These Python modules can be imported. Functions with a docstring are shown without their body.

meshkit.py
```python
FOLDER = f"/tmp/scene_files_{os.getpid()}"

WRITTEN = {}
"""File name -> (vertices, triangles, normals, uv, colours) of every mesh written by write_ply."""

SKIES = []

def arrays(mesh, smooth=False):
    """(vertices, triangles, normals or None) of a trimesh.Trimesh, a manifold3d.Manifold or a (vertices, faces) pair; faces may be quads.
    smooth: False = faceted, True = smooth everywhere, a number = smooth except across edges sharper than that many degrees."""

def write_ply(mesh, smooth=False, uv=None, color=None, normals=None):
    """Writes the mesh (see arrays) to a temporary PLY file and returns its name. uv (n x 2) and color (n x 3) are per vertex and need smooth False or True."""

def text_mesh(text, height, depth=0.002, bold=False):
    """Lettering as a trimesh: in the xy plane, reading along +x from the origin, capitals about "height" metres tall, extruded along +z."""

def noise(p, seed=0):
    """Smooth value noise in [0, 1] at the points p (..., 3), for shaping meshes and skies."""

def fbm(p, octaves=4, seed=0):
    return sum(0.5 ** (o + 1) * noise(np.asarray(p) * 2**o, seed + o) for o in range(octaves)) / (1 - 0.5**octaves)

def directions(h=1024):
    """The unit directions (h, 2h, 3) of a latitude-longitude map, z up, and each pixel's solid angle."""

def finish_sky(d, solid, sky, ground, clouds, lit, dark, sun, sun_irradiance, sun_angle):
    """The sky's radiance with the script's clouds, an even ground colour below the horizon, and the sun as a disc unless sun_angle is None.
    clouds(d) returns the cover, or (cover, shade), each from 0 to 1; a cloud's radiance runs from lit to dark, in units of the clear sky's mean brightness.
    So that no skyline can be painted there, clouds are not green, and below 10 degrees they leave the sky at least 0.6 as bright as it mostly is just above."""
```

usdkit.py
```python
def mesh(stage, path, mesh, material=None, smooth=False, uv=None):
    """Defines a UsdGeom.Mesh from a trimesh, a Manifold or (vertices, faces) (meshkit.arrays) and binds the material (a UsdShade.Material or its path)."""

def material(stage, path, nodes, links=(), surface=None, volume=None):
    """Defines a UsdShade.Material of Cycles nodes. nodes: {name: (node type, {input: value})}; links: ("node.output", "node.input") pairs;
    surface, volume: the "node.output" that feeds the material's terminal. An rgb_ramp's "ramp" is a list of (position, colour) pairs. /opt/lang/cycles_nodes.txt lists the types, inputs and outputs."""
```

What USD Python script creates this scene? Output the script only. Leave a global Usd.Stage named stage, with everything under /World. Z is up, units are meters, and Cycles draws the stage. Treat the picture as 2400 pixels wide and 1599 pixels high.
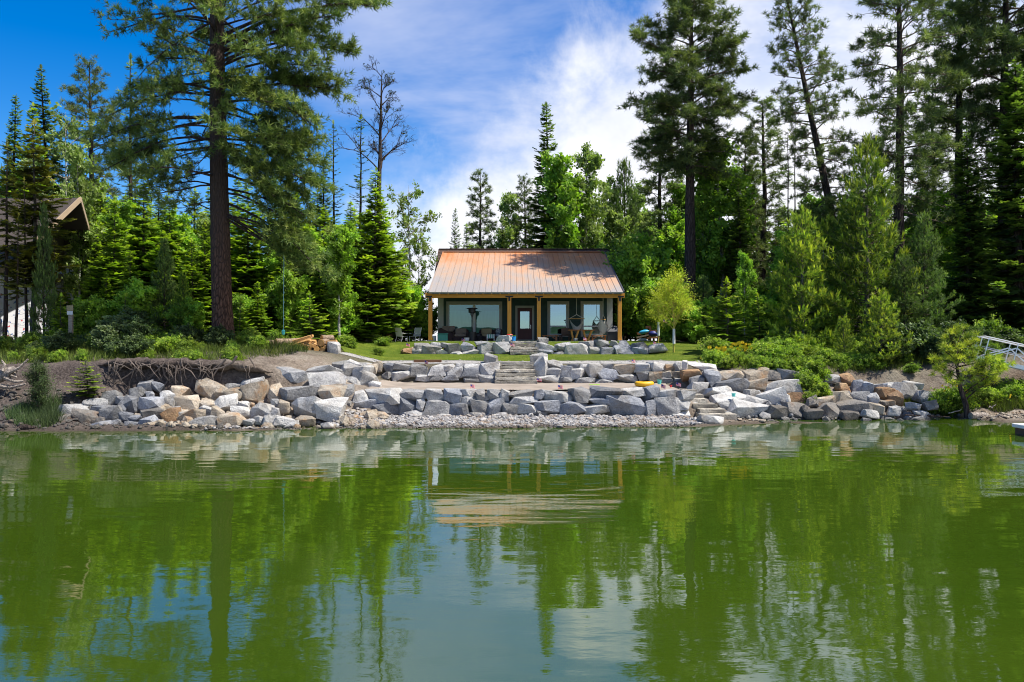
import math, numpy as np, trimesh, usdkit, meshkit
from pxr import Usd, UsdGeom, UsdLux, UsdShade, Sdf, Gf, Vt

# ------------------------------------------------------------------ camera, sky, sun, exposure
stage = Usd.Stage.CreateInMemory()
WORLD = UsdGeom.Xform.Define(stage, '/World'); stage.SetDefaultPrim(WORLD.GetPrim())
H, F = 3.69, 1867.0                       # eye above the water, focal length in photograph pixels
EXPOSURE = 0.95
SUN = np.array([0.47, -0.10, 0.87]); SUN /= np.linalg.norm(SUN)
SUN_INTENSITY, SKY_STRENGTH = 1.15, 0.118
cam = UsdGeom.Camera.Define(stage, '/World/camera')
cam.CreateHorizontalApertureAttr(36.0); cam.CreateVerticalApertureAttr(36.0*682/1024)
cam.CreateFocalLengthAttr(36.0*F/2400); cam.CreateFStopAttr(0.0)
cam.AddTranslateOp().Set((0, 0, H)); cam.AddRotateXOp().Set(90)
cam.CreateExposureAttr(EXPOSURE); cam.CreateClippingRangeAttr((0.1, 5000.0))


class R(str):
    pass


class Graph:
    """Builds a node graph; G.name(...) returns a reference to an output."""
    def __init__(s): s.nodes, s.links = {}, []
    def __call__(s, kind, out, **kw):
        name = f'n{len(s.nodes)}'
        vals = {}
        for k, v in kw.items():
            if isinstance(v, R): s.links.append((str(v), f'{name}.{k}'))
            else: vals[k] = v
        s.nodes[name] = (kind, vals)
        return R(f'{name}.{out}')
    def math(s, t, a, b=0.5, c=0.0, clamp=False):
        return s('math', 'value', math_type=t, value1=a, value2=b, value3=c, use_clamp=clamp)
    def mr(s, v, a, b, c, d, kind='linear'):
        return s('map_range', 'result', range_type=kind, value=v, from_min=a, from_max=b, to_min=c, to_max=d, clamp=True)
    def mix(s, f, a, b): return s('mix_color', 'result', fac=f, a=a, b=b, use_clamp=False)
    def mul(s, a, b, f=1.0): return s('mix_color', 'result', blend_type='multiply', fac=f, a=a, b=b, use_clamp=False)
    def noise(s, vec, scale, detail=3, rough=0.55, dist=0.0): return s('noise_texture', 'fac', vector=vec, scale=scale, detail=detail, roughness=rough, distortion=dist)
    def make(s, name, surface=None, volume=None): return usdkit.material(stage, '/World/Looks/'+name, s.nodes, s.links, surface=surface and str(surface), volume=volume and str(volume))


def sky_material():
    g = Graph()
    d = g('texture_coordinate', 'generated')
    sep = str(g('separate_xyz', 'x', vector=d)).split('.')[0]
    x, y, z = R(sep+'.x'), R(sep+'.y'), R(sep+'.z')
    sky = g('sky_texture', 'color', sky_type='single_scattering', sun_disc=False, sun_elevation=float(np.arcsin(SUN[2])),
            sun_rotation=float(np.arctan2(SUN[0], SUN[1])), altitude=600.0, air_density=1.0, aerosol_density=0.4, ozone_density=2.0)
    sky = g('hsv', 'color', saturation=1.55, value=0.78, hue=0.510, color=sky)
    # cloud planes: direction flattened so that clouds shrink towards the horizon
    zz = g.math('add', g.math('maximum', z, 0.0), 0.22)
    fl = g('combine_xyz', 'vector', x=g.math('divide', x, zz), y=g.math('divide', y, zz), z=0.0)
    n1 = g.noise(fl, 0.95, 8, 0.60, 0.25)
    dn = g.noise(d, 5.5, 7, 0.6, 0.3)
    lin = g.math('add', g.math('multiply', x, 0.70), g.math('multiply', z, -1.0))
    lin = g.math('add', lin, g.math('multiply', g.math('minimum', y, 0.0), 0.32))
    cum = g.math('add', g.math('add', lin, 0.305), g.math('multiply', g.math('subtract', dn, 0.5), 0.36))
    cum = g.math('multiply', g.mr(cum, -0.030, 0.105, 0.0, 0.97, 'smoothstep'), g.mr(g.noise(g('mapping', 'vector', vector=d, scale=(3.0, 3.0, 6.0), location=(4, 2, 9)), 1.0, 6, 0.6, 0.3), 0.34, 0.52, g.mr(z, 0.24, 0.34, 1.0, 0.45), 1.0))
    veil_at = g.mr(g.math('add', g.math('multiply', x, 1.2), g.math('multiply', z, 0.6)), -0.24, 0.10, 0.0, 1.0, 'smoothstep')
    st = g('mapping', 'vector', vector=fl, scale=(0.8, 1.5, 1.0), rotation=(0, 0, 0.5), location=(3.1, 1.7, 0))
    n2 = g.noise(st, 0.9, 8, 0.58, 0.5)
    veil = g.math('multiply', g.mr(n2, 0.40, 0.68, 0.0, 0.78), veil_at)
    lit = g.mr(g.noise(d, 9.0, 5, 0.6), 0.3, 0.7, 0.0, 1.0)
    ccol = g.mix(lit, (4.0, 4.1, 4.5), (5.2, 5.2, 5.3))
    c = g.mix(veil, sky, (3.2, 3.5, 4.5))
    c = g.mix(cum, c, ccol)
    return g.make('sky', g('background_shader', 'background', color=c, strength=SKY_STRENGTH))


dome = UsdLux.DomeLight.Define(stage, '/World/sky')
UsdShade.MaterialBindingAPI.Apply(dome.GetPrim()).Bind(sky_material())
sun = UsdLux.DistantLight.Define(stage, '/World/sun')
sun.CreateIntensityAttr(SUN_INTENSITY); sun.CreateNormalizeAttr(True); sun.CreateAngleAttr(0.5); sun.CreateColorAttr((1.0, 0.95, 0.86))
_x = np.cross([0, 1, 0], SUN); _x /= np.linalg.norm(_x); _y = np.cross(SUN, _x)
sun.AddTransformOp().Set(Gf.Matrix4d(*map(float, _x), 0, *map(float, _y), 0, *map(float, SUN), 0, 0, 0, 0, 1))

# ------------------------------------------------------------------ helpers


def P(px, py, d):
    """A pixel of the 2400 x 1599 photograph at depth d, as a point of the place."""
    return np.array([(px-1200)/F*d, d, H-(py-799.5)/F*d])


def PX(px, d): return (px-1200)/F*d
def PZ(py, d): return H-(py-799.5)/F*d


_used = set()


def numbered(path):
    q, k = path, 0
    while q in _used:
        k += 1; q = f'{path}_{k:03d}'
    _used.add(q)
    return q


def tag(prim, label=None, cat=None, group=None, kind=None):
    for k, v in (('label', label), ('category', cat), ('group', group), ('kind', kind)):
        if v: prim.SetCustomDataByKey(k, v)
    return prim


def put(path, mesh, m, smooth=False, tint=None):
    g = usdkit.mesh(stage, path, mesh, m, smooth=smooth)
    if tint is not None:
        UsdGeom.PrimvarsAPI(g).CreatePrimvar('tint', Sdf.ValueTypeNames.FloatArray, 'vertex').Set(Vt.FloatArray.FromNumpy(np.asarray(tint, np.float32)))
    return g.GetPrim()


class Thing:
    def __init__(s, name, label, cat, loc, group=None, path=None):
        s.path = path or numbered('/World/'+name)
        s.loc = np.asarray(loc, float)
        if path is None:
            x = UsdGeom.Xform.Define(stage, s.path); x.AddTranslateOp().Set(tuple(map(float, s.loc))); s.prim = x.GetPrim()
            tag(s.prim, label, cat, group)
        else:
            s.prim = stage.GetPrimAtPath(path)
    def part(s, name, mesh, m, parent=None, smooth=False, tint=None, label=None, kind=None):
        if isinstance(mesh, MB): mesh = mesh.mesh()
        v, f, _ = meshkit.arrays(mesh)
        p = numbered((parent or s.path)+'/'+name)
        pr = put(p, trimesh.Trimesh(v-s.loc, f, process=False), m, smooth, tint)
        tag(pr, label, kind=kind)
        return p


def single(name, mesh, m, label=None, cat=None, group=None, kind=None, smooth=False, tint=None):
    if isinstance(mesh, MB): mesh = mesh.mesh()
    return tag(put(numbered('/World/'+name), mesh, m, smooth, tint), label, cat, group, kind)


class MB:
    def __init__(s): s.v, s.f, s.n = [], [], 0
    def add(s, v, f):
        v = np.asarray(v, float); s.v.append(v); s.f.append(np.asarray(f, int)+s.n); s.n += len(v); return s
    def tm(s, m): return s.add(m.vertices, m.faces)
    def box(s, lo, hi, ch=0.0):
        lo, hi = np.minimum(lo, hi).astype(float), np.maximum(lo, hi).astype(float)
        if ch:
            pts = [[(lo, hi)[i][0]+(ch if i == 0 else -ch)*a, (lo, hi)[j][1]+(ch if j == 0 else -ch)*b, (lo, hi)[k][2]+(ch if k == 0 else -ch)*c]
                   for i in (0, 1) for j in (0, 1) for k in (0, 1) for a, b, c in ((0, 1, 1), (1, 0, 1), (1, 1, 0))]
            return s.tm(trimesh.convex.convex_hull(np.array(pts)))
        m = trimesh.creation.box(hi-lo); m.apply_translation((lo+hi)/2)
        return s.tm(m)
    def beam(s, p, q, w, h, up=(0, 0, 1)):
        """A squared bar from p to q, w wide across and h along up."""
        p, q = np.asarray(p, float), np.asarray(q, float); t = (q-p); L = np.linalg.norm(t); t /= L
        a = np.cross(t, up)
        if np.linalg.norm(a) < 1e-5: a = np.cross(t, (0, 1, 0))
        a /= np.linalg.norm(a); b = np.cross(a, t)
        m = trimesh.creation.box((L, w, h)); M = np.eye(4); M[:3, 0], M[:3, 1], M[:3, 2], M[:3, 3] = t, a, b, (p+q)/2
        m.apply_transform(M); return s.tm(m)
    def tube(s, pts, r, n=6, cap=True):
        v, f = tube(pts, r, n, cap); return s.add(v, f)
    def cyl(s, p, q, r, n=12): return s.tube([p, q], [r, r], n)
    def quad(s, a, b, c, d): return s.add([a, b, c, d], [[0, 1, 2], [0, 2, 3]])
    def lathe(s, prof, c, n=16):
        prof = np.asarray(prof, float); a = np.arange(n)*2*np.pi/n
        v = np.stack([prof[:, None, 0]*np.cos(a), prof[:, None, 0]*np.sin(a), np.repeat(prof[:, 1:2], n, 1)], -1).reshape(-1, 3)+c
        f = []
        for i in range(len(prof)-1):
            for j in range(n):
                k = (j+1) % n; f += [[i*n+j, i*n+k, (i+1)*n+k], [i*n+j, (i+1)*n+k, (i+1)*n+j]]
        return s.add(v, f)
    def mesh(s): return trimesh.Trimesh(np.vstack(s.v), np.vstack(s.f), process=False)


def tube(pts, r, n=6, cap=True):
    p = np.asarray(pts, float); r = np.broadcast_to(np.asarray(r, float), (len(p),))
    t = np.gradient(p, axis=0); t /= np.linalg.norm(t, axis=1, keepdims=True)+1e-12
    m = t.mean(0); ref = np.array([0, 0, 1.0]) if abs(m[2]) < 0.85*np.linalg.norm(m) else np.array([1.0, 0, 0])
    a = np.cross(t, ref); a /= np.linalg.norm(a, axis=1, keepdims=True)+1e-12; b = np.cross(t, a)
    an = np.arange(n)*2*np.pi/n
    v = (p[:, None]+r[:, None, None]*(np.cos(an)[None, :, None]*a[:, None]+np.sin(an)[None, :, None]*b[:, None])).reshape(-1, 3)
    i, j = np.meshgrid(np.arange(len(p)-1), np.arange(n), indexing='ij'); k = (j+1) % n
    q = np.stack([i*n+j, i*n+k, (i+1)*n+k, (i+1)*n+j], -1).reshape(-1, 4)
    f = np.vstack([q[:, [0, 2, 1]], q[:, [0, 3, 2]]])
    if cap:
        c = len(v); v = np.vstack([v, p[0], p[-1]]); e = (len(p)-1)*n; ar = np.arange(n); kr = (ar+1) % n
        f = np.vstack([f, np.stack([np.full(n, c), kr, ar], 1)[:, [0, 2, 1]], np.stack([np.full(n, c+1), e+ar, e+kr], 1)[:, [0, 2, 1]]])
    return v, f


# ------------------------------------------------------------------ materials


def plain(name, col, rough=0.6, var=0.12, scale=6.0, metallic=0.0, spec=0.4, bump=0.0, bscale=40.0, stretch=(1, 1, 1), second=None, s2=(0.45, 0.6), coat=0.0, wet=False):
    g = Graph(); o = g('mapping', 'vector', vector=g('geometry', 'position'), scale=stretch)
    n = g.noise(o, scale, 5, 0.6)
    c = g.mul(col, g('combine_color', 'color', r=g.mr(n, 0.3, 0.7, 1-var, 1+var), g=g.mr(n, 0.3, 0.7, 1-var, 1+var), b=g.mr(n, 0.3, 0.7, 1-var, 1+var)))
    if second is not None: c = g.mix(g.mr(g.noise(o, scale*0.45, 6, 0.62), s2[0], s2[1], 0, 1), c, second)
    kw = dict(base_color=c, roughness=rough, metallic=metallic, specular_ior_level=spec, coat_weight=coat)
    if wet:
        zz = R(str(g('separate_xyz', 'z', vector=g('geometry', 'position'))))
        kw['base_color'] = g.mix(g.mr(g.math('add', zz, g.math('multiply', n, 0.12)), 0.10, 0.20, 0.8, 0.0), c, (0.045, 0.036, 0.026))
    if bump: kw['normal'] = g('bump', 'normal', height=g.noise(o, bscale, 5, 0.65), strength=bump, distance=0.03)
    return g.make(name, g('principled_bsdf', 'BSDF', **kw))


def foliage(name, dark, mid, tip, trans=0.30, var=0.35, scale=0.6, tcol=None):
    """Leaves and needles: the tint of each tuft (old growth to new growth) and slow changes over the crown; a share of the light passes through."""
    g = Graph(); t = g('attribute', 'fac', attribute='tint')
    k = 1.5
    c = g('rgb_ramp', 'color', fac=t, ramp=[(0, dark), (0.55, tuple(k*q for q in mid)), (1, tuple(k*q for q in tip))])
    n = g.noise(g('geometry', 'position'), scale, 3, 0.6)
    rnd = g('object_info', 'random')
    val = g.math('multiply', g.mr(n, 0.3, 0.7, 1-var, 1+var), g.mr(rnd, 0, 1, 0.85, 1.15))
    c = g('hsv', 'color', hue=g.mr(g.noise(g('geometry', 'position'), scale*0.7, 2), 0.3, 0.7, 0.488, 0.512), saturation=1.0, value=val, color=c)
    b = g('principled_bsdf', 'BSDF', base_color=c, roughness=0.6, specular_ior_level=0.25)
    tr = g('translucent_bsdf', 'BSDF', color=g.mul(c, tcol or (1.5, 1.7, 0.7)))
    return g.make(name, g('mix_closure', 'closure', fac=trans, closure1=b, closure2=tr))


def bark(name, c1, c2, sx=9.0, sz=1.6, bump=0.9, top=None):
    g = Graph(); o = g('mapping', 'vector', vector=g('geometry', 'position'), scale=(sx, sx, sz))
    n = g.noise(o, 1.0, 6, 0.65, 0.6); v = g('voronoi_texture', 'distance', vector=o, scale=0.9, feature='distance_to_edge')
    f = g.math('multiply', g.mr(v, 0.0, 0.18, 0.15, 1), g.mr(n, 0.3, 0.7, 0.3, 1.1))
    c = g.mix(f, c1, c2)
    if top is not None:
        c = g.mix(g.mr(R(str(g('separate_xyz', 'z', vector=g('geometry', 'position')))), top[0], top[1], 0, 0.85), c, top[2])
    return g.make(name, g('principled_bsdf', 'BSDF', base_color=c, roughness=0.9, specular_ior_level=0.1, normal=g('bump', 'normal', height=f, strength=bump, distance=0.05)))


def rock(name, base, vein, rust=None, rfac=(0.62, 0.75)):
    g = Graph(); o = g('geometry', 'position')
    n = g.noise(o, 2.2, 8, 0.68, 0.3); s = g.noise(o, 22.0, 4, 0.7)
    c = g.mix(g.mr(n, 0.34, 0.64, 0, 1), base, vein)
    k = g.mr(s, 0.32, 0.68, 0.66, 1.28); c = g.mul(c, g('combine_color', 'color', r=k, g=k, b=k))
    c = g.mix(g.mr(g.noise(o, 0.9, 5, 0.65), 0.50, 0.68, 0, 0.55), c, (0.24, 0.20, 0.15))
    q = g.mr(g('object_info', 'random'), 0, 1, 0.48, 1.12); c = g.mul(c, g('combine_color', 'color', r=q, g=q, b=q))
    if rust is not None: c = g.mix(g.mr(g.noise(o, 1.6, 6, 0.65), rfac[0], rfac[1], 0, 0.8), c, rust)
    h = g.math('add', g.noise(o, 5.0, 8, 0.7, 0.4), g.math('multiply', s, 0.3))
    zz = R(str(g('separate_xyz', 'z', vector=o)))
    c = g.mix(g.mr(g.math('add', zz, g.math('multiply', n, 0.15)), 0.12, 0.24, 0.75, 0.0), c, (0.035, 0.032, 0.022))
    return g.make(name, g('principled_bsdf', 'BSDF', base_color=c, roughness=0.82, specular_ior_level=0.25, normal=g('bump', 'normal', height=h, strength=0.95, distance=0.14)))


M = {}
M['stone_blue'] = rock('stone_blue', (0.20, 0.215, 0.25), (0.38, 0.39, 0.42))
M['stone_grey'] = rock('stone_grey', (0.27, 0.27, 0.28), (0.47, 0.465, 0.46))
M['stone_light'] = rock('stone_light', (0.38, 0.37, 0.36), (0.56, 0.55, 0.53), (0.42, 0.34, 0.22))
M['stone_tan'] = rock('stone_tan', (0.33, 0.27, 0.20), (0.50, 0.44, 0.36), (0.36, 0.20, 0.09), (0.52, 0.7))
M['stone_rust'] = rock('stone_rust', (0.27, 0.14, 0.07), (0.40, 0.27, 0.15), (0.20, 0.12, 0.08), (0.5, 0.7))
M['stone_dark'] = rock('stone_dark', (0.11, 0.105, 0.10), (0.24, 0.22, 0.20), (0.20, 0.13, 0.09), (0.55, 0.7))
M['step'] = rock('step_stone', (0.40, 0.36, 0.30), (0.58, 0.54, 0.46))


def ground_material():
    g = Graph(); o = g('geometry', 'position')
    n = g.noise(o, 0.8, 8, 0.68); s = g.noise(o, 9.0, 6, 0.7)
    c = g.mix(g.mr(n, 0.35, 0.65, 0, 1), (0.12, 0.092, 0.07), (0.27, 0.23, 0.19))
    k = g.mr(s, 0.3, 0.7, 0.55, 1.35); c = g.mul(c, g('combine_color', 'color', r=k, g=k, b=k))
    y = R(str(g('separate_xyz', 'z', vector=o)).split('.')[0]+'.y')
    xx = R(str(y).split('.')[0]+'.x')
    c = g.mix(g.mr(g.math('add', xx, g.math('multiply', n, 3.0)), -12.0, -9.5, 0.85, 0.0), c, g.mix(g.mr(s, 0.35, 0.65, 0, 1), (0.035, 0.027, 0.025), (0.105, 0.085, 0.078)))  # left bank soil painted darker, standing in for shade of pine and undercut
    c = g.mix(g.mr(g.math('add', y, g.math('multiply', n, 6.0)), 43.5, 48, 0, 0.9), c, (0.045, 0.05, 0.022))
    zz = R(str(y).split('.')[0]+'.z')
    c = g.mix(g.mr(zz, 0.02, 0.14, 0.7, 0.0), c, (0.05, 0.04, 0.03))          # wet at the waterline
    return g.make('ground', g('principled_bsdf', 'BSDF', base_color=c, roughness=0.95, specular_ior_level=0.1, normal=g('bump', 'normal', height=g.math('add', g.math('multiply', n, 2.0), s), strength=0.8, distance=0.12)))


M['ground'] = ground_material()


def lawn_material():
    g = Graph(); o = g('geometry', 'position')
    n = g.noise(o, 0.8, 7, 0.68); s = g.noise(o, 16.0, 5, 0.75)
    c = g.mix(g.mr(n, 0.35, 0.65, 0, 1), (0.055, 0.095, 0.006), (0.130, 0.160, 0.016))
    k = g.mr(s, 0.3, 0.7, 0.6, 1.35); c = g.mul(c, g('combine_color', 'color', r=k, g=k, b=k))
    return g.make('lawn', g('principled_bsdf', 'BSDF', base_color=c, roughness=0.85, specular_ior_level=0.15, normal=g('bump', 'normal', height=s, strength=0.9, distance=0.06)))


M['lawn'] = lawn_material()
M['sand'] = plain('sand', (0.26, 0.22, 0.185), 0.95, 0.16, 1.3, spec=0.1, bump=0.8, bscale=7.0, second=(0.19, 0.16, 0.13), s2=(0.5, 0.7))
M['gravel'] = plain('gravel', (0.27, 0.26, 0.25), 0.95, 0.35, 14.0, spec=0.1, bump=1.0, bscale=16.0)
M['pebble'] = plain('pebble', (0.26, 0.25, 0.245), 0.8, 0.5, 5.0, spec=0.2, second=(0.22, 0.17, 0.13), s2=(0.50, 0.64), wet=True)


def water_material():
    g = Graph(); o = g('geometry', 'position')
    w1 = g('mapping', 'vector', vector=o, scale=(0.30, 0.85, 1.0), rotation=(0, 0, 0.06))
    w2 = g('mapping', 'vector', vector=o, scale=(1.5, 4.2, 1.0), rotation=(0, 0, -0.08))
    w3 = g('mapping', 'vector', vector=o, scale=(5.0, 10.0, 1.0), rotation=(0, 0, 0.12))
    calm = g.mr(g.noise(g('mapping', 'vector', vector=o, scale=(0.07, 0.14, 1)), 1.0, 4, 0.6), 0.36, 0.62, 0.25, 1.0)
    h = g.math('add', g.math('multiply', g.noise(w1, 1.0, 2, 0.5), 1.0), g.math('multiply', g.math('multiply', g.noise(w2, 1.0, 3, 0.55), calm), 0.15))
    h = g.math('add', h, g.math('multiply', g.math('multiply', g.noise(w3, 1.0, 2, 0.5), calm), 0.045))
    nrm = g('bump', 'normal', height=h, strength=0.5, distance=0.030)
    c = g.mix(g.mr(g.noise(o, 0.12, 4, 0.6), 0.35, 0.65, 0, 1), (0.023, 0.047, 0.0030), (0.031, 0.055, 0.004))
    return g.make('water', g('principled_bsdf', 'BSDF', base_color=c, roughness=0.02, ior=2.45, specular_ior_level=0.5, normal=nrm))


M['water'] = water_material()
M['far_hill'] = plain('far_hill', (0.030, 0.048, 0.022), 0.95, 0.5, 0.08, spec=0.0)

M['bark_pine'] = bark('bark_pine', (0.016, 0.011, 0.009), (0.16, 0.088, 0.064), 8.5, 2.6, 1.0, top=(5.5, 11.0, (0.055, 0.042, 0.036)))
M['bark_dark'] = bark('bark_dark', (0.018, 0.014, 0.013), (0.095, 0.070, 0.060), 8.0, 1.6, 1.0)
M['bark_grey'] = bark('bark_grey', (0.05, 0.045, 0.04), (0.19, 0.17, 0.15), 14.0, 3.0, 0.6)
M['bark_white'] = bark('bark_white', (0.10, 0.10, 0.09), (0.46, 0.46, 0.42), 5.0, 9.0, 0.3)
M['twig'] = plain('twig', (0.11, 0.085, 0.065), 0.9, 0.3, 8.0, spec=0.1)
M['twig_grey'] = plain('twig_grey', (0.24, 0.21, 0.18), 0.9, 0.3, 8.0, spec=0.1)
M['willow_bark'] = plain('willow_bark', (0.40, 0.34, 0.07), 0.8, 0.2, 20.0, spec=0.2)
M['needle_pine'] = foliage('needle_pine', (0.016, 0.030, 0.009), (0.056, 0.090, 0.020), (0.17, 0.20, 0.045), 0.22)
M['needle_far'] = foliage('needle_far', (0.024, 0.038, 0.015), (0.058, 0.084, 0.027), (0.13, 0.155, 0.045), 0.25)
M['needle_fir'] = foliage('needle_fir', (0.024, 0.052, 0.008), (0.098, 0.165, 0.014), (0.26, 0.33, 0.026), 0.36)
M['needle_dark'] = foliage('needle_dark', (0.024, 0.042, 0.014), (0.058, 0.096, 0.024), (0.125, 0.175, 0.036), 0.30)
M['needle_cedar'] = foliage('needle_cedar', (0.028, 0.048, 0.013), (0.070, 0.118, 0.022), (0.125, 0.18, 0.030), 0.34)
M['needle_blue'] = foliage('needle_blue', (0.022, 0.042, 0.014), (0.058, 0.098, 0.026), (0.13, 0.18, 0.04), 0.25)
M['needle_young'] = foliage('needle_young', (0.020, 0.044, 0.010), (0.080, 0.135, 0.018), (0.30, 0.33, 0.035), 0.28)
M['needle_olive'] = foliage('needle_olive', (0.030, 0.036, 0.008), (0.10, 0.105, 0.014), (0.20, 0.18, 0.02), 0.25)
M['leaf_aspen'] = foliage('leaf_aspen', (0.045, 0.085, 0.012), (0.12, 0.21, 0.022), (0.22, 0.32, 0.04), 0.38)
M['leaf_pale'] = foliage('leaf_pale', (0.055, 0.085, 0.022), (0.13, 0.18, 0.045), (0.22, 0.27, 0.09), 0.34)
M['leaf_shrub'] = foliage('leaf_shrub', (0.030, 0.058, 0.010), (0.095, 0.155, 0.018), (0.22, 0.28, 0.035), 0.34, scale=0.9)
M['leaf_dark'] = foliage('leaf_dark', (0.016, 0.030, 0.012), (0.040, 0.065, 0.024), (0.085, 0.12, 0.035), 0.25)
M['leaf_willow'] = foliage('leaf_willow', (0.17, 0.23, 0.014), (0.31, 0.38, 0.03), (0.42, 0.47, 0.06), 0.38, var=0.2, tcol=(1.3, 1.25, 0.6))
M['grass'] = foliage('grass_blade', (0.025, 0.042, 0.008), (0.065, 0.092, 0.014), (0.15, 0.16, 0.035), 0.30, var=0.5)
M['lawn_blade'] = foliage('lawn_blade', (0.060, 0.095, 0.007), (0.085, 0.120, 0.010), (0.13, 0.16, 0.018), 0.30, var=0.2)
M['flower'] = plain('flower_yellow', (0.78, 0.56, 0.015), 0.6, 0.1)


def wood(name, a, b, stretch=(3, 3, 30), rough=0.5):
    g = Graph(); o = g('mapping', 'vector', vector=g('geometry', 'position'), scale=stretch)
    n = g.noise(o, 1.0, 5, 0.6, 0.8)
    return g.make(name, g('principled_bsdf', 'BSDF', base_color=g.mix(g.mr(n, 0.3, 0.7, 0, 1), a, b), roughness=rough, specular_ior_level=0.35, normal=g('bump', 'normal', height=n, strength=0.15, distance=0.01)))


M['timber_up'] = wood('timber_up', (0.54, 0.215, 0.024), (0.70, 0.32, 0.055), (14, 14, 1.2))
M['timber_x'] = wood('timber_x', (0.54, 0.215, 0.024), (0.70, 0.32, 0.055), (1.0, 14, 14))
M['wood_red'] = wood('wood_red', (0.26, 0.085, 0.022), (0.42, 0.17, 0.05), (2.5, 14, 14))
M['wood_brown'] = wood('wood_brown', (0.10, 0.045, 0.02), (0.18, 0.085, 0.04), (2.5, 14, 14))
M['wood_grey'] = wood('wood_grey', (0.20, 0.16, 0.12), (0.33, 0.28, 0.22), (3, 3, 14), 0.85)
M['cut_wood'] = plain('cut_wood', (0.50, 0.27, 0.085), 0.8, 0.25, 9.0, second=(0.36, 0.17, 0.05), s2=(0.45, 0.7))
M['split_wood'] = plain('split_wood', (0.55, 0.31, 0.11), 0.8, 0.25, 6.0, second=(0.38, 0.19, 0.07), s2=(0.45, 0.7))
M['log_bark'] = bark('log_bark', (0.12, 0.08, 0.055), (0.36, 0.27, 0.20), 10, 10, 0.5)
M['siding'] = plain('siding', (0.022, 0.050, 0.044), 0.7, 0.25, 3.0, bump=0.2)
M['trim'] = plain('trim', (0.3, 0.2925, 0.255), 0.6, 0.06, 3.0)
M['trim_light'] = plain('trim_light', (0.4125, 0.405, 0.375), 0.6, 0.06, 3.0)
M['vinyl'] = plain('vinyl', (0.496, 0.504, 0.496), 0.45, 0.04, 3.0)
M['door'] = wood('door', (0.055, 0.014, 0.012), (0.10, 0.026, 0.02), (12, 12, 1.5))
M['black_metal'] = plain('black_metal', (0.012, 0.012, 0.014), 0.45, 0.2, 4.0)
M['dark_grey'] = plain('dark_grey', (0.045, 0.045, 0.055), 0.5, 0.2, 4.0)
M['white_paint'] = plain('white_paint', (0.629, 0.629, 0.612), 0.5, 0.06, 3.0)
M['concrete'] = plain('concrete', (0.315, 0.3075, 0.2925), 0.9, 0.15, 6.0, bump=0.3)
M['wicker'] = plain('wicker', (0.040, 0.020, 0.018), 0.7, 0.45, 30.0, bump=0.7, bscale=60)
M['wicker_brown'] = plain('wicker_brown', (0.11, 0.06, 0.035), 0.7, 0.45, 30.0, bump=0.7, bscale=60)
M['cushion'] = plain('cushion', (0.208, 0.16, 0.124), 0.9, 0.12, 5.0)
M['cushion_tan'] = plain('cushion_tan', (0.30, 0.24, 0.13), 0.9, 0.12, 5.0)
M['throw'] = plain('throw', (0.30, 0.33, 0.35), 0.9, 0.7, 22.0, second=(0.08, 0.12, 0.16))
M['canvas'] = plain('canvas', (0.442, 0.4165, 0.357), 0.9, 0.08, 8.0)
M['rope'] = plain('rope', (0.46, 0.44, 0.38), 0.9, 0.1)
M['rope_teal'] = plain('rope_teal', (0.22, 0.42, 0.42), 0.8, 0.15)
M['teal'] = plain('teal', (0.07, 0.30, 0.215), 0.5, 0.08)
M['turquoise'] = plain('turquoise', (0.10, 0.52, 0.46), 0.4, 0.05)
M['blue'] = plain('blue_plastic', (0.01, 0.24, 0.62), 0.35, 0.05)
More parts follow.
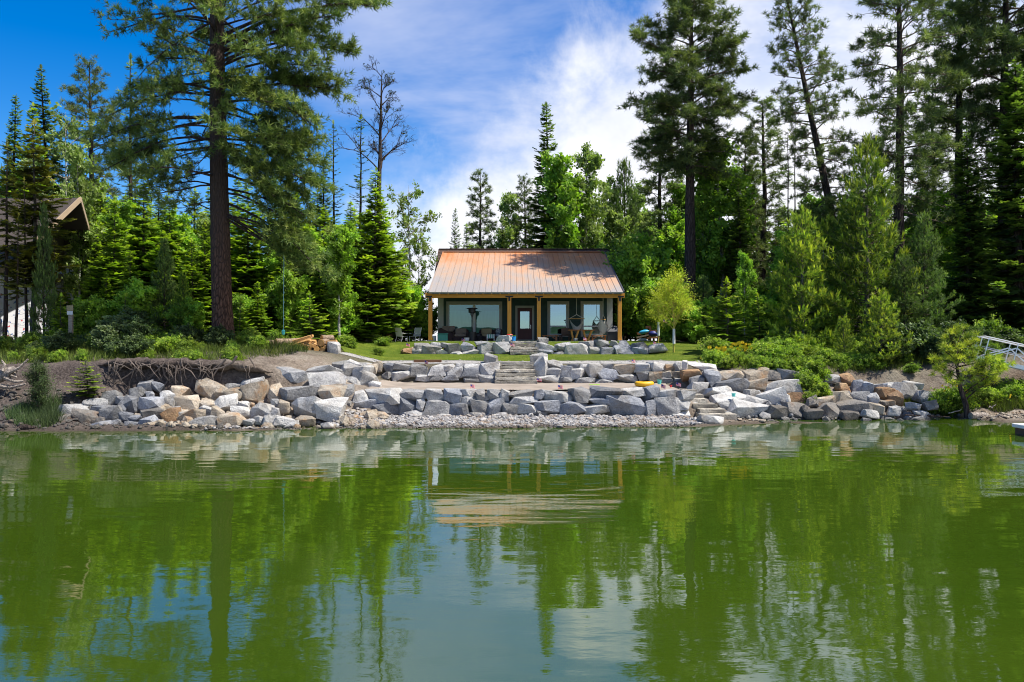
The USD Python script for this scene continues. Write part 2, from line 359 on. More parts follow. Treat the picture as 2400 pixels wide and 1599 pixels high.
M['sky_blue'] = plain('sky_blue', (0.04, 0.34, 0.58), 0.35, 0.1)
M['navy'] = plain('navy', (0.01, 0.02, 0.16), 0.5, 0.1)
M['red'] = plain('red_plastic', (0.66, 0.035, 0.03), 0.4, 0.05)
M['flag_white'] = plain('flag_white', (0.646, 0.629, 0.629), 0.8, 0.04)
M['flag_red'] = plain('flag_red', (0.52, 0.03, 0.05), 0.8, 0.04)
M['flag_blue'] = plain('flag_blue', (0.035, 0.04, 0.20), 0.8, 0.04)
M['yellow'] = plain('yellow_vinyl', (0.663, 0.357, 0.0102), 0.38, 0.05)
M['lime'] = plain('lime', (0.30, 0.55, 0.03), 0.5, 0.05)
M['steel'] = plain('steel', (0.62, 0.62, 0.62), 0.3, 0.06, metallic=0.9)
M['aluminium'] = plain('aluminium', (0.66, 0.66, 0.66), 0.38, 0.08, metallic=0.85)
M['deck'] = plain('deck', (0.34, 0.31, 0.27), 0.85, 0.12, 5.0)
M['shingle'] = plain('shingle', (0.085, 0.058, 0.048), 0.9, 0.45, 7.0, spec=0.1, bump=0.5, bscale=25)
M['shingle_grey'] = plain('shingle_grey', (0.115, 0.10, 0.11), 0.9, 0.35, 7.0, spec=0.1, bump=0.5, bscale=25)
M['fascia'] = plain('fascia', (0.368, 0.272, 0.184), 0.7, 0.08, 3.0)
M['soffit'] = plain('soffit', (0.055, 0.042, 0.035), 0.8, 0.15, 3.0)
M['olive_wall'] = plain('olive_wall', (0.16, 0.145, 0.115), 0.8, 0.1, 3.0)
M['tan_wall'] = plain('tan_wall', (0.40, 0.32, 0.22), 0.8, 0.1, 3.0)
M['dock_brown'] = plain('dock_brown', (0.10, 0.055, 0.035), 0.8, 0.2, 5.0)
M['driftwood'] = bark('driftwood', (0.13, 0.11, 0.095), (0.36, 0.31, 0.27), 7, 7, 0.6)
M['root'] = plain('root', (0.12, 0.095, 0.08), 0.9, 0.35, 6.0)


def wrap_material():
    """White house wrap with a broken blue and red print."""
    g = Graph(); o = g('geometry', 'position')
    m1 = g('mapping', 'vector', vector=o, scale=(2.2, 2.2, 5.0)); m2 = g('mapping', 'vector', vector=o, scale=(1.9, 1.9, 4.3), location=(7, 3, 1))
    c = g.mix(g.mr(g.noise(m1, 1.0, 2, 0.5), 0.62, 0.65, 0, 0.9), (0.72, 0.72, 0.76), (0.03, 0.11, 0.36))
    c = g.mix(g.mr(g.noise(m2, 1.0, 2, 0.5), 0.66, 0.69, 0, 0.9), c, (0.50, 0.05, 0.07))
    return g.make('house_wrap', g('principled_bsdf', 'BSDF', base_color=c, roughness=0.5))


M['wrap'] = wrap_material()


def metal_roof_material():
    """Standing seam steel, rusting from the ridge down and streaked along the slope."""
    g = Graph(); o = g('geometry', 'position'); sp = str(g('separate_xyz', 'x', vector=o)).split('.')[0]
    x, y = R(sp+'.x'), R(sp+'.y')
    st = g('mapping', 'vector', vector=o, scale=(7.0, 0.30, 0.30)); n = g.noise(st, 1.0, 6, 0.62)
    big = g.noise(g('mapping', 'vector', vector=o, scale=(0.5, 0.25, 0.25)), 1.0, 4, 0.6)
    f = g.math('add', g.math('multiply', g.math('subtract', y, 59.0), 0.085), g.math('multiply', g.math('subtract', n, 0.5), 0.75))
    f = g.math('add', f, g.math('multiply', g.math('subtract', big, 0.5), 1.5))
    f = g.math('add', f, g.math('multiply', x, 0.022))
    c = g('rgb_ramp', 'color', fac=g.math('add', f, 0.36), ramp=[(0, (0.29, 0.265, 0.255)), (0.22, (0.35, 0.27, 0.215)), (0.5, (0.42, 0.265, 0.17)), (0.85, (0.47, 0.205, 0.085)), (1, (0.46, 0.165, 0.05))])
    return g.make('metal_roof', g('principled_bsdf', 'BSDF', base_color=c, roughness=0.55, metallic=0.12, specular_ior_level=0.4))


M['metal_roof'] = metal_roof_material()


def pane_material(name, refl, tint):
    g = Graph(); fac = g.math('add', g('fresnel', 'fac', IOR=1.5), refl)
    return g.make(name, g('mix_closure', 'closure', fac=fac, closure1=g('transparent_bsdf', 'BSDF', color=tint), closure2=g('glossy_bsdf', 'BSDF', color=(0.55, 0.80, 1.0), roughness=0.0)))


M['pane'] = pane_material('pane', 0.42, (0.55, 0.65, 0.65))
M['pane_teal'] = pane_material('pane_teal', 0.13, (0.6, 0.85, 0.8))
M['blind'] = plain('blind', (0.15, 0.1613, 0.135), 0.9, 0.06)
M['curtain'] = plain('curtain', (0.182, 0.28, 0.252), 0.9, 0.2, 1.6, stretch=(3, 1, 0.3))
M['room'] = plain('room', (0.05, 0.045, 0.04), 0.9, 0.1)

# ------------------------------------------------------------------ the lie of the land
SHORE = (np.array([-60, -21, -17.5, -13, -8.5, 0, 7.4, 9.4, 13, 17, 22, 26, 60]), np.array([32.2, 32.4, 32.6, 32.7, 33.4, 33.85, 34.4, 35.2, 36.0, 36.3, 36.6, 36.8, 36.8]))
LIES = [  # X, profile of (depth, height)
    (-26, [(25, -2), (32.3, 0), (33.3, .35), (35, .95), (36.4, 1.8), (37.2, 2.55), (38.5, 2.85), (42, 3.3), (48, 3.6), (60, 3.64)]),
    (-20, [(25, -2), (32.5, 0), (33.6, .3), (35.4, 1.0), (36.9, 1.75), (37.3, 2.6), (38.8, 2.85), (42, 3.35), (48, 3.6), (60, 3.64)]),
    (-16, [(25, -2), (32.6, 0), (33.4, .25), (35.2, .85), (36.8, 1.35), (37.1, 1.7), (37.35, 2.55), (38.6, 2.85), (42, 3.5), (48, 3.62), (60, 3.64)]),
    (-12.6, [(25, -2), (32.7, 0), (33.5, .2), (35.4, .8), (36.8, 1.45), (37.3, 1.9), (37.7, 2.5), (39.5, 2.95), (42.5, 3.35), (48, 3.6), (60, 3.64)]),
    (-9.8, [(25, -2), (33.0, 0), (34.2, .2), (36.0, .9), (37.0, 1.5), (37.8, 2.05), (40, 2.55), (42.5, 3.0), (44.4, 3.2), (49, 3.4), (56, 3.62), (60, 3.64)]),
    (-7.3, [(25, -2), (33.5, 0), (34.8, .18), (36.2, .55), (36.9, 1.40), (38, 1.55), (42.7, 1.75), (43.25, 2.42), (44.5, 2.56), (49, 2.9), (53, 3.5), (56, 3.63), (60, 3.64)]),
    (-5.8, [(25, -2), (33.7, 0), (36.75, .30), (37.1, 1.36), (42.7, 1.42), (43.25, 2.42), (44.5, 2.55), (48.8, 2.86), (50.2, 3.38), (54, 3.62), (60, 3.64)]),
    (0, [(25, -2), (33.85, 0), (36.75, .30), (37.1, 1.36), (42.75, 1.42), (43.3, 2.42), (44.5, 2.55), (49.0, 2.86), (49.45, 3.40), (54, 3.62), (60, 3.64)]),
    (8.2, [(25, -2), (34.4, 0), (36.9, .30), (37.25, 1.36), (42.6, 1.42), (43.1, 2.38), (44.5, 2.55), (49.3, 2.88), (49.8, 3.40), (54, 3.62), (60, 3.64)]),
    (10.2, [(25, -2), (35.2, 0), (36.8, .30), (38.9, 1.2), (40.2, 1.45), (41.4, 2.1), (44.5, 2.5), (49, 2.95), (54, 3.5), (58, 3.62), (60, 3.64)]),
    (13, [(25, -2), (36.0, 0), (37.4, .45), (39.2, 1.3), (40.6, 1.95), (42.5, 2.35), (46, 2.8), (52, 3.3), (58, 3.6), (60, 3.64)]),
    (17.5, [(25, -2), (36.3, 0), (37.4, .30), (39, 1.1), (40.4, 1.75), (42.0, 2.2), (46, 2.8), (52, 3.3), (58, 3.6), (60, 3.64)]),
    (22, [(25, -2), (36.6, 0), (38.6, .22), (40, .75), (41.4, 1.8), (43, 2.6), (48, 3.1), (55, 3.5), (60, 3.64)]),
    (27, [(25, -2), (36.8, 0), (38.8, .25), (40, .8), (41.2, 2.2), (42, 2.75), (48, 3.2), (55, 3.5), (60, 3.64)]),
]
_LX = np.array([l[0] for l in LIES], float)


def ground(x, y):
    """Height of the land at x, y (arrays)."""
    x, y = np.broadcast_arrays(np.asarray(x, float), np.asarray(y, float))
    z = np.stack([np.interp(y.ravel(), [q[0] for q in l[1]], [q[1] for q in l[1]]) for l in LIES], 0)
    xx = np.clip(x.ravel(), _LX[0], _LX[-1]-1e-6); i = np.clip(np.searchsorted(_LX, xx, 'right')-1, 0, len(_LX)-2)
    t = (xx-_LX[i])/(_LX[i+1]-_LX[i]); ar = np.arange(len(xx))
    return (z[i, ar]*(1-t)+z[i+1, ar]*t).reshape(x.shape)


def rough_ground(x, y):
    z = ground(x, y); p = np.stack([x, y, np.zeros_like(x)], -1)
    calm = np.clip((x-(-10.5))/1.5, 0, 1)*np.clip((12.5-x)/1.5, 0, 1)*np.clip((y-34)/1, 0, 1)
    amp = (1-0.93*calm)*np.clip((y-31)/3, 0.3, 1)
    d1 = np.clip((x+18.5)/1.0, 0, 1)*np.clip((-7.6-x)/0.8, 0, 1)*np.clip((y-33.2)/.8, 0, 1)*np.clip((37.3-y)/.25, 0, 1)
    d2 = np.clip((x-7.9)/0.5, 0, 1)*np.clip((22.5-x)/1.5, 0, 1)*np.clip((y-36.0)/.6, 0, 1)*np.clip((41.7-y)/.6, 0, 1)
    z = z-0.36*d1-0.45*d2
    return z+amp*(0.38*(meshkit.fbm(p*0.9, 4, 5)-0.5)+0.15*(meshkit.fbm(p*3.1, 3, 8)-0.5))


def sheet(xs, ys, height, lift=0.0, inside=None):
    X, Y = np.meshgrid(xs, ys, indexing='ij'); Z = height(X, Y)+lift
    v = np.stack([X, Y, Z], -1).reshape(-1, 3); n = len(ys)
    i, j = np.meshgrid(np.arange(len(xs)-1), np.arange(n-1), indexing='ij'); a = (i*n+j).ravel()
    f = np.vstack([np.stack([a, a+n, a+n+1], 1), np.stack([a, a+n+1, a+1], 1)])
    if inside is not None:
        import shapely
        c = v[f].mean(1); f = f[shapely.contains_xy(inside, c[:, 0], c[:, 1])]
    return trimesh.Trimesh(v, f, process=False) if inside is None else trimesh.Trimesh(v, f, process=True)


xs = np.concatenate([[-1500, -700, -300, -150, -90], np.arange(-60, -28, 1.5), np.arange(-28, 29, 0.22), np.arange(29, 60, 1.5), [90, 150, 300, 700, 1500]])
ys = np.concatenate([[-1500, -900, -650, -100, 0, 20, 25, 28], np.arange(30, 58, 0.2), np.arange(58, 90, 2), [95, 110, 140, 200, 350, 700, 1500]])
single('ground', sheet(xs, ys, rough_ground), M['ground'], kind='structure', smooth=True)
def bank_lip():
    px_ = np.arange(215, 640, 4.0); prof = [(-.5, .10), (-.42, -.05), (-.1, -.16), (.3, -.05), (.5, .13), (.3, .2), (-.2, .22)]
    v = []
    for q in px_:
        x = PX(q, 37.3); o = .8*(meshkit.fbm(np.array([x*.6, 0, 3.]), 3, 2)-.5); s = np.clip(min((q-215)/60, (640-q)/60), .1, 1)
        z = float(ground(x, 38.1))-.12
        for (a, b) in prof: v.append((x, 37.45+a*s+o*.6, z+b*s*1.2))
    v = np.array(v); v += (meshkit.fbm(v*2.6, 4, 9)-.5)[:, None]*np.array([.05, .3, .35]); n, m = len(px_), len(prof)
    i, j = np.meshgrid(np.arange(n-1), np.arange(m), indexing='ij'); k = (j+1) % m
    f = np.stack([i*m+j, (i+1)*m+j, (i+1)*m+k, i*m+k], -1).reshape(-1, 4)
    return trimesh.Trimesh(v, np.vstack([f[:, :3], f[:, [0, 2, 3]]]), process=False)


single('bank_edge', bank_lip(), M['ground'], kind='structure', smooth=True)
single('lake_water', sheet(np.array([-1500, -300, -60, 60, 300, 1500.]), np.array([-1500, -600, -100, 0, 20, 39.5]), lambda x, y: 0*x), M['water'], kind='structure')

from shapely.geometry import Polygon, Point
import shapely
LAWN = Polygon([(-9.3, 44.3), (-6, 44.7), (-3, 44.8), (-1.2, 44.4), (1.2, 44.4), (4, 44.6), (8, 44.8), (10.2, 44.7), (11.8, 46.2), (12.3, 50), (12.5, 56), (11, 62), (8.4, 62), (8.3, 57), (-6.6, 57), (-6.8, 63), (-10.5, 58), (-12, 53), (-11, 48.5)]).buffer(0.5).buffer(-0.5)
single('lawn', sheet(np.arange(-12.5, 12.6, 0.13), np.arange(44, 63.2, 0.13), rough_ground, 0.045, LAWN), M['lawn'], kind='structure', smooth=True)
SAND = Polygon([(-6.7, 37.25), (-3, 37.12), (8.0, 37.3), (8.8, 38.8), (8.8, 40.4), (7.6, 42.3), (4, 42.5), (0, 42.65), (-5.9, 42.65), (-6.8, 41.5)])
single('sand', sheet(np.arange(-8, 10, 0.15), np.arange(36.8, 43, 0.15), lambda x, y: rough_ground(x, y)+0.05*(meshkit.fbm(np.stack([x, y, 0*x], -1)*2.2, 3, 4)-0.5), 0.05, SAND), M['sand'], kind='structure', smooth=True)
GRAVEL = Polygon([(-9.5, 43.5), (-5, 43.5), (8, 43.4), (10.4, 43.4), (10.6, 45.0), (8, 45.2), (3.5, 45.0), (1.2, 44.8), (-1.2, 44.8), (-3, 45.2), (-6, 45.1), (-9.2, 44.7)])
single('gravel_path', sheet(np.arange(-10, 11, 0.15), np.arange(43, 45.4, 0.15), rough_ground, 0.025, GRAVEL), M['gravel'], kind='structure', smooth=True)


def far_hills():
    a = np.radians(np.linspace(-98, 98, 260)); r = np.array([560, 600, 640, 900.]); h = np.array([-1, 8, 13, 17.])
    v = []
    for k in range(4):
        n = meshkit.fbm(np.stack([a*40, a*0+k, a*0], -1), 4, 3)
        v.append(np.stack([r[k]*np.sin(a), -r[k]*np.cos(a), np.where(k > 0, h[k]*(0.5+n), -1)], -1))
    v = np.stack(v, 1).reshape(-1, 3); i, j = np.meshgrid(np.arange(259), np.arange(3), indexing='ij'); q = (i*4+j).ravel()
    return trimesh.Trimesh(v, np.vstack([np.stack([q, q+4, q+5], 1), np.stack([q, q+5, q+1], 1)]), process=False)


single('hills', far_hills(), M['far_hill'], kind='structure')

# ------------------------------------------------------------------ stones


def boulder(rng, w, d, h, boxy=0.5, n=15, detail=2, rough=0.05):
    u = rng.normal(size=(n, 3)); u /= np.linalg.norm(u, axis=1, keepdims=True)
    c = np.array([[a, b, e] for a in (-1, 1) for b in (-1, 1) for e in (-1, 1)])[rng.permutation(8)[:4]]*rng.uniform(0.40, 0.95, (4, 3))
    p = np.vstack([np.sign(u)*np.abs(u)**boxy*rng.uniform(0.78, 1.0, (n, 1)), c])
    m = trimesh.convex.convex_hull(p)
    lo, hi = m.bounds; m.apply_translation(-(lo+hi)/2); m.apply_scale(2/(hi-lo))
    m.apply_scale(np.array([w, d, h])/2)
    # even edges out, then break the faces up
    edge = max(0.16*max(w, h), 0.05) if detail > 1 else 0.35*max(w, h)
    for _ in range(detail+1):
        L = m.edges_unique_length
        if L.max() < edge or len(m.faces) > 420: break
        v, f = trimesh.remesh.subdivide_to_size(m.vertices, m.faces, max(edge, L.max()*0.55))
        m = trimesh.Trimesh(v, f, process=True)
    s = 1.0/max(min(w, h), 0.15)
    o = rng.uniform(0, 100, 3)
    nz = meshkit.fbm(m.vertices*s*1.3+o, 3, 2)-0.5
    m = trimesh.Trimesh(m.vertices+m.vertex_normals*(nz*rough*2.4*min(w, h))[:, None], m.faces, process=False)
    return m


def rot(m, rng, tilt=6, yaw=20, roll=6):
    e = trimesh.transformations.euler_matrix(*np.radians([rng.uniform(-tilt, tilt), rng.uniform(-roll, roll), rng.uniform(-yaw, yaw)]))
    m.apply_transform(e); return m


def stones(thing, rows, depth_of, rng, mats, scale=0.34, off=(800, 560), deep=0.8, tilt=7, grow=1.22, boxy=0.62):
    for row in rows:
        x0, y0, x1, y1 = row[:4]; k = row[4] if len(row) > 4 else None
        px0, px1, py0, py1 = off[0]+x0*scale, off[0]+x1*scale, off[1]+y0*scale, off[1]+y1*scale
        d = depth_of((px0+px1)/2, (py0+py1)/2, py1)
        w, h = (px1-px0)/F*d*grow, (py1-py0)/F*d*grow
        dp = np.clip(deep*(w+h)/2, 0.3, 1.3)
        m = rot(boulder(rng, w, dp, h, boxy, 17), rng, tilt, 25, tilt)
        m.apply_translation(P((px0+px1)/2, (py0+py1)/2, d)+np.array([0, dp*0.30, 0]))
        thing.part('boulder', m, M['stone_'+(k or mats[rng.choice(len(mats))])], smooth=28)


rs = np.random.RandomState(7)
LOWER = [(80,1050,175,1160),(180,1038,405,1145,'light'),(412,1040,578,1110),(578,1045,700,1125),(705,1040,830,1138),(810,1040,935,1082),(930,1045,1005,1125),(1003,1045,1098,1112),(1100,1040,1155,1140),(1155,1052,1305,1088,'light'),(1330,1045,1402,1103),(1410,1052,1590,1130),(1585,1030,1720,1140),(1718,1035,1930,1105),(1930,1035,2080,1092),(2085,1020,2195,1112),(2195,1045,2300,1110),
 (90,1105,235,1212),(220,1130,392,1215),(398,1095,515,1188),(515,1110,570,1182),(390,1188,577,1248),(575,1120,745,1222),(748,1135,885,1232),(830,1080,945,1150),(885,1115,1000,1205),(1008,1105,1115,1215),(1115,1130,1210,1215),(1165,1092,1340,1140),(1210,1145,1345,1210,'light'),(1340,1105,1518,1200),(1515,1125,1685,1218),(1695,1145,1840,1215),(1728,1095,1850,1143),(1840,1085,2095,1215),(2095,1115,2190,1225),(2185,1100,2354,1215),(2300,1105,2400,1190,'light'),(2290,1190,2395,1250,'light'),(2320,1050,2430,1115,'light'),
 (0,1105,85,1225,'light'),(20,1215,110,1260,'tan'),(860,1200,1010,1245),(660,1210,790,1240,'light'),(1020,1210,1110,1240,'light'),(2110,1225,2200,1250,'light'),(1340,1190,1420,1225),(2200,1215,2330,1255),(0,1010,80,1100),(1650,1215,1730,1240)]
t = Thing('stone_wall', 'lower retaining wall of big grey boulders standing on the pebble shore', 'wall', P(1250, 970, 36.6))
stones(t, LOWER, lambda px, py, pb: 36.45+(968-py)*0.006, rs, ['blue', 'blue', 'grey', 'grey', 'light'])
MIDDLE = [(280,860,360,915),(360,860,470,910),(468,868,582,950),(350,915,465,978),(280,918,350,975),(590,875,720,948),(515,940,620,980),(620,940,700,978),(700,935,800,980),(695,870,790,905),(790,860,830,900),(830,885,950,970),(850,862,960,892),(730,890,840,965),(960,862,1085,950),(950,940,1080,988,'light'),(850,960,950,985),
 (1330,820,1425,960,'light'),(1415,840,1520,895,'light'),(1395,892,1505,945),(1345,945,1510,1000,'light'),(1505,880,1585,960),(1570,890,1675,965),(1565,865,1640,895),(1620,960,1750,995),(1510,955,1600,990),(1640,865,1700,905),(1685,865,1790,960),(1795,865,1890,900),(1785,898,1910,975),(1755,965,1885,998),(1885,870,2020,935,'tan'),(1900,935,2045,1005,'light'),(2020,860,2130,920,'light'),(2045,920,2145,975,'light'),(2125,850,2235,920,'light'),(2120,915,2240,985,'tan'),(2230,865,2300,915,'tan'),(2210,915,2280,960,'tan'),(2210,960,2300,1010,'light'),(2280,915,2354,965,'tan'),(2300,850,2354,915,'light'),(2300,965,2354,1020,'light'),
 (215,850,290,920,'tan'),(120,860,215,935,'light')]
t = Thing('stone_wall', 'middle retaining wall of grey boulders behind the strip of sand', 'wall', P(1250, 895, 43.0))
stones(t, MIDDLE, lambda px, py, pb: 42.55+(895-py)*0.008-max(0, px-1450)*0.004, rs, ['blue', 'grey', 'grey', 'light'])
UPPER = [(415,755,505,805,'rust'),(505,725,600,785,'light'),(480,750,560,808,'light'),(560,735,680,795,'light'),(615,715,680,750),(600,760,650,805,'light'),(680,720,745,755),(650,755,730,805,'light'),(720,725,835,790),(730,780,830,805),(835,718,920,765),(835,762,940,802,'light'),(920,708,1020,742),(940,725,1040,790),(1030,712,1150,745),(1040,720,1160,802),(960,775,1050,800),
 (1350,720,1480,770),(1480,720,1580,755),(1490,740,1560,775),(1350,765,1460,800),(1460,780,1545,805),(1550,725,1690,805),(1650,708,1750,745),(1750,700,1845,750),(1690,745,1780,800),(1780,750,1880,805,'blue'),(1850,705,1905,745),(1905,712,2010,800,'blue'),(1880,740,1920,800,'blue'),(2010,715,2110,760,'blue'),(2020,750,2110,800,'blue'),(2110,725,2255,780,'light'),(2040,760,2110,800)]
t = Thing('stone_wall', 'upper low boulder wall across the lawn right below the cabin porch', 'wall', P(1250, 832, 49))
stones(t, UPPER, lambda px, py, pb: 48.72+(828-py)*0.012, rs, ['grey', 'grey', 'blue', 'light'], deep=0.9)
t = Thing('boulder', 'pair of pale boulders left of the upper stone steps with bucket beside', 'boulder', P(1180, 805, 50))
stones(t, [(1078,668,1178,718,'light'),(1105,690,1182,738,'light')], lambda px, py, pb: 50.2, rs, ['light'], deep=1.0)
for bx, lab in (((1350,682,1420,735,'light'), 'squarish pale boulder right of the upper stone steps'), ((1300,788,1420,862,'light'), 'upright flat boulder on the lawn edge right of the lower steps'), ((985,790,1080,864,'light'), 'tall rounded boulder on the lawn edge left of the lower steps')):
    d = 49.9 if bx[0] == 1350 else 43.6
    px, py = 800+0.34*(bx[0]+bx[2])/2, 560+0.34*(bx[1]+bx[3])/2
    w, h = (bx[2]-bx[0])*.34/F*d*1.08, (bx[3]-bx[1])*.34/F*d*1.1
    m = rot(boulder(rs, w, 0.8, h, 0.4, 14), rs, 4, 15, 4); m.apply_translation(P(px, py, d)+(0, .2, 0))
    single('boulder', m, M['stone_light'], lab, 'boulder', smooth=28)


def slope_d(y0, d0, y1, d1): return lambda px, py, pb: float(np.interp(py, [y0, y1], [d0, d1]))


PILE = [(1600,1185,1830,1290),(1830,1205,2023,1295),(1820,1160,1970,1205,'light'),(1665,1285,1875,1365),(1590,1275,1670,1365),(1870,1290,2015,1370),(1735,1355,1900,1460,'grey'),(1885,1365,2023,1470,'light'),(1515,1185,1605,1265,'tan'),(1450,1175,1525,1240,'tan'),(1330,1200,1425,1270,'grey'),(1165,1255,1330,1355),(1340,1265,1420,1300,'light'),(1425,1240,1550,1310,'light'),(1340,1300,1425,1375,'tan'),(1440,1265,1570,1380,'tan'),(1270,1340,1385,1425,'light'),(1050,1340,1170,1435,'tan'),(950,1315,1020,1420,'light'),(1015,1285,1115,1345,'tan'),(1170,1365,1270,1410,'tan'),(1180,1405,1260,1465,'light'),(1050,1435,1185,1515,'tan'),(965,1420,1045,1525,'rust'),(1115,1470,1275,1540,'light'),(1255,1410,1320,1480,'tan'),(1280,1445,1435,1535,'tan'),(1365,1405,1470,1455,'light'),(1475,1385,1605,1465),(1650,1370,1710,1440,'tan'),(1560,1450,1630,1520,'light'),(1630,1470,1740,1520,'light'),(1440,1475,1500,1510,'grey'),(1020,1400,1070,1450,'grey'),(1040,1435,1090,1480,'light'),(1410,1370,1470,1405,'light'),(1600,1360,1660,1400,'light'),(1500,1460,1560,1500,'light'),(1610,1410,1650,1460,'grey'),(1270,1300,1340,1345,'tan'),(1170,1440,1200,1475),(1750,1465,1850,1510,'tan'),(1690,1500,1760,1535,'light')]
t = Thing('rock_pile', 'sunlit pile of grey and tan boulders below the dirt mound', 'rock pile', P(620, 1000, 34))
stones(t, PILE, slope_d(870, 38.3, 1010, 33.2), rs, ['grey', 'light', 'tan', 'grey'], 0.3955, (0, 400), 0.85, 16, 1.26, 0.72)
SHADY = [(350,1395,495,1480),(490,1360,605,1430),(605,1310,695,1395),(700,1345,800,1440),(760,1295,850,1360),(810,1255,890,1310),(895,1260,960,1310),(805,1345,940,1420),(600,1405,710,1500),(540,1400,650,1470),(420,1430,550,1515,'dark'),(840,1415,960,1490,'dark'),(710,1435,775,1490),(490,1495,640,1535),(645,1480,700,1530),(730,1490,800,1540),(820,1470,910,1530),(890,1480,960,1525),(680,1345,760,1390),(850,1310,900,1345),(340,1460,410,1515,'dark'),(770,1455,830,1500),(560,1465,610,1500,'dark'),(690,1390,740,1440)]
t = Thing('rock_pile', 'shaded bluish riprap boulders at the waterline under the eroded bank', 'rock pile', P(260, 1005, 33.5))
stones(t, SHADY, slope_d(890, 37.2, 1010, 33.0), rs, ['blue', 'blue', 'grey'], 0.3955, (0, 400), 0.85, 16, 1.26, 0.72)
RIGHT = [(30,1145,190,1180,'light'),(0,1130,30,1190),(10,1180,115,1240,'rust'),(110,1185,200,1225),(120,1200,230,1285,'blue'),(50,1225,125,1270),(225,1190,360,1255,'tan'),(360,1185,505,1250,'tan'),(500,1185,600,1240,'dark'),(595,1190,720,1250,'light'),(210,1250,390,1330,'blue'),(45,1265,135,1345,'light'),(135,1285,285,1345,'light'),(385,1245,505,1310,'tan'),(510,1255,675,1340,'light'),(375,1305,460,1360,'light'),(175,1335,400,1405,'light'),(455,1310,610,1400,'light'),(290,1385,505,1470),(380,1350,505,1410,'light'),(510,1400,620,1470,'dark'),(605,1380,735,1465,'dark'),(735,1420,830,1470,'dark'),(820,1385,945,1470,'dark'),(935,1370,1105,1450,'dark'),(945,1430,1050,1475,'dark'),(905,1315,1020,1390,'tan'),(1010,1315,1110,1380),(1100,1325,1165,1400),(1075,1260,1140,1325,'blue'),(1010,1250,1075,1315,'blue'),(920,1265,1000,1320,'rust'),(945,1210,1020,1275,'rust'),(1110,1385,1200,1440,'tan'),(1170,1295,1260,1360,'rust'),(1240,1320,1300,1400,'rust'),(1190,1365,1265,1400,'tan'),(1230,1400,1295,1450),(1075,1420,1165,1470),(1275,1265,1390,1350),(1315,1255,1415,1290,'light'),(1140,1270,1200,1320),(1200,1260,1260,1300,'light'),(1390,1310,1480,1375),(630,1320,735,1380,'rust'),(730,1340,800,1400,'dark'),(800,1350,900,1400,'tan'),(20,1380,105,1450,'light'),(860,1215,950,1260,'light'),(1440,1370,1510,1420),(700,1400,760,1440,'dark'),(560,1330,640,1390,'light'),(1340,1380,1410,1420),(1380,1430,1450,1460)]
t = Thing('rock_pile', 'long bank of grey, tan and rusty boulders right of the side steps', 'rock pile', P(1900, 980, 37))
stones(t, RIGHT, slope_d(868, 41.4, 985, 36.7), rs, ['grey', 'grey', 'light'], 0.3955, (1600, 400), 0.85, 14, 1.26, 0.68)
m = rot(boulder(rs, 150*.3955/F*35.2*1.1, .7, 50*.3955/F*35.2*1.2, .5), rs, 5); m.apply_translation(P(1600+170*.3955, 400+1482*.3955, 35.3))
single('boulder', m, M['stone_light'], 'flat grey boulder at the waterline below the side steps', 'boulder', smooth=28)
m = boulder(rs, 200*.17/F*44*1.0, .8, 215*.17/F*44*1.08, .5); m.apply_translation(P(600+1060*.17, 640+1066*.17, 43.6))
single('boulder', m, M['stone_light'], 'big upright pale boulder closing the right end of the firewood stack', 'boulder', smooth=28)
m = boulder(rs, 95*.17/F*44*1.1, .5, 140*.17/F*44*1.1, .5); m.apply_translation(P(600+25*.17, 640+965*.17, 44.5))
single('boulder', m, M['stone_light'], 'pale boulder at the left end of the firewood stack beside big pine', 'boulder', smooth=28)


def slab(x0, x1, y0, y1, z0, z1, rng, seg=9):
    """A rough-hewn stone step."""
    m = trimesh.creation.box((x1-x0, y1-y0, z1-z0)); v, f = trimesh.remesh.subdivide_to_size(m.vertices, m.faces, max(0.22, (x1-x0)/seg))
    m = trimesh.Trimesh(v, f, process=True); n = meshkit.fbm(m.vertices*2.6+rng.uniform(0, 90, 3), 3, 4)-0.5
    m.vertices += m.vertex_normals*(n*0.11)[:, None]; m.apply_translation(((x0+x1)/2, (y0+y1)/2, (z0+z1)/2)); return m


t = Thing('stone_steps', 'lower flight of six pale stone steps up from the sand to the lawn', 'steps', P(1208, 897, 42.4))
for k in range(6):
    z1 = 1.42+(k+1)*0.187
    t.part('step', slab(PX(1166-.4*(5-k)-3, 43), PX(1249+1.6*(5-k), 43), 41.55+k*0.33, 41.55+k*0.33+0.75, z1-0.148, z1, rs), M['step'], smooth=30)
t = Thing('stone_steps', 'upper flight of five grey stone steps leading to the cabin door', 'steps', P(1228, 832, 48.8))
for k in range(5):
    z1 = 2.84+(k+1)*0.165
    t.part('step', slab(PX(1196, 49), PX(1259, 49), 48.15+k*0.34, 48.15+k*0.34+0.7, z1-0.128, z1, rs), M['step'], smooth=30)
t = Thing('stone_steps', 'side flight of pale stone steps running down to the water at the right', 'steps', P(1690, 980, 36.5))
for k, (x0, y0, x1, y1) in enumerate([(105,1440,320,1478),(100,1410,250,1442),(60,1380,205,1412),(30,1350,145,1382),(0,1325,120,1352),(0,1295,80,1326)]):
    d = 36.0+k*0.62; c0, c1 = P(1600+x0*.3955, 400+y0*.3955, d), P(1600+x1*.3955, 400+y1*.3955, d)
    t.part('step', slab(c0[0], c1[0], d-.1, d+.95, c1[2]-.04, c0[2]-.03, rs), M['step'], smooth=30)


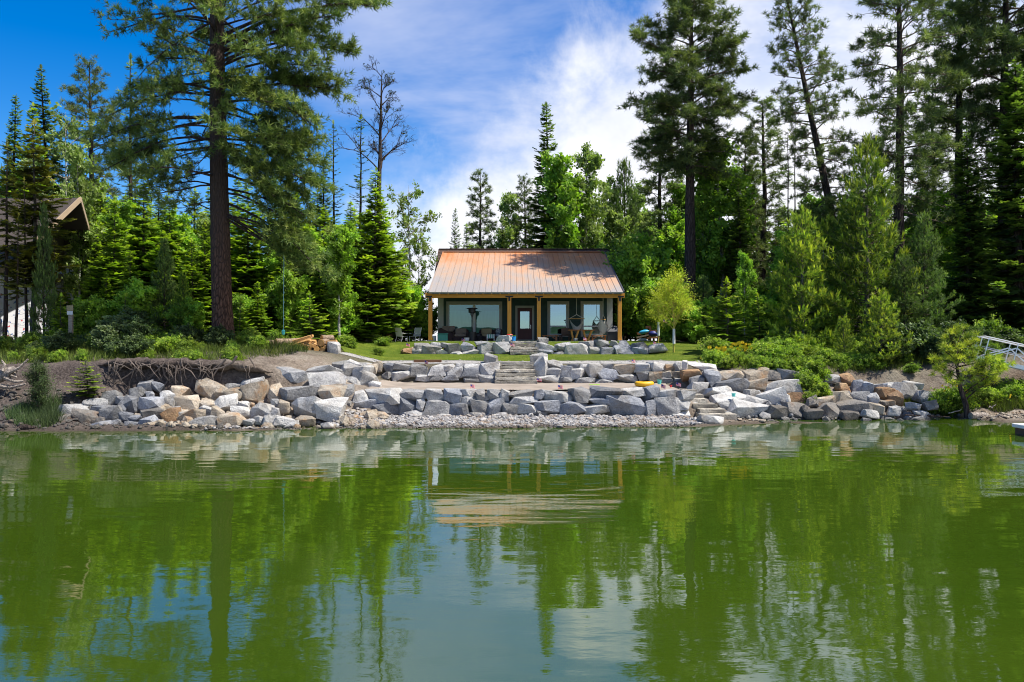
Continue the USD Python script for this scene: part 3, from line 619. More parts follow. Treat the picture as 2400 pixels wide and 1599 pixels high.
def pebbles(n, region, size, seed, flat=0.7):
    rng = np.random.RandomState(seed); x0, y0, x1, y1 = region.bounds
    p = rng.uniform((x0, y0), (x1, y1), (n*2, 2)); p = p[shapely.contains_xy(region, p[:, 0], p[:, 1])][:n]
    base = trimesh.creation.icosphere(0).subdivide() if False else trimesh.creation.octahedron() if hasattr(trimesh.creation, 'octahedron') else trimesh.creation.icosphere(0)
    N, bv, bf = len(p), np.array(base.vertices), np.array(base.faces)
    s = size*np.exp(rng.normal(0, 0.45, N)); sc = s[:, None]*rng.uniform(0.6, 1.25, (N, 3))*np.array([1, 1, flat])
    v = bv[None]*(1+rng.uniform(-.25, .25, (N, len(bv), 1)))*sc[:, None]
    a = rng.uniform(0, 6.28, N); ca, sa = np.cos(a)[:, None], np.sin(a)[:, None]
    v = np.stack([v[..., 0]*ca-v[..., 1]*sa, v[..., 0]*sa+v[..., 1]*ca, v[..., 2]], -1)
    v += np.stack([p[:, 0], p[:, 1], rough_ground(p[:, 0], p[:, 1])+s*0.25], -1)[:, None]
    f = (bf[None]+np.arange(N)[:, None, None]*len(bv)).reshape(-1, 3)
    return trimesh.Trimesh(v.reshape(-1, 3), f, process=False)


BEACH = Polygon([(-13, 32.7), (-8.5, 33.4), (0, 33.8), (7.4, 34.3), (9, 35.2), (9, 36.4), (0, 36.5), (-7, 36.3), (-11, 35)])
single('pebbles', pebbles(9000, BEACH, 0.046, 3), M['pebble'], 'grey and tan pebbles covering the narrow shore below the lower wall', 'pebbles', kind='stuff', smooth=False)
single('gravel_stones', pebbles(2200, GRAVEL.buffer(-0.15), 0.028, 5), M['gravel'], 'pale loose stones of the gravel strip along the lawn edge', 'gravel', kind='stuff')
RB = Polygon([(9, 35.3), (13, 36.1), (22, 36.7), (30, 36.9), (30, 38.6), (22, 38.4), (13, 37.2)])
single('shore_stones', pebbles(700, RB, 0.07, 9), M['stone_tan'], 'scattered small stones on the narrow beach at the right', 'stones', kind='stuff')
LB = Polygon([(-26, 32.5), (-12, 32.8), (-12, 36), (-17, 36.5), (-26, 36)])
single('bank_stones', pebbles(900, LB, 0.075, 10), M['stone_dark'], 'small dark stones and dirt clods on the foot of the left bank', 'stones', kind='stuff')
LP = Polygon([(PX(330, 33), 33.0), (PX(900, 33.5), 33.6), (PX(900, 36), 36.0), (PX(620, 37.5), 37.3), (PX(400, 37), 36.6), (PX(330, 35), 34.6)])
EXTRA = [(0,870,100,960,'light'),(90,890,200,990,'light'),(20,955,120,1030,'light'),(115,930,235,1035,'light'),(-60,850,60,900,'light'),(40,850,130,895,'light'),(-90,900,10,985,'light'),(170,870,240,930,'tan'),(195,985,262,1035,'light'),(-70,980,30,1030,'tan')]
t = Thing('rock_pile', 'heap of pale boulders at the left end of the sand', 'rock pile', P(840, 900, 38))
stones(t, EXTRA, slope_d(850, 40.6, 915, 37.6), rs, ['light'], 0.34, (800, 560), 0.95, 14, 1.3, 0.7)
single('rubble', pebbles(520, LP, 0.13, 13, .8), M['stone_tan'], 'small broken stones filling the gaps of the left boulder piles', 'rubble', kind='stuff')
RP = Polygon([(9.6, 36.6), (22, 37.0), (22, 38.6), (18, 40.6), (12, 41.4), (10.5, 39.5)])
single('rubble', pebbles(420, RP, 0.12, 14, .8), M['stone_grey'], 'small broken stones filling the gaps of the right boulder bank', 'rubble', kind='stuff')

# ------------------------------------------------------------------ the cabin
CX, FL = 0.98, 3.70
cab = Thing('cabin', 'dark green lakeside cabin with rusty metal porch roof and orange timber posts', 'house', (CX, 59, FL))
DP, DW = 55.0, 59.0
EY, EZ, TY, TZ = 54.35, 7.03, 65.9, 11.02          # eave and top of the metal roof
SL = (TZ-EZ)/(TY-EY)
cab.part('foundation', MB().box((CX-6.9, 54.6, 3.3), (CX+6.9, 74, FL-.01)), M['concrete'])
# walls: front with its openings left out, sides, back
OPEN = [(-4.70, -.90, 4.05, 6.42), (.38, 1.50, 3.72, 6.14), (2.78, 4.06, 4.16, 6.44), (5.26, 6.56, 4.16, 6.44)]
WX0, WX1 = CX-6.45, CX+6.45
fw = MB(); x = WX0
for (a, b, z0, z1) in OPEN:
    fw.box((x, DW, FL), (a, DW+.18, 8.3)); fw.box((a, DW, z1), (b, DW+.18, 8.3))
    if z0 > FL+.05: fw.box((a, DW, FL), (b, DW+.18, z0))
    x = b
fw.box((x, DW, FL), (WX1, DW+.18, 8.3))
cab.part('wall', fw, M['siding'])
for sx in (WX0+.09, WX1-.09):
    pr = np.array([(DW+.185, FL), (73.6, FL), (73.6, 6.4), (66.4, 11.0), (61.2, 7.6), (DW+.185, 8.3)])
    sh = trimesh.creation.extrude_polygon(Polygon(pr), 0.18); v = sh.vertices
    cab.part('wall', trimesh.Trimesh(np.stack([v[:, 2]+sx-.09, v[:, 0], v[:, 1]], -1), sh.faces), M['siding'])
cab.part('wall', MB().box((WX0+.2, 73.4, FL), (WX1-.2, 73.58, 6.4)), M['siding'])
cab.part('room', MB().box((WX0+.3, 62.6, FL), (WX1-.3, 62.7, 7.5)).box((WX0+.3, 59.3, FL), (WX1-.3, 62.6, FL+.02)), M['room'])
for xx in (WX0-.02, WX1-.40):
    cab.part('corner_trim', MB().box((xx, DW-.03, FL), (xx+.42, DW+.12, 8.2)), M['trim_light'])
for z in np.arange(FL+.15, 6.7, .30):                          # lap siding between the openings
    xp, bs = WX0+.41, []
    for (a, c, z0, z1) in OPEN:
        if z0-.18 < z+.3 and z < z1+.18:
            if a-.18 > xp: bs.append((xp, a-.16))
            xp = c+.16
    for (xa, xb) in bs+[(xp, WX1-.41)]: cab.part('siding_board', MB().box((xa, DW-.022, z), (xb, DW-.002, z+.285)), M['siding'])


def window(a, b, z0, z1, mull=None, rail=None, blind=.45, pane='pane', curtain=None):
    t = .17
    fr = MB().box((a-t, DW-.06, z1), (b+t, DW+.05, z1+.2)).box((a-t, DW-.055, z0-.16), (b+t, DW+.05, z0)).box((a-t, DW-.05, z0), (a, DW+.05, z1)).box((b, DW-.05, z0), (b+t, DW+.05, z1))
    w = cab.part('window', fr, M['trim'])
    sash = MB(); e = .06
    sash.box((a, DW-.01, z0), (a+e, DW+.07, z1)).box((b-e, DW-.01, z0), (b, DW+.07, z1)).box((a+e, DW-.01, z0), (b-e, DW+.07, z0+e)).box((a+e, DW-.01, z1-e), (b-e, DW+.07, z1))
    if mull is not None: sash.box((mull-.10, DW-.012, z0+e), (mull+.10, DW+.07, z1-e))
    if rail is not None: sash.box((a+e, DW-.012, rail-.05), (b-e, DW+.07, rail+.05))
    cab.part('sash', sash, M['vinyl'], w)
    spans = [(a+e, b-e)] if mull is None else [(a+e, mull-.1), (mull+.1, b-e)]
    for (p, q) in spans:
        zs = [(z0+e, z1-e)] if rail is None else [(z0+e, rail-.05), (rail+.05, z1-e)]
        for (r0, r1) in zs:
            cab.part('pane', MB().quad((p, DW+.04, r0), (q, DW+.04, r0), (q, DW+.04, r1), (p, DW+.04, r1)), M[pane], w)
    if blind: cab.part('blind', MB().box((a+e, DW+.10, z1-e-blind), (b-e, DW+.115, z1)), M['blind'], w)
    if curtain: cab.part('curtain', MB().box((a+e, DW+.22, z0), (b-e, DW+.24, z1)), M['curtain'], w)


window(*OPEN[0], mull=-2.80, blind=.42, pane='pane_teal', curtain=True)
window(*OPEN[2], rail=4.78, blind=.62)
window(*OPEN[3], rail=4.78, blind=.62)
a, b, z0, z1 = OPEN[1]
dr = cab.part('door_frame', MB().box((a-.14, DW-.06, z1), (b+.14, DW+.05, z1+.16)).box((a-.14, DW-.05, FL), (a+.02, DW+.05, z1)).box((b-.02, DW-.05, FL), (b+.14, DW+.05, z1)).box((a, DW-.07, FL), (b, DW+.05, FL+.09)), M['trim'])
dd = cab.part('door', MB().box((a+.03, DW+.0, FL+.1), (a+.22, DW+.06, z1-.02)).box((b-.22, DW+.0, FL+.1), (b-.03, DW+.06, z1-.02)).box((a+.22, DW, z1-.26), (b-.22, DW+.06, z1-.02)).box((a+.22, DW, FL+.1), (b-.22, DW+.06, FL+.92)).box((a+.30, DW-.02, FL+.2), (b-.30, DW, FL+.80)), M['door'])
cab.part('pane', MB().quad((a+.22, DW+.03, FL+.92), (b-.22, DW+.03, FL+.92), (b-.22, DW+.03, z1-.26), (a+.22, DW+.03, z1-.26)), M['pane'], dd)
cab.part('handle', MB().cyl((b-.12, DW-.06, FL+.95), (b-.12, DW-.06, FL+1.15), .02, 6).box((b-.15, DW-.05, FL+.92), (b-.09, DW+.0, FL+1.18)), M['steel'], dd)
# porch timbers
for X in (-5.64, -.185, 1.856, 7.435):
    p = cab.part('post', MB().box((X-.135, DP-.135, FL+.04), (X+.135, DP+.135, 6.66), .012), M['timber_up'])
    cab.part('footing', MB().box((X-.16, DP-.16, FL-.35), (X+.16, DP+.16, FL+.04)), M['concrete'], p)
    l, r = (X-.27, X+.27) if abs(X-.98) < 4 else ((X-.14, X+.27) if X > 0 else (X-.27, X+.14))
    if X > 4: l, r = X-.14, X+.27
    br = MB().box((l, DP-.175, 6.70), (r, DP-.155, 6.80)).box((X-.06, DP-.172, 6.45), (X+.06, DP-.152, 6.71))
    cab.part('bracket', br, M['black_metal'], p)
cab.part('beam', MB().box((-5.98, DP-.15, 6.665), (7.75, DP+.15, 7.00), .012), M['timber_x'])
for k, X in enumerate(np.linspace(-5.55, 7.5, 23)):
    y0, y1 = EY+.12, 61.0
    cab.part('rafter', MB().beam((X, y0, EZ+SL*(y0-EY)-.13), (X, y1, EZ+SL*(y1-EY)-.13), .07, .15), M['timber_x'])
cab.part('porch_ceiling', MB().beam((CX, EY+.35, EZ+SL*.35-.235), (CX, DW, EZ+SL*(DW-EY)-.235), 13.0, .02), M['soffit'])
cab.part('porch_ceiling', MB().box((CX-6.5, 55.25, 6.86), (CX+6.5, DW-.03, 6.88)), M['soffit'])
for X in (-3.6, -1.3, 3.2, 5.6):
    cab.part('recessed_light', MB().cyl((X, 56.6, 6.845), (X, 56.6, 6.862), .09, 12), M['white_paint'])
NP = 31; HW = 6.64; pw = 2*HW/NP
for k in range(NP):
    x0 = CX-HW+k*pw; x1 = x0+pw
    b = MB(); dz = rs.uniform(-.004, .004)
    pf = [(0, 0), (.03, .0), (.045, .006), (pw*.33, .003), (pw*.345, .009), (pw*.36, .003), (pw*.66, .003), (pw*.675, .009), (pw*.69, .003), (pw-.03, 0), (pw-.022, .04), (pw-.004, .04), (pw-.002, 0)]
    v = []
    for (yy, zz) in ((EY, EZ), (TY, TZ)):
        for (u, h) in pf: v.append((x0+u, yy, zz+h+dz))
    for (u, h) in pf: v.append((x0+u, EY, EZ+h+dz-.03))
    n = len(pf); f = []
    for i in range(n-1):
        f += [[i, i+1, n+i+1], [i, n+i+1, n+i], [2*n+i, 2*n+i+1, i+1], [2*n+i, i+1, i]]
    cab.part('roof_panel', b.add(v, f), M['metal_roof'])
for s in (-1, 1):
    X = CX+s*(HW+.03)
    cab.part('rake_trim', MB().beam((X, EY-.02, EZ+.0), (X, TY, TZ+.0), .07, .14), M['metal_roof' if s < 0 else 'dark_grey'])
cab.part('ridge_cap', MB().beam((CX-HW, TY+.02, TZ+.03), (CX+HW, TY+.02, TZ+.03), .34, .05), M['metal_roof'])
cab.part('fascia', MB().box((CX-HW, EY+.02, EZ-.09), (CX+HW, EY+.055, EZ-.012)), M['trim'])
# the shingled main roof behind it
RY, RZ, RW, SS = 66.45, 11.34, 7.07, .667
for (y0, y1) in ((60.2, RY), (RY, 74.4)):
    for r in range(26):
        f0, f1 = r/26, (r+1)/26
        ya, yb = (y0+(y1-y0)*f0, y0+(y1-y0)*f1)
        za, zb = RZ-SS*abs(ya-RY), RZ-SS*abs(yb-RY)
        up = .018
        q = MB()
        hi, lo = ((yb, zb), (ya, za)) if y1 == RY else ((ya, za), (yb, zb))
        q.add([(CX-RW, lo[0], lo[1]+up+.02), (CX+RW, lo[0], lo[1]+up+.02), (CX+RW, hi[0], hi[1]+.004), (CX-RW, hi[0], hi[1]+.004), (CX-RW, lo[0], lo[1]-.005), (CX+RW, lo[0], lo[1]-.005)], [[0, 1, 2], [0, 2, 3], [4, 5, 1], [4, 1, 0]])
        cab.part('shingle_course', q, M['shingle'])
    c = MB().beam((CX, y0, RZ-SS*abs(y0-RY)-.06), (CX, y1, RZ-SS*abs(y1-RY)-.06), 2*RW-.02, .09)
    cab.part('roof_deck', c, M['soffit'])
    for s in (-1, 1):
        cab.part('rake_board', MB().beam((CX+s*(RW+.02), y0, RZ-SS*abs(y0-RY)-.07), (CX+s*(RW+.02), y1, RZ-SS*abs(y1-RY)-.07), .04, .2), M['shingle'])
cab.part('ridge_cap', MB().beam((CX-RW, RY, RZ+.03), (CX+RW, RY, RZ+.03), .26, .05), M['shingle'])

# ------------------------------------------------------------------ the neighbour's house at the left
ND = 54.0
nb = Thing('neighbour_house', 'unfinished gabled house wrapped in white sheeting behind trees at left', 'house', (PX(60, ND), ND, 3.6))
pk, eL, eR = P(172, 466, 52), P(2, 626, 46.5), P(216, 618, 58)                      # the gable stands edge-on towards the cabin
depthv = np.array([-1.0, 0.04, 0])


def quadm(a, b, c, d, th, n=None):
    a, b, c, d = map(np.asarray, (a, b, c, d)); nn = np.cross(b-a, d-a); nn = nn/np.linalg.norm(nn)*th
    return trimesh.convex.convex_hull(np.array([a, b, c, d, a-nn, b-nn, c-nn, d-nn]))


over = np.array([.45, 0, 0])
NB = 16
for (e, nm) in ((eL, 'left'), (eR, 'right')):
    A0, A1 = pk+over, e+over
    B0, B1 = pk+depthv*12, e+depthv*12
    nb.part('roof_deck', quadm(A0-(0, 0, .05), A1-(0, 0, .05), B1-(0, 0, .05), B0-(0, 0, .05), .12), M['soffit'])
    for r in range(NB):
        f0, f1 = r/NB, (r+1)/NB
        a0, a1, b0, b1 = A0+(A1-A0)*f0, A0+(A1-A0)*f1, B0+(B1-B0)*f0, B0+(B1-B0)*f1
        q = MB().add([a0+(0, 0, .01), a1+(0, 0, .05), b1+(0, 0, .05), b0+(0, 0, .01), a1-(0, 0, .0), b1-(0, 0, .0)], [[0, 1, 2], [0, 2, 3], [1, 4, 5], [1, 5, 2]])
        nb.part('shingle_course', q, M['shingle_grey'])
    nb.part('fascia', MB().beam(A0-(0, 0, .02)+over*.06, A1-(0, 0, .02)+over*.06, .06, .30), M['fascia'])
inb = depthv*1.3
gz = 7.3
tL, tR = np.array([eL[0]+.1, eL[1], 0]), np.array([eR[0]-.1, eR[1], 0])
base = lambda q, z: np.array([q[0], q[1], z])
nb.part('gable_wall', trimesh.convex.convex_hull(np.array([pk+inb-(0, 0, .15), eL+inb+(.25, 0, 0), eR+inb-(.25, 0, 0)]+[q+depthv*.15 for q in (pk+inb-(0, 0, .15), eL+inb+(.25, 0, 0), eR+inb-(.25, 0, 0))])), M['olive_wall'])
for k in range(1, 14):
    f = k/14; pt = eL+(eR-eL)*f; fp = (pk[1]-eL[1])/(eR[1]-eL[1]); top = eL[2]+(pk[2]-eL[2])*f/fp if f < fp else pk[2]+(eR[2]-pk[2])*(f-fp)/(1-fp)
    nb.part('batten', MB().beam(base(pt+inb-depthv*.03, gz+1.1), base(pt+inb-depthv*.03, top-.3), .05, .03), M['olive_wall'])
nb.part('band_board', quadm(base(tL+inb*.9, gz+.5), base(tR+inb*.9, gz+.5), base(tR+inb*.9, gz+1.1), base(tL+inb*.9, gz+1.1), .12), M['tan_wall'])
nb.part('wall', quadm(base(tL+inb, 3.4), base(tR+inb, 3.4), base(tR+inb, gz+.5), base(tL+inb, gz+.5), .2), M['wrap'])
nb.part('wall', quadm(base(tR+inb, 3.4), base(tR+depthv*11.5, 3.4), base(tR+depthv*11.5, eR[2]-.3), base(tR+inb, eR[2]-.3), .2), M['wrap'])
nb.part('wall', quadm(base(tL+depthv*11.5, 3.4), base(tL+inb, 3.4), base(tL+inb, eL[2]), base(tL+depthv*11.5, eL[2]), .2), M['wrap'])

# ------------------------------------------------------------------ the gangway at the right
GA, GB = np.array([PX(2288, 40.2), 40.2, PZ(834, 40.2)]), np.array([PX(2288, 40.2)+9.0, 37.6, PZ(834, 40.2)-2.35])
gd = (GB-GA)/np.linalg.norm(GB-GA); gs = np.cross((0, 0, 1), gd); gs /= np.linalg.norm(gs); gup = np.cross(gd, gs)
gw = Thing('gangway', 'aluminium gangway with railings sloping from the bank down to the dock', 'gangway', GA)
GW = 1.25
L = np.linalg.norm(GB-GA)
gat = lambda s, w, h: GA+gd*s+gs*w+gup*h
for k in range(int(L/.15)):
    s = k*.15+.07
    gw.part('deck_plank', MB().beam(gat(s, .05, 0), gat(s, GW-.05, 0), .14, .035, gup), M['deck'])
for w in (0, GW):
    gw.part('side_beam', MB().beam(gat(0, w, -.06), gat(L, w, -.06), .07, .2, gup), M['aluminium'])
    o = 0.05 if w == 0 else .0
    top = [gat(-.15+o, w, .02), gat(-.2+o, w, .75), gat(-.12+o, w, .98), gat(.1+o, w, 1.05), gat(L, w, 1.05)]
    gw.part('handrail', MB().tube(top, .032, 8), M['aluminium'])
    gw.part('rail', MB().tube([gat(-.2, w, .52), gat(L, w, .52)], .02, 6), M['aluminium'])
    for k, s in enumerate(np.arange(.35, L, 1.32)):
        gw.part('baluster', MB().beam(gat(s, w, 0), gat(s, w, 1.04), .045, .045, gd), M['aluminium'])
        gw.part('brace', MB().beam(gat(s+1.30, w, .02), gat(s+.04, w, .80), .06, .04, gs) if k % 2 else MB().beam(gat(s+.02, w, .02), gat(s+1.28, w, .80), .06, .04, gs), M['aluminium'])
dk = Thing('dock', 'corner of a floating dock with white rim at the right edge', 'dock', P(2420, 1020, 31))
p0 = P(2371, 1022, 31.0)
DX = PX(2371, 31.7)
dk.part('dock_rim', MB().box((DX, 30.5, .27), (DX+4, 30.62, .42), .02).box((DX, 30.62, .27), (DX+.12, 31.58, .42), .02).box((DX, 31.58, .27), (DX+4, 31.7, .42), .02), M['white_paint'])
for k in range(24): dk.part('deck_plank', MB().box((DX+.12+k*.16, 30.62, .36), (DX+.12+k*.16+.15, 31.58, .40)), M['deck'])
dk.part('dock_side', MB().box((DX+.10, 30.56, -.2), (DX+4, 31.64, .268)), M['dock_brown'])

# ------------------------------------------------------------------ trees and plants
stage.CreateClassPrim('/World/Shapes')
def unit(v): return v/(np.linalg.norm(v, axis=-1, keepdims=True)+1e-12)


def emit(tmpl, pos, z, y, scale, rng=None, jitter=0.0):
    """Copies of a small template (k, 3, 3 triangles; z forward, y up) at pos, pointing along z."""
    z = unit(z); x = unit(np.cross(y, z)); y = np.cross(z, x)
    Rm = np.stack([x, y, z], -1); sc = np.broadcast_to(scale, (len(pos),))
    v = np.einsum('nij,kj->nki', Rm, tmpl.reshape(-1, 3))*sc[:, None, None]+pos[:, None]
    return v.reshape(-1, 3)


def tuft_template(n, rng, a0=15, a1=80, w=.07, stem=.4):
    t = []
    for i in range(n):
        az, an = rng.uniform(0, 6.283), math.radians(rng.uniform(a0, a1)); b = np.array([0, 0, rng.uniform(-.1, stem)])
        dr = np.array([math.sin(an)*math.cos(az), math.sin(an)*math.sin(az), math.cos(an)]); sd = unit(np.cross(dr, rng.normal(size=3)))*w/2
        L = rng.uniform(.7, 1.0)
        t.append([b+dr*.08-sd, b+dr*.08+sd, b+dr*L])
    return np.array(t)


def frond_template(rng, n=5, w=.17, flat=.07):
    t = []
    for s in (-1, 1):
        for k in range(n):
            z0 = .06+.80*k/n; L = .50*(1-.62*k/n)*rng.uniform(.8, 1.15)
            t.append([[0, 0, z0-w*.4], [0, 0, z0+w], [s*L, rng.uniform(-flat, flat)-.03, z0+L*.62]])
    t.append([[-.05, 0, .7], [.05, 0, .7], [0, .02, 1.08]]); t.append([[-.035, 0, 0], [.035, 0, 0], [0, 0, .9]])
    return np.array(t)


def leaf_template(n, rng, size=.32, narrow=.62):
    t = []
    for i in range(n):
        c = unit(rng.normal(size=3))*rng.uniform(.25, 1.0); nrm = unit(rng.normal(size=3)+np.array([0, .5, 0])); a = unit(np.cross(nrm, rng.normal(size=3))); b = np.cross(nrm, a)
        L, W = size*rng.uniform(.7, 1.2), size*narrow*rng.uniform(.7, 1.2)
        t += [[c-a*L, c+b*W, c+a*L], [c-a*L, c+a*L, c-b*W]]
    return np.array(t)


rt_ = np.random.RandomState(5)
TUFT = tuft_template(15, rt_, w=.105); TUFT_S = tuft_template(11, rt_, 12, 70, .12); CANDLE = tuft_template(9, rt_, 6, 30, .16, .5)
FROND = frond_template(rt_); LEAVES = leaf_template(9, rt_); LEAVES_N = leaf_template(10, rt_, .26, .25)


class Plant:
    """Collects wood and leaves; leaves keep a tint (0 old and inner, 1 new and outer)."""
    def __init__(s): s.w, s.v, s.t, s.n = MB(), [], [], 0
    def wood(s, pts, r, n=5): s.w.tube(pts, r, n, False)
    def leaves(s, tmpl, pos, z, y, sc, tint):
        if len(pos) == 0: return
        s.v.append(emit(tmpl, np.asarray(pos, float), np.asarray(z, float), np.asarray(y, float), sc)); s.t.append(np.repeat(np.clip(tint, 0, 1), tmpl.shape[0]*3))
    def crown(s):
        v = np.vstack(s.v); return trimesh.Trimesh(v, np.arange(len(v)).reshape(-1, 3), process=False), np.concatenate(s.t)
    def tris(s): return sum(len(a) for a in s.v)//3


def curve(p, q, bow, n, rng, wob):
    t = np.linspace(0, 1, n)[:, None]; c = p+(q-p)*t; c[:, 2] += bow*np.sin(np.pi*t[:, 0])
    w = rng.normal(0, wob, (n, 3)); w[0] = 0; w = np.cumsum(w, 0)*.5
    return c+w*np.linspace(0, 1, n)[:, None]


def trunk_path(h, rng, lean=(0, 0), wob=.05, n=14):
    t = np.linspace(0, 1, n); x = lean[0]*t+np.cumsum(rng.normal(0, wob, n))*.5; y = lean[1]*t+np.cumsum(rng.normal(0, wob, n))*.5
    x -= x[0]; y -= y[0]; return np.stack([x, y, h*t], 1)


def on(path, z): return np.array([np.interp(z, path[:, 2], path[:, 0]), np.interp(z, path[:, 2], path[:, 1]), z])


def tufted_limb(P_, rng, c, r0, foliage_from=.3, tw=5.0, tlen=.9, size=.30, tmpl=TUFT, per=4, up=.35, tip=.0, dens=1.0, sides=5):
    L = np.linalg.norm(np.diff(c, axis=0), axis=1).sum()
    P_.wood(c, np.linspace(r0, max(r0*.22, .010), len(c)), sides)
    k = max(2, int(L*tw*(1-foliage_from)*dens)); ss = np.sort(rng.uniform(foliage_from, 1, k)); ss[-1] = 1
    idx = ss*(len(c)-1); i = np.minimum(idx.astype(int), len(c)-2); fr = (idx-i)[:, None]
    b = c[i]*(1-fr)+c[i+1]*fr; tg = unit(c[i+1]-c[i])
    pos, dr, tn = [], [], []
    for j in range(k):
        side = unit(np.cross(tg[j], (0, 0, 1)))*(1 if rng.rand() < .5 else -1)
        a = math.radians(rng.uniform(15, 80)) if ss[j] < .97 else math.radians(rng.uniform(0, 20))
        d = unit(tg[j]*math.cos(a)+side*math.sin(a)+np.array([0, 0, rng.uniform(-.45, up+.45)]))
        l = tlen*(1.15-.65*ss[j])*rng.uniform(.5, 1.15)
        q = np.array([b[j]+d*l*t+np.array([0, 0, .18*l*t*t]) for t in np.linspace(0, 1, 4)])
        P_.wood(q, np.linspace(.018, .006, 4), 3)
        m = max(2, int(per*rng.uniform(.7, 1.4)))
        t = np.concatenate([rng.uniform(.35, 1, m-1), [1]])
        e = b[j]+d*(l*t)[:, None]+np.stack([0*t, 0*t, .18*l*t*t], 1)+rng.normal(0, .10*tlen, (m, 3))*np.array([1, 1, .7])
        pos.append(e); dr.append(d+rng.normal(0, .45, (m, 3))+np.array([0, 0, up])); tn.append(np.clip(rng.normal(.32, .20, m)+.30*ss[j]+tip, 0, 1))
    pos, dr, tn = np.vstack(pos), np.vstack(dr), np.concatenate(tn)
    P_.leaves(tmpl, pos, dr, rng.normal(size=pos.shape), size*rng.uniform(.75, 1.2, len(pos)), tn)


def pine(seed, h, r, base, radius, n, lean=(0, 0), droop=.0, size=.30, tmpl=TUFT, tw=5.0, tlen=.9, per=4, wob=.06, bare=10, dens=1.0, tip=0.0, up=.35, ffrom=.3, sides=10):
    """radius(t) is the crown's radius at share t of its height, from the lowest limb to the top."""
    g = np.random.RandomState(seed); Q = Plant(); tr = trunk_path(h, g, lean, wob)
    t = np.linspace(0, 1, len(tr)); rr = r*(1-t)**.75+.02; rr[0] *= 1.22
    tw_, = (MB(),); tw_.tube(np.vstack([tr[0]-(0, 0, .4), tr]), np.concatenate([[rr[0]*1.1], rr]), sides, False)
    for i in range(n):
        u = (i+g.uniform(0, 1))/n; z = base+(h-base)*u*.985
        L = radius(u)*g.uniform(.62, 1.12); az = i*2.399+g.uniform(-.6, .6)
        p = on(tr, z); el = math.radians(-12*(1-u)+48*u*u+g.uniform(-10, 12))-droop*(1-u)
        q = p+np.array([math.cos(az)*math.cos(el), math.sin(az)*math.cos(el), math.sin(el)])*L
        c = curve(p, q, L*g.uniform(-.02, .12), 8, g, .05*L**.5)
        tufted_limb(Q, g, c, .018+.014*L, ffrom, tw, tlen, size, tmpl, per, up, tip+.1*u, dens)
    for i in range(bare):
        z = base*g.uniform(.45, 1.15); L = g.uniform(.5, 1.6); az = g.uniform(0, 6.28); p = on(tr, z)
        Q.wood(curve(p, p+np.array([math.cos(az), math.sin(az), g.uniform(-.3, .1)])*L, -.1, 5, g, .08), np.linspace(.022, .006, 5), 3)
    return tw_, Q


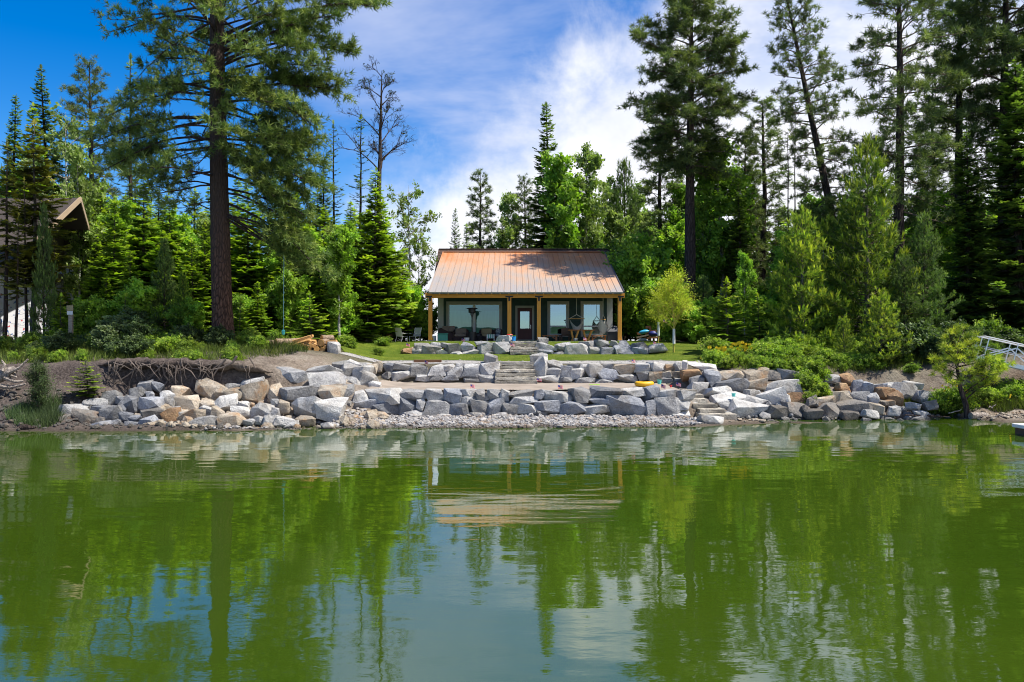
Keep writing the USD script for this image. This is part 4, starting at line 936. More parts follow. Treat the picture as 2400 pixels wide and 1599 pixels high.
def fir(seed, h, r, rad, base=.08, step=.40, per=7, droop=.22, size=.82, dens=1.2, up0=.5, thin=0.0, profile=1.0, sides=8, tipb=.0, wob=.02):
    """Whorls of flat sprays; rad is the lowest branches' length."""
    g = np.random.RandomState(seed); Q = Plant(); tr = trunk_path(h, g, (g.uniform(-.03, .03)*h, g.uniform(-.03, .03)*h), wob+.03)
    t = np.linspace(0, 1, len(tr)); tb = MB(); tb.tube(np.vstack([tr[0]-(0, 0, .4), tr]), np.concatenate([[r*1.15], r*(1-t)**.9+.012]), sides, False)
    for _ in range(int(h*1.6)):
        z = h*g.uniform(.03, base+.35); az = g.uniform(0, 6.28); L = rad*g.uniform(.2, .55); p = on(tr, z); Q.wood(curve(p, p+np.array([math.cos(az), math.sin(az), -.2])*L, -.05, 4, g, .06), [.016, .01, .007, .004], 3)
    z = h*base
    while z < h*.985:
        u = (z/h-base)/(1-base); R = rad*(1-u)**profile*(min(1, .55+u*3.0))+.12
        m = max(3, int(per*(.6+.5*(1-u))))
        a0 = g.uniform(0, 6.28)
        for k in range(m):
            if g.rand() < thin: continue
            az = a0+6.283*k/m+g.uniform(-.4, .4); L = R*g.uniform(.55, 1.15)*(.62+.76*float(meshkit.noise(np.array([math.cos(az)*1.3+seed, math.sin(az)*1.3, z*.55]), seed))); zz = z+g.uniform(-.15, .15)
            el = up0*(u-.25)-droop*.35*(1-u)+g.uniform(-.1, .1)
            p = on(tr, zz); dr = np.array([math.cos(az), math.sin(az), 0])
            n = 6; s = np.linspace(0, 1, n)
            c = p+dr*(s*L*math.cos(el))[:, None]+np.array([0, 0, 1.0])*((math.sin(el)*L*s-droop*L*s*(1-s)*.9+.05*L*s**3)[:, None])+g.normal(0, .02*L, (n, 3))*s[:, None]
            Q.wood(c, np.linspace(.008+.009*L, .005, n), 3)
            kf = max(3, int((L/size*5.2+1)*dens)); sf = np.concatenate([np.linspace(.16, .97, kf-1)+g.uniform(-.03, .03, kf-1), [.92]])
            ix = np.clip(sf, 0, .999)*(n-1); i = ix.astype(int); f = (ix-i)[:, None]
            b = c[i]*(1-f)+c[np.minimum(i+1, n-1)]*f; tg = unit(c[np.minimum(i+1, n-1)]-c[i])
            side = np.cross(tg, (0, 0, 1.0)); sg = np.where(np.arange(kf) % 2 == 0, 1, -1)*1.0; sg[-1] = 0
            ang = np.radians(g.uniform(32, 68, kf)); ang[-1] = 0
            d = tg*np.cos(ang)[:, None]+unit(side)*(np.sin(ang)*sg)[:, None]+np.array([0, 0, -.12])*g.uniform(.2, 1.6, kf)[:, None]
            yv = np.array([0, 0, 1.0])+g.normal(0, .18, (kf, 3))
            sc = size*np.clip(1.15-.55*sf, .45, 1.2)*g.uniform(.8, 1.2, kf)*min(1.15, .45+L*.45)
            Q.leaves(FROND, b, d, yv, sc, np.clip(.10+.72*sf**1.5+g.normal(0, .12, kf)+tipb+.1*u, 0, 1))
        z += step*(.55+.45*(1-u))*g.uniform(.8, 1.2)
    top = np.array([on(tr, h*.97), on(tr, h*.99)]); Q.leaves(FROND, top, np.array([[0, 0, 1.], [0, .1, 1.]]), np.array([[1., 0, 0], [0, 1., 0]]), np.array([.35, .35]), np.array([.8, .9]))
    return tb, Q


def young_pine(seed, h, r, rad, base=.04, step=.42, per=6, size=.20, dens=1.0, profile=.85, tip=.0, wob=.04, tmpl=TUFT_S, lean=(0, 0)):
    """Ascending branches brushed with needles all along, and pale upright candles at their ends."""
    g = np.random.RandomState(seed); Q = Plant(); tr = trunk_path(h, g, lean, wob)
    t = np.linspace(0, 1, len(tr)); tb = MB(); tb.tube(np.vstack([tr[0]-(0, 0, .3), tr]), np.concatenate([[r*1.15], r*(1-t)**.85+.012]), 8, False)
    z = h*base
    while z < h*.97:
        u = (z/h-base)/(1-base); R = rad*(1-u)**profile*(min(1, .65+u*2))+.15; m = max(3, int(per*(.6+.5*(1-u)))); a0 = g.uniform(0, 6.28)
        for k in range(m):
            L = R*g.uniform(.55, 1.15); az = a0+6.283*k/m+g.uniform(-.35, .35); p = on(tr, z+g.uniform(-.15, .15)); el = math.radians(2+38*u+g.uniform(-9, 12))
            dr = np.array([math.cos(az)*math.cos(el), math.sin(az)*math.cos(el), math.sin(el)])
            c = curve(p, p+dr*L, -.06*L, 6, g, .03*L**.5); c[:, 2] += .16*L*np.linspace(0, 1, 6)**2
            Q.wood(c, np.linspace(.008+.010*L, .006, 6), 4)
            nb = max(2, int(L*4.2)); ends = [c[-1]]; dirs = [unit(c[-1]-c[-2])]
            for j in range(nb):
                s = g.uniform(.25, .95); i = min(int(s*5), 4); b = c[i]+(c[i+1]-c[i])*(s*5-i); tg = unit(c[i+1]-c[i]); sd = unit(np.cross(tg, (0, 0, 1)))*(1 if j % 2 else -1)
                d = unit(tg*.7+sd*g.uniform(.5, 1.0)+np.array([0, 0, g.uniform(0, .45)])); l = (.22+.32*L*(1-s)+.1)*g.uniform(.7, 1.2)
                q = np.array([b, b+d*l*.5, b+d*l+(0, 0, .10*l)]); Q.wood(q, [.010, .007, .005], 3); ends.append(q[-1]); dirs.append(d)
                n = max(2, int(l/size*2.2*dens)); s2 = np.linspace(.25, .95, n)[:, None]
                Q.leaves(tmpl, b+(q[-1]-b)*s2+g.normal(0, .02, (n, 3)), np.repeat(d[None], n, 0)+g.normal(0, .3, (n, 3)), g.normal(size=(n, 3)), size*g.uniform(.8, 1.2, n), np.clip(g.normal(.34, .16, n)+.2*s+tip, 0, 1))
            n = max(2, int(L/size*1.6*dens)); s2 = np.linspace(.3, 1, n); i = np.minimum((s2*5).astype(int), 4); b = c[i]+(c[i+1]-c[i])*((s2*5-i)[:, None])
            Q.leaves(tmpl, b, unit(c[i+1]-c[i])+g.normal(0, .3, (n, 3)), g.normal(size=(n, 3)), size*g.uniform(.8, 1.2, n), np.clip(g.normal(.36, .16, n)+.2*s2+tip, 0, 1))
            e, dd = np.array(ends), np.array(dirs); n = len(e)
            Q.leaves(CANDLE, e, dd*.45+np.array([0, 0, 1.0]), g.normal(size=(n, 3)), size*1.15*g.uniform(.7, 1.25, n), np.clip(g.normal(.80, .16, n)+tip, 0, 1))
        z += step*(.6+.4*(1-u))*g.uniform(.85, 1.15)
    e = np.array([tr[-1]]*4); Q.leaves(CANDLE, e-np.array([[0, 0, .1*k] for k in range(4)]), np.array([[0, 0, 1.0]]*4)+g.normal(0, .1, (4, 3)), g.normal(size=(4, 3)), np.array([size*1.6]*4), np.array([.8]*4))
    return tb, Q


def leafy(seed, h, r, base, rad, n=26, clusters=9, size=.42, tmpl=LEAVES, wob=.07, up=(20, 65), profile=None, lean=(0, 0), weep=0.0, stems=1, dens=1.0, tipb=0.0, sides=8, twl=1.0):
    g = np.random.RandomState(seed); Q = Plant(); tb = MB()
    for sidx in range(stems):
        ln = (lean[0]+(g.uniform(-.22, .22)*h if stems > 1 else 0), lean[1]+(g.uniform(-.22, .22)*h if stems > 1 else 0)); hh = h*(g.uniform(.75, 1) if stems > 1 else 1)
        tr = trunk_path(hh, g, ln, wob); t = np.linspace(0, 1, len(tr))
        tb.tube(np.vstack([tr[0]-(0, 0, .3), tr]), np.concatenate([[r*1.2], r*(1-t)**.9+.008]), sides, False)
        for i in range(n):
            u = (i+g.uniform(0, 1))/n; z = base*hh+(hh*.97-base*hh)*u; f = profile(u) if profile else math.sin(math.pi*(.12+.80*u))**.7
            L = rad*f*g.uniform(.5, 1.15)+.15; az = i*2.399+g.uniform(-.7, .7); el = math.radians(g.uniform(*up)); p = on(tr, z)
            q = p+np.array([math.cos(az)*math.cos(el), math.sin(az)*math.cos(el), math.sin(el)])*L
            c = curve(p, q, L*.06, 7, g, .06*L**.5); c[:, 2] -= weep*L*np.linspace(0, 1, 7)**2.2
            Q.wood(c, np.linspace(.010+.011*L, .006, 7), 4)
            m = max(2, int(clusters*L*dens/max(rad*.6, .4))+1)
            for j in range(m):
                s = g.uniform(.25, 1); k = min(int(s*6), 5); b = c[k]+(c[k+1]-c[k])*(s*6-k)
                d = unit(unit(c[k+1]-c[k])+g.normal(0, .75, 3)+np.array([0, 0, .2-weep])); l = twl*(.25+.22*L)*g.uniform(.4, 1.2)
                e = b+d*l; Q.wood(np.array([b, b+d*l*.5, e]), [.010, .007, .004], 3)
                mm = 3; ps = b+d*(l*np.array([.45, .8, 1.08]))[:, None]+g.normal(0, .12*size, (mm, 3))
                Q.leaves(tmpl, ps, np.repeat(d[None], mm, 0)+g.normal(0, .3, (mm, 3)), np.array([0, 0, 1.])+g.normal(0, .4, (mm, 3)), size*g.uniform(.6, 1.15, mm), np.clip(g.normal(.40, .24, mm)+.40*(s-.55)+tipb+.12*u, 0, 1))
    return tb, Q


COUNT = {}


def species(key, kind, wood_m, leaf_m, built, twig='twig', crown='crown'):
    """A class of tree to be copied: /World/Shapes/<key> with trunk, branches and crown."""
    tb, Q = built; path = '/World/Shapes/'+key; stage.CreateClassPrim(path); _used.add(path)
    th = Thing(kind, None, None, (0, 0, 0), path=path)
    th.part('trunk', tb, M[wood_m], smooth=60)
    if Q.w.v: th.part('branches', Q.w, M[twig])
    if Q.v:
        c, t = Q.crown(); th.part(crown, c, M[leaf_m], tint=t); COUNT[key] = len(c.faces)
    zmax = max(float(np.vstack(tb.v)[:, 2].max()), float(np.percentile(Q.crown()[0].vertices[:, 2], 99.9)) if Q.v else 0)
    SPEC[key] = (kind, zmax)


SPEC = {}


def plant(key, label, cat, px, top, d, group=None, h=None, rz=None, x=None, wide=1.0, name=None, z=None, tilt=None):
    """Stands at pixel column px (or x) at depth d, as tall as reaches pixel row top (or h)."""
    kind, hh = SPEC[key]; X = PX(px, d) if x is None else x
    gz = float(rough_ground(np.array([X]), np.array([d]))[0]) if z is None else z
    s = ((PZ(top, d)-gz) if h is None else h)/hh
    if s <= 0.02: return None
    q = numbered('/World/'+(name or kind)); o = UsdGeom.Xform.Define(stage, q)
    o.AddTranslateOp().Set((float(X), float(d), gz-.03))
    o.AddRotateZOp().Set(float(np.random.RandomState(abs(hash((key, round(px or 0), round(d*7)))) % 99991).uniform(0, 360)) if rz is None else float(rz))
    o.AddScaleOp().Set((s*wide, s*wide, s))
    o.GetPrim().GetReferences().AddInternalReference('/World/Shapes/'+key); o.GetPrim().SetInstanceable(True)
    tag(o.GetPrim(), label, cat, group); return o


def hash(t): return int(abs(sum((ord(c)*31**(i % 7) for i, c in enumerate(str(t))))))


# --- the kinds of tree
wide_top = lambda u: 2.9*(1-u)**.55*(.55+.9*min(u*2.2, 1))+.3
species('pine_tall', 'pine_tree', 'bark_dark', 'needle_far', pine(11, 30, .46, 14.2, lambda u: 5.6*(1-u)**.55*(.40+.60*min(u*3.0, 1))+.4, 96, size=.48, tw=6.5, tlen=1.25, per=5, bare=30, dens=1.0))
species('pine_open', 'pine_tree', 'bark_dark', 'needle_far', pine(12, 26, .36, 8.0, lambda u: 4.2*(1-u)**.55*(.6+.4*min(u*2, 1))+.3, 84, size=.46, tw=5.4, tlen=1.1, per=4, bare=30, dens=.9, droop=.08))
species('pine_slim', 'pine_tree', 'bark_dark', 'needle_far', pine(13, 20, .20, 5.0, lambda u: 1.9*(1-u)**.6*(.6+.4*min(u*2, 1))+.25, 76, size=.38, tw=8.0, tlen=.7, per=4, bare=26, dens=.9))
species('pine_leaning', 'pine_tree', 'bark_dark', 'needle_far', pine(14, 24, .30, 6.0, lambda u: 3.3*(1-u)**.5*(.65+.35*min(u*2, 1))+.3, 104, lean=(-4.6, .6), size=.34, tw=7.0, tlen=.85, per=4, bare=26, dens=.9, up=.6, droop=.12))
species('fir_a', 'fir_tree', 'bark_grey', 'needle_fir', fir(21, 14, .17, 2.9, droop=.25))
species('fir_b', 'fir_tree', 'bark_grey', 'needle_fir', fir(22, 12, .15, 2.4, droop=.15, per=7, up0=.7))
species('fir_c', 'fir_tree', 'bark_grey', 'needle_fir', fir(23, 17, .20, 2.6, base=.2, droop=.35, thin=.12))
species('fir_dark', 'fir_tree', 'bark_dark', 'needle_dark', fir(24, 20, .26, 2.7, base=.12, step=.42, droop=.3, size=.62, thin=.08))
species('fir_dark_b', 'fir_tree', 'bark_dark', 'needle_dark', fir(25, 18, .24, 3.2, base=.06, step=.40, droop=.45, size=.62, thin=.12))
species('spruce', 'spruce_tree', 'bark_dark', 'needle_dark', fir(26, 20, .24, 2.6, base=.2, step=.50, per=7, droop=.30, size=.80, thin=.15, up0=.9))
species('spruce_thin', 'spruce_tree', 'bark_dark', 'needle_blue', fir(27, 14, .12, 1.5, base=.10, step=.50, per=5, droop=.10, size=.42, dens=.75, thin=.25, up0=.9))
species('fir_olive', 'fir_tree', 'bark_grey', 'needle_olive', fir(28, 12, .14, 2.0, base=.3, droop=.4, per=6, thin=.15))
species('fir_lower_bare', 'fir_tree', 'bark_dark', 'needle_olive', fir(29, 13, .16, 1.9, base=.40, droop=.45, per=5, thin=.25, size=.5))
species('cedar', 'cedar_tree', 'bark_dark', 'needle_cedar', fir(30, 26, .42, 4.6, base=.03, step=.48, per=7, droop=.62, size=.85, thin=.10, profile=.8, up0=.2))
species('sapling_fir', 'fir_tree', 'bark_grey', 'needle_fir', fir(31, 4.2, .055, 1.35, base=.06, step=.26, per=6, droop=.12, size=.40, up0=.8, tipb=.1))
species('young_pine', 'young_pine', 'bark_grey', 'needle_young', young_pine(41, 9, .12, 2.75, size=.27))
species('young_pine_b', 'young_pine', 'bark_grey', 'needle_young', young_pine(42, 6.5, .09, 2.0, size=.24, tip=.08))
species('small_pine', 'young_pine', 'bark_grey', 'needle_young', young_pine(43, 4.0, .06, 1.1, size=.18, step=.3, tip=.10))
species('dark_pine', 'young_pine', 'bark_dark', 'needle_blue', young_pine(44, 9, .14, 2.4, size=.24))
species('aspen', 'aspen_tree', 'bark_white', 'leaf_aspen', leafy(51, 12, .12, .25, 2.1, 34, 9, .44), twig='twig_grey')
species('aspen_b', 'aspen_tree', 'bark_white', 'leaf_pale', leafy(52, 13, .12, .22, 2.2, 34, 8, .42, dens=.85), twig='twig_grey')
species('aspen_thin', 'birch_tree', 'bark_white', 'leaf_pale', leafy(53, 12, .10, .18, 2.3, 30, 5, .36, dens=.6, up=(10, 50)), twig='twig_grey')
species('bushy', 'broadleaf_tree', 'bark_grey', 'leaf_aspen', leafy(54, 7, .07, .04, 2.3, 26, 10, .50, stems=3, dens=.8, tipb=.08), twig='twig_grey')
species('shrub', 'shrub', 'twig', 'leaf_shrub', leafy(61, 1.6, .022, .05, .95, 9, 4, .30, stems=5, wob=.05, sides=4, up=(5, 75), twl=1.7))
species('shrub_b', 'shrub', 'twig', 'leaf_shrub', leafy(62, 1.3, .020, .02, 1.0, 8, 4, .27, stems=6, wob=.05, sides=4, tipb=.12, up=(5, 75), twl=1.8))
species('shrub_dark', 'shrub', 'twig', 'leaf_dark', leafy(63, 1.6, .022, .02, 1.05, 10, 6, .29, stems=5, wob=.03, sides=4))
species('willow_shrub', 'shrub', 'twig', 'leaf_dark', leafy(64, 3.0, .022, .12, .7, 10, 4, .26, tmpl=LEAVES_N, stems=5, wob=.05, sides=4, up=(35, 75)))
species('willow_a', 'willow_tree', 'willow_bark', 'leaf_willow', leafy(71, 5.2, .055, .30, 2.0, 30, 9, .34, tmpl=LEAVES_N, weep=.10, up=(38, 74), wob=.04, dens=.62, twl=1.7, profile=lambda u: 1.0-.62*u), twig='willow_bark')
species('willow_b', 'willow_tree', 'willow_bark', 'leaf_willow', leafy(72, 5.0, .05, .36, 1.7, 22, 8, .34, tmpl=LEAVES_N, weep=.12, up=(35, 74), wob=.04, dens=.6, twl=1.7, profile=lambda u: 1.0-.6*u), twig='willow_bark')


def dead_tree(seed=81, h=15):
    g = np.random.RandomState(seed); Q = Plant(); tr = trunk_path(h, g, (.5, 0), .05); tb = MB(); t = np.linspace(0, 1, len(tr))
    tb.tube(np.vstack([tr[0]-(0, 0, .4), tr]), np.concatenate([[.24], .22*(1-t)**.8+.015]), 8, False)

    def grow(p, d, L, r, lev):
        c = curve(p, p+d*L, .08*L, 6, g, .07*L**.5); Q.wood(c, np.linspace(r, max(r*.3, .005), 6), 4 if lev < 2 else 3)
        if lev >= 3: return
        for k in range((5, 5, 4)[lev]):
            s = g.uniform(.25, 1); i = min(int(s*5), 4); b = c[i]+(c[i+1]-c[i])*(s*5-i)
            grow(b, unit(unit(c[i+1]-c[i])+g.normal(0, .55, 3)+np.array([0, 0, .25])), L*g.uniform(.35, .6), r*.5, lev+1)
    for i in range(15):
        z = h*(.60+.38*(i+g.rand())/15); az = i*2.4; el = math.radians(g.uniform(25, 65)); L = 2.6*(1.25-z/h)*g.uniform(.8, 1.5)
        grow(on(tr, z), np.array([math.cos(az)*math.cos(el), math.sin(az)*math.cos(el), math.sin(el)]), L, .055*(1.3-z/h)+.01, 0)
    n = 150; k = g.randint(0, len(Q.w.v), n); ps = np.array([Q.w.v[i][-1] for i in k])+g.normal(0, .08, (n, 3))
    Q.leaves(LEAVES, ps, g.normal(size=(n, 3)), g.normal(size=(n, 3)), .13*g.uniform(.6, 1.2, n), g.uniform(0, .3, n))
    return tb, Q


species('dead_tree', 'dead_tree', 'bark_dark', 'leaf_dark', dead_tree(), twig='bark_dark', crown='last_leaves')


def snag(seed, h):
    g = np.random.RandomState(seed); Q = Plant(); tr = trunk_path(h, g, (0, 0), .05); tb = MB(); t = np.linspace(0, 1, len(tr)); tb.tube(tr, .11*(1-t)**.8+.012, 7, False)
    for i in range(46):
        z = h*g.uniform(.12, .97); az = g.uniform(0, 6.28); L = g.uniform(.3, 1.3); p = on(tr, z)
        Q.wood(curve(p, p+np.array([math.cos(az), math.sin(az), g.uniform(-.5, .15)])*L, .05, 5, g, .07), np.linspace(.016, .004, 5), 3)
    return tb, Q


species('snag', 'dead_tree', 'bark_dark', 'leaf_dark', snag(91, 16))

# --- the great pine at the left, limb by limb
gp = np.random.RandomState(101); BD = 42.0
b0 = P(524, 792, BD); b0[2] = float(ground(b0[0], b0[1]))-.05
TR = np.array([P(524, 815, BD), P(523, 790, BD), P(521, 730, BD), P(517, 600, BD), P(514, 450, BD), P(511, 300, BD), P(509, 150, BD), P(508, 0, BD), P(509, -200, BD), P(512, -420, BD), P(514, -560, BD)])
RRp = np.array([27, 25, 23.2, 22, 20.5, 18.8, 17, 15, 12.5, 7, 1.0])/F*BD
big = Thing('pine_tree', 'giant pine with thick reddish trunk standing on the left bank', 'tree', (b0[0], b0[1], b0[2]))
Q = Plant()
zt = lambda py: PZ(py, BD)
tr_at = lambda z: np.array([np.interp(z, TR[:, 2], TR[:, 0]), np.interp(z, TR[:, 2], TR[:, 1]), z])
LIMBS = [  # start row, end pixel, depth offset of the tip, first share with needles, twigs per metre
    (18, 255, -5, .5, .45, 4), (8, 262, 40, -1.0, .55, 4), (48, 262, 92, .8, .55, 5), (48, 322, 165, -.4, 1.1, 1), (60, 345, 60, 1.5, .4, 5), (-40, 290, -60, .3, .3, 6), (-60, 350, -50, -1.8, .3, 6),
    (150, 352, 155, .6, .45, 7), (165, 380, 190, -1.2, .4, 7), (175, 395, 150, 1.4, .4, 7), (185, 330, 215, .2, .4, 7), (215, 300, 235, 1.2, .35, 7), (225, 270, 262, -.8, .4, 7), (250, 330, 250, -1.5, .35, 7),
    (275, 212, 312, .3, .45, 8), (275, 255, 300, -1.4, .4, 7), (282, 262, 345, 1.2, .5, 7), (300, 330, 330, -1.6, .4, 6), (326, 300, 362, .5, .45, 7), (330, 250, 395, -.6, .4, 8), (345, 240, 380, .9, .4, 8), (350, 340, 400, -1.6, .35, 7),
    (400, 330, 425, .8, .4, 7), (432, 345, 455, -.4, .5, 6), (440, 385, 440, 1.2, .4, 6), (470, 410, 490, -.9, .4, 6), (500, 425, 455, .6, .5, 5),
    (140, 715, 62, .4, .35, 8), (120, 790, 30, -.8, .4, 8), (90, 860, 5, .5, .5, 6), (110, 880, 18, -.2, .6, 6), (130, 770, 75, 1.2, .4, 8), (150, 800, 105, .2, .4, 8), (160, 730, 120, -1.5, .35, 8), (60, 640, 30, -2.2, .3, 7), (60, 700, -10, 1.5, .3, 8), (-20, 780, -40, .4, .3, 8), (-50, 700, -90, -1, .3, 8),
    (185, 785, 215, .6, .35, 8), (180, 760, 165, -1.3, .35, 8), (200, 745, 240, 1.3, .35, 8), (200, 800, 180, .2, .4, 8), (205, 700, 255, -2.0, .3, 8), (230, 640, 235, -2.4, .3, 7),
    (240, 740, 330, .5, .3, 9), (245, 715, 300, -1.5, .3, 9), (262, 690, 345, 1.5, .3, 8), (290, 745, 385, -.3, .35, 9), (300, 670, 330, -2.2, .3, 8),
    (326, 735, 360, .9, .35, 9), (330, 750, 430, -.8, .35, 9), (335, 700, 420, 1.6, .3, 9), (350, 735, 470, .3, .3, 9), (380, 640, 420, -2.0, .3, 8), (400, 720, 505, -1.0, .3, 9), (410, 690, 490, 1.3, .3, 9),
    (440, 745, 540, .2, .35, 9), (450, 700, 560, -.9, .35, 9), (470, 765, 590, .6, .4, 9), (490, 720, 610, -.5, .4, 9), (500, 680, 600, 1.0, .45, 8), (505, 770, 640, .2, .5, 9), (505, 735, 650, -.9, .5, 8), (505, 660, 560, -1.4, .5, 7),
    (355, 585, 372, .5, 1.1, 1), (300, 560, 390, -2.4, .3, 7), (230, 500, 300, -2.6, .3, 6), (180, 540, 230, -2.4, .3, 7), (100, 470, 150, -2.5, .3, 6), (330, 455, 400, -2.2, .4, 5), (90, 560, 130, 2.6, .3, 7), (250, 470, 330, 2.6, .3, 6)]
for (ys_, ex, ey, dy, ff, tw) in LIMBS:
    p = tr_at(zt(ys_)); q = P(ex, ey, BD+dy); L = np.linalg.norm(q-p)
    c = curve(p, q, L*gp.uniform(-.03, .14), 9, gp, .085*L**.5)
    if ff > 1: Q.wood(c, np.linspace(.07, .015, 9), 5); [Q.wood(curve(c[k], c[k]+gp.normal(0, .35, 3)+(0, 0, -.25), 0, 4, gp, .05), [.02, .014, .01, .006], 3) for k in (4, 5, 6, 7, 8)]; continue
    tufted_limb(Q, gp, c, .020+.010*L, ff, tw*((.72 if ys_ >= 400 else 1.0) if ex > 520 else .85), 1.35, .40, TUFT, 6 if ex > 520 else 5, .35, .03, 1.0, 6)
for i in range(18):                                        # limbs that reach towards the lake and away from it
    z = zt(gp.uniform(-40, 440)); s = 1 if i % 2 else -1; az = s*math.pi/2+gp.uniform(-.75, .75); L = gp.uniform(3.2, 5.6)*(1 if z > 12 else .85); p = tr_at(z)
    c = curve(p, p+np.array([math.cos(az), math.sin(az), gp.uniform(-.12, .3)])*L, gp.uniform(-.02, .12)*L, 9, gp, .085*L**.5); tufted_limb(Q, gp, c, .022+.011*L, .62, 6.0, 1.2, .44, TUFT, 5, .35, .02, 1.0, 6)
for i in range(46):                                        # the part above the picture
    u = i/46; z = zt(-60)+(zt(-550)-zt(-60))*u; az = i*2.4; L = 5.6*(1-u)**.6*gp.uniform(.7, 1.1)+.4; p = tr_at(z); el = -.1+.7*u
    c = curve(p, p+np.array([math.cos(az)*math.cos(el), math.sin(az)*math.cos(el), math.sin(el)])*L, .1*L, 8, gp, .05*L**.5); tufted_limb(Q, gp, c, .02+.014*L, .3, 6, 1.0, .34, TUFT, 4)
tk = np.linspace(0, 1, 150); ci = np.linspace(0, 1, len(TR)); tp_ = np.stack([np.interp(tk**1.3, ci, TR[:, a]) for a in range(3)], 1); rp_ = np.interp(tk**1.3, ci, RRp)
tv, tf = tube(tp_, rp_, 40, False); ctr = np.repeat(tp_, 40, 0); rad_ = unit(tv-ctr); zr = np.clip(1-(tv[:, 2]-b0[2])/1.4, 0, 1)
ang = np.arctan2(rad_[:, 1], rad_[:, 0]); tv = tv+rad_*(.075*(meshkit.fbm(tv*np.array([6.5, 6.5, 1.6]), 3, 3)-.5)+zr**2*(.10+.09*np.sin(ang*5+1)))[:, None]
big.part('trunk', (tv, tf), M['bark_pine'], smooth=60)
big.part('branches', Q.w, M['bark_dark']); c, t_ = Q.crown(); big.part('crown', c, M['needle_pine'], tint=t_); COUNT['great_pine'] = len(c.faces)

# --- the leaning pine on the right shore
gq = np.random.RandomState(103); d = 37.9; b0 = P(2266, 985, d); b0[2] = .1
lp = Thing('young_pine', 'small pine leaning out over the right shore beside the gangway', 'tree', b0); Q = Plant()
tp = np.array([P(2268, 990, d), P(2264, 950, d), P(2252, 915, d), P(2246, 880, d), P(2240, 840, d), P(2246, 800, d), P(2250, 782, d)])
lp.part('trunk', MB().tube(tp, [.15, .125, .105, .08, .06, .04, .015], 9, False), M['bark_dark'], smooth=60)
for (k, ex, ey, dy) in ((2, 2310, 905, .2), (2, 2345, 870, -.2), (2, 2330, 890, .8), (3, 2350, 858, .3), (3, 2320, 850, -.6), (3, 2205, 880, .2), (3, 2198, 862, -.5), (3, 2230, 900, -.8), (3, 2330, 880, .9), (4, 2200, 840, .2), (4, 2300, 835, -.4), (4, 2215, 822, -.7), (4, 2285, 820, .6), (4, 2340, 860, -.2), (4, 2190, 850, .6), (5, 2215, 805, .3), (5, 2275, 805, -.3), (5, 2285, 790, .3), (5, 2225, 790, -.4), (6, 2250, 772, 0), (6, 2262, 780, .3), (6, 2238, 782, -.3), (4, 2250, 850, -.9), (5, 2250, 815, -.8), (3, 2270, 870, -.9), (4, 2360, 852, .4), (3, 2300, 880, -.8)):
    q = P(ex, ey, d+dy); p = tp[k]+(tp[max(k-1, 0)]-tp[k])*gq.uniform(0, .8); L = np.linalg.norm(q-p)
    tufted_limb(Q, gq, curve(p, q, .05*L, 7, gq, .05), .012+.012*L, .3, 7.0, .48, .30, TUFT, 4, .5, .22)
lp.part('branches', Q.w, M['bark_dark']); c, t_ = Q.crown(); lp.part('crown', c, M['needle_young'], tint=t_)

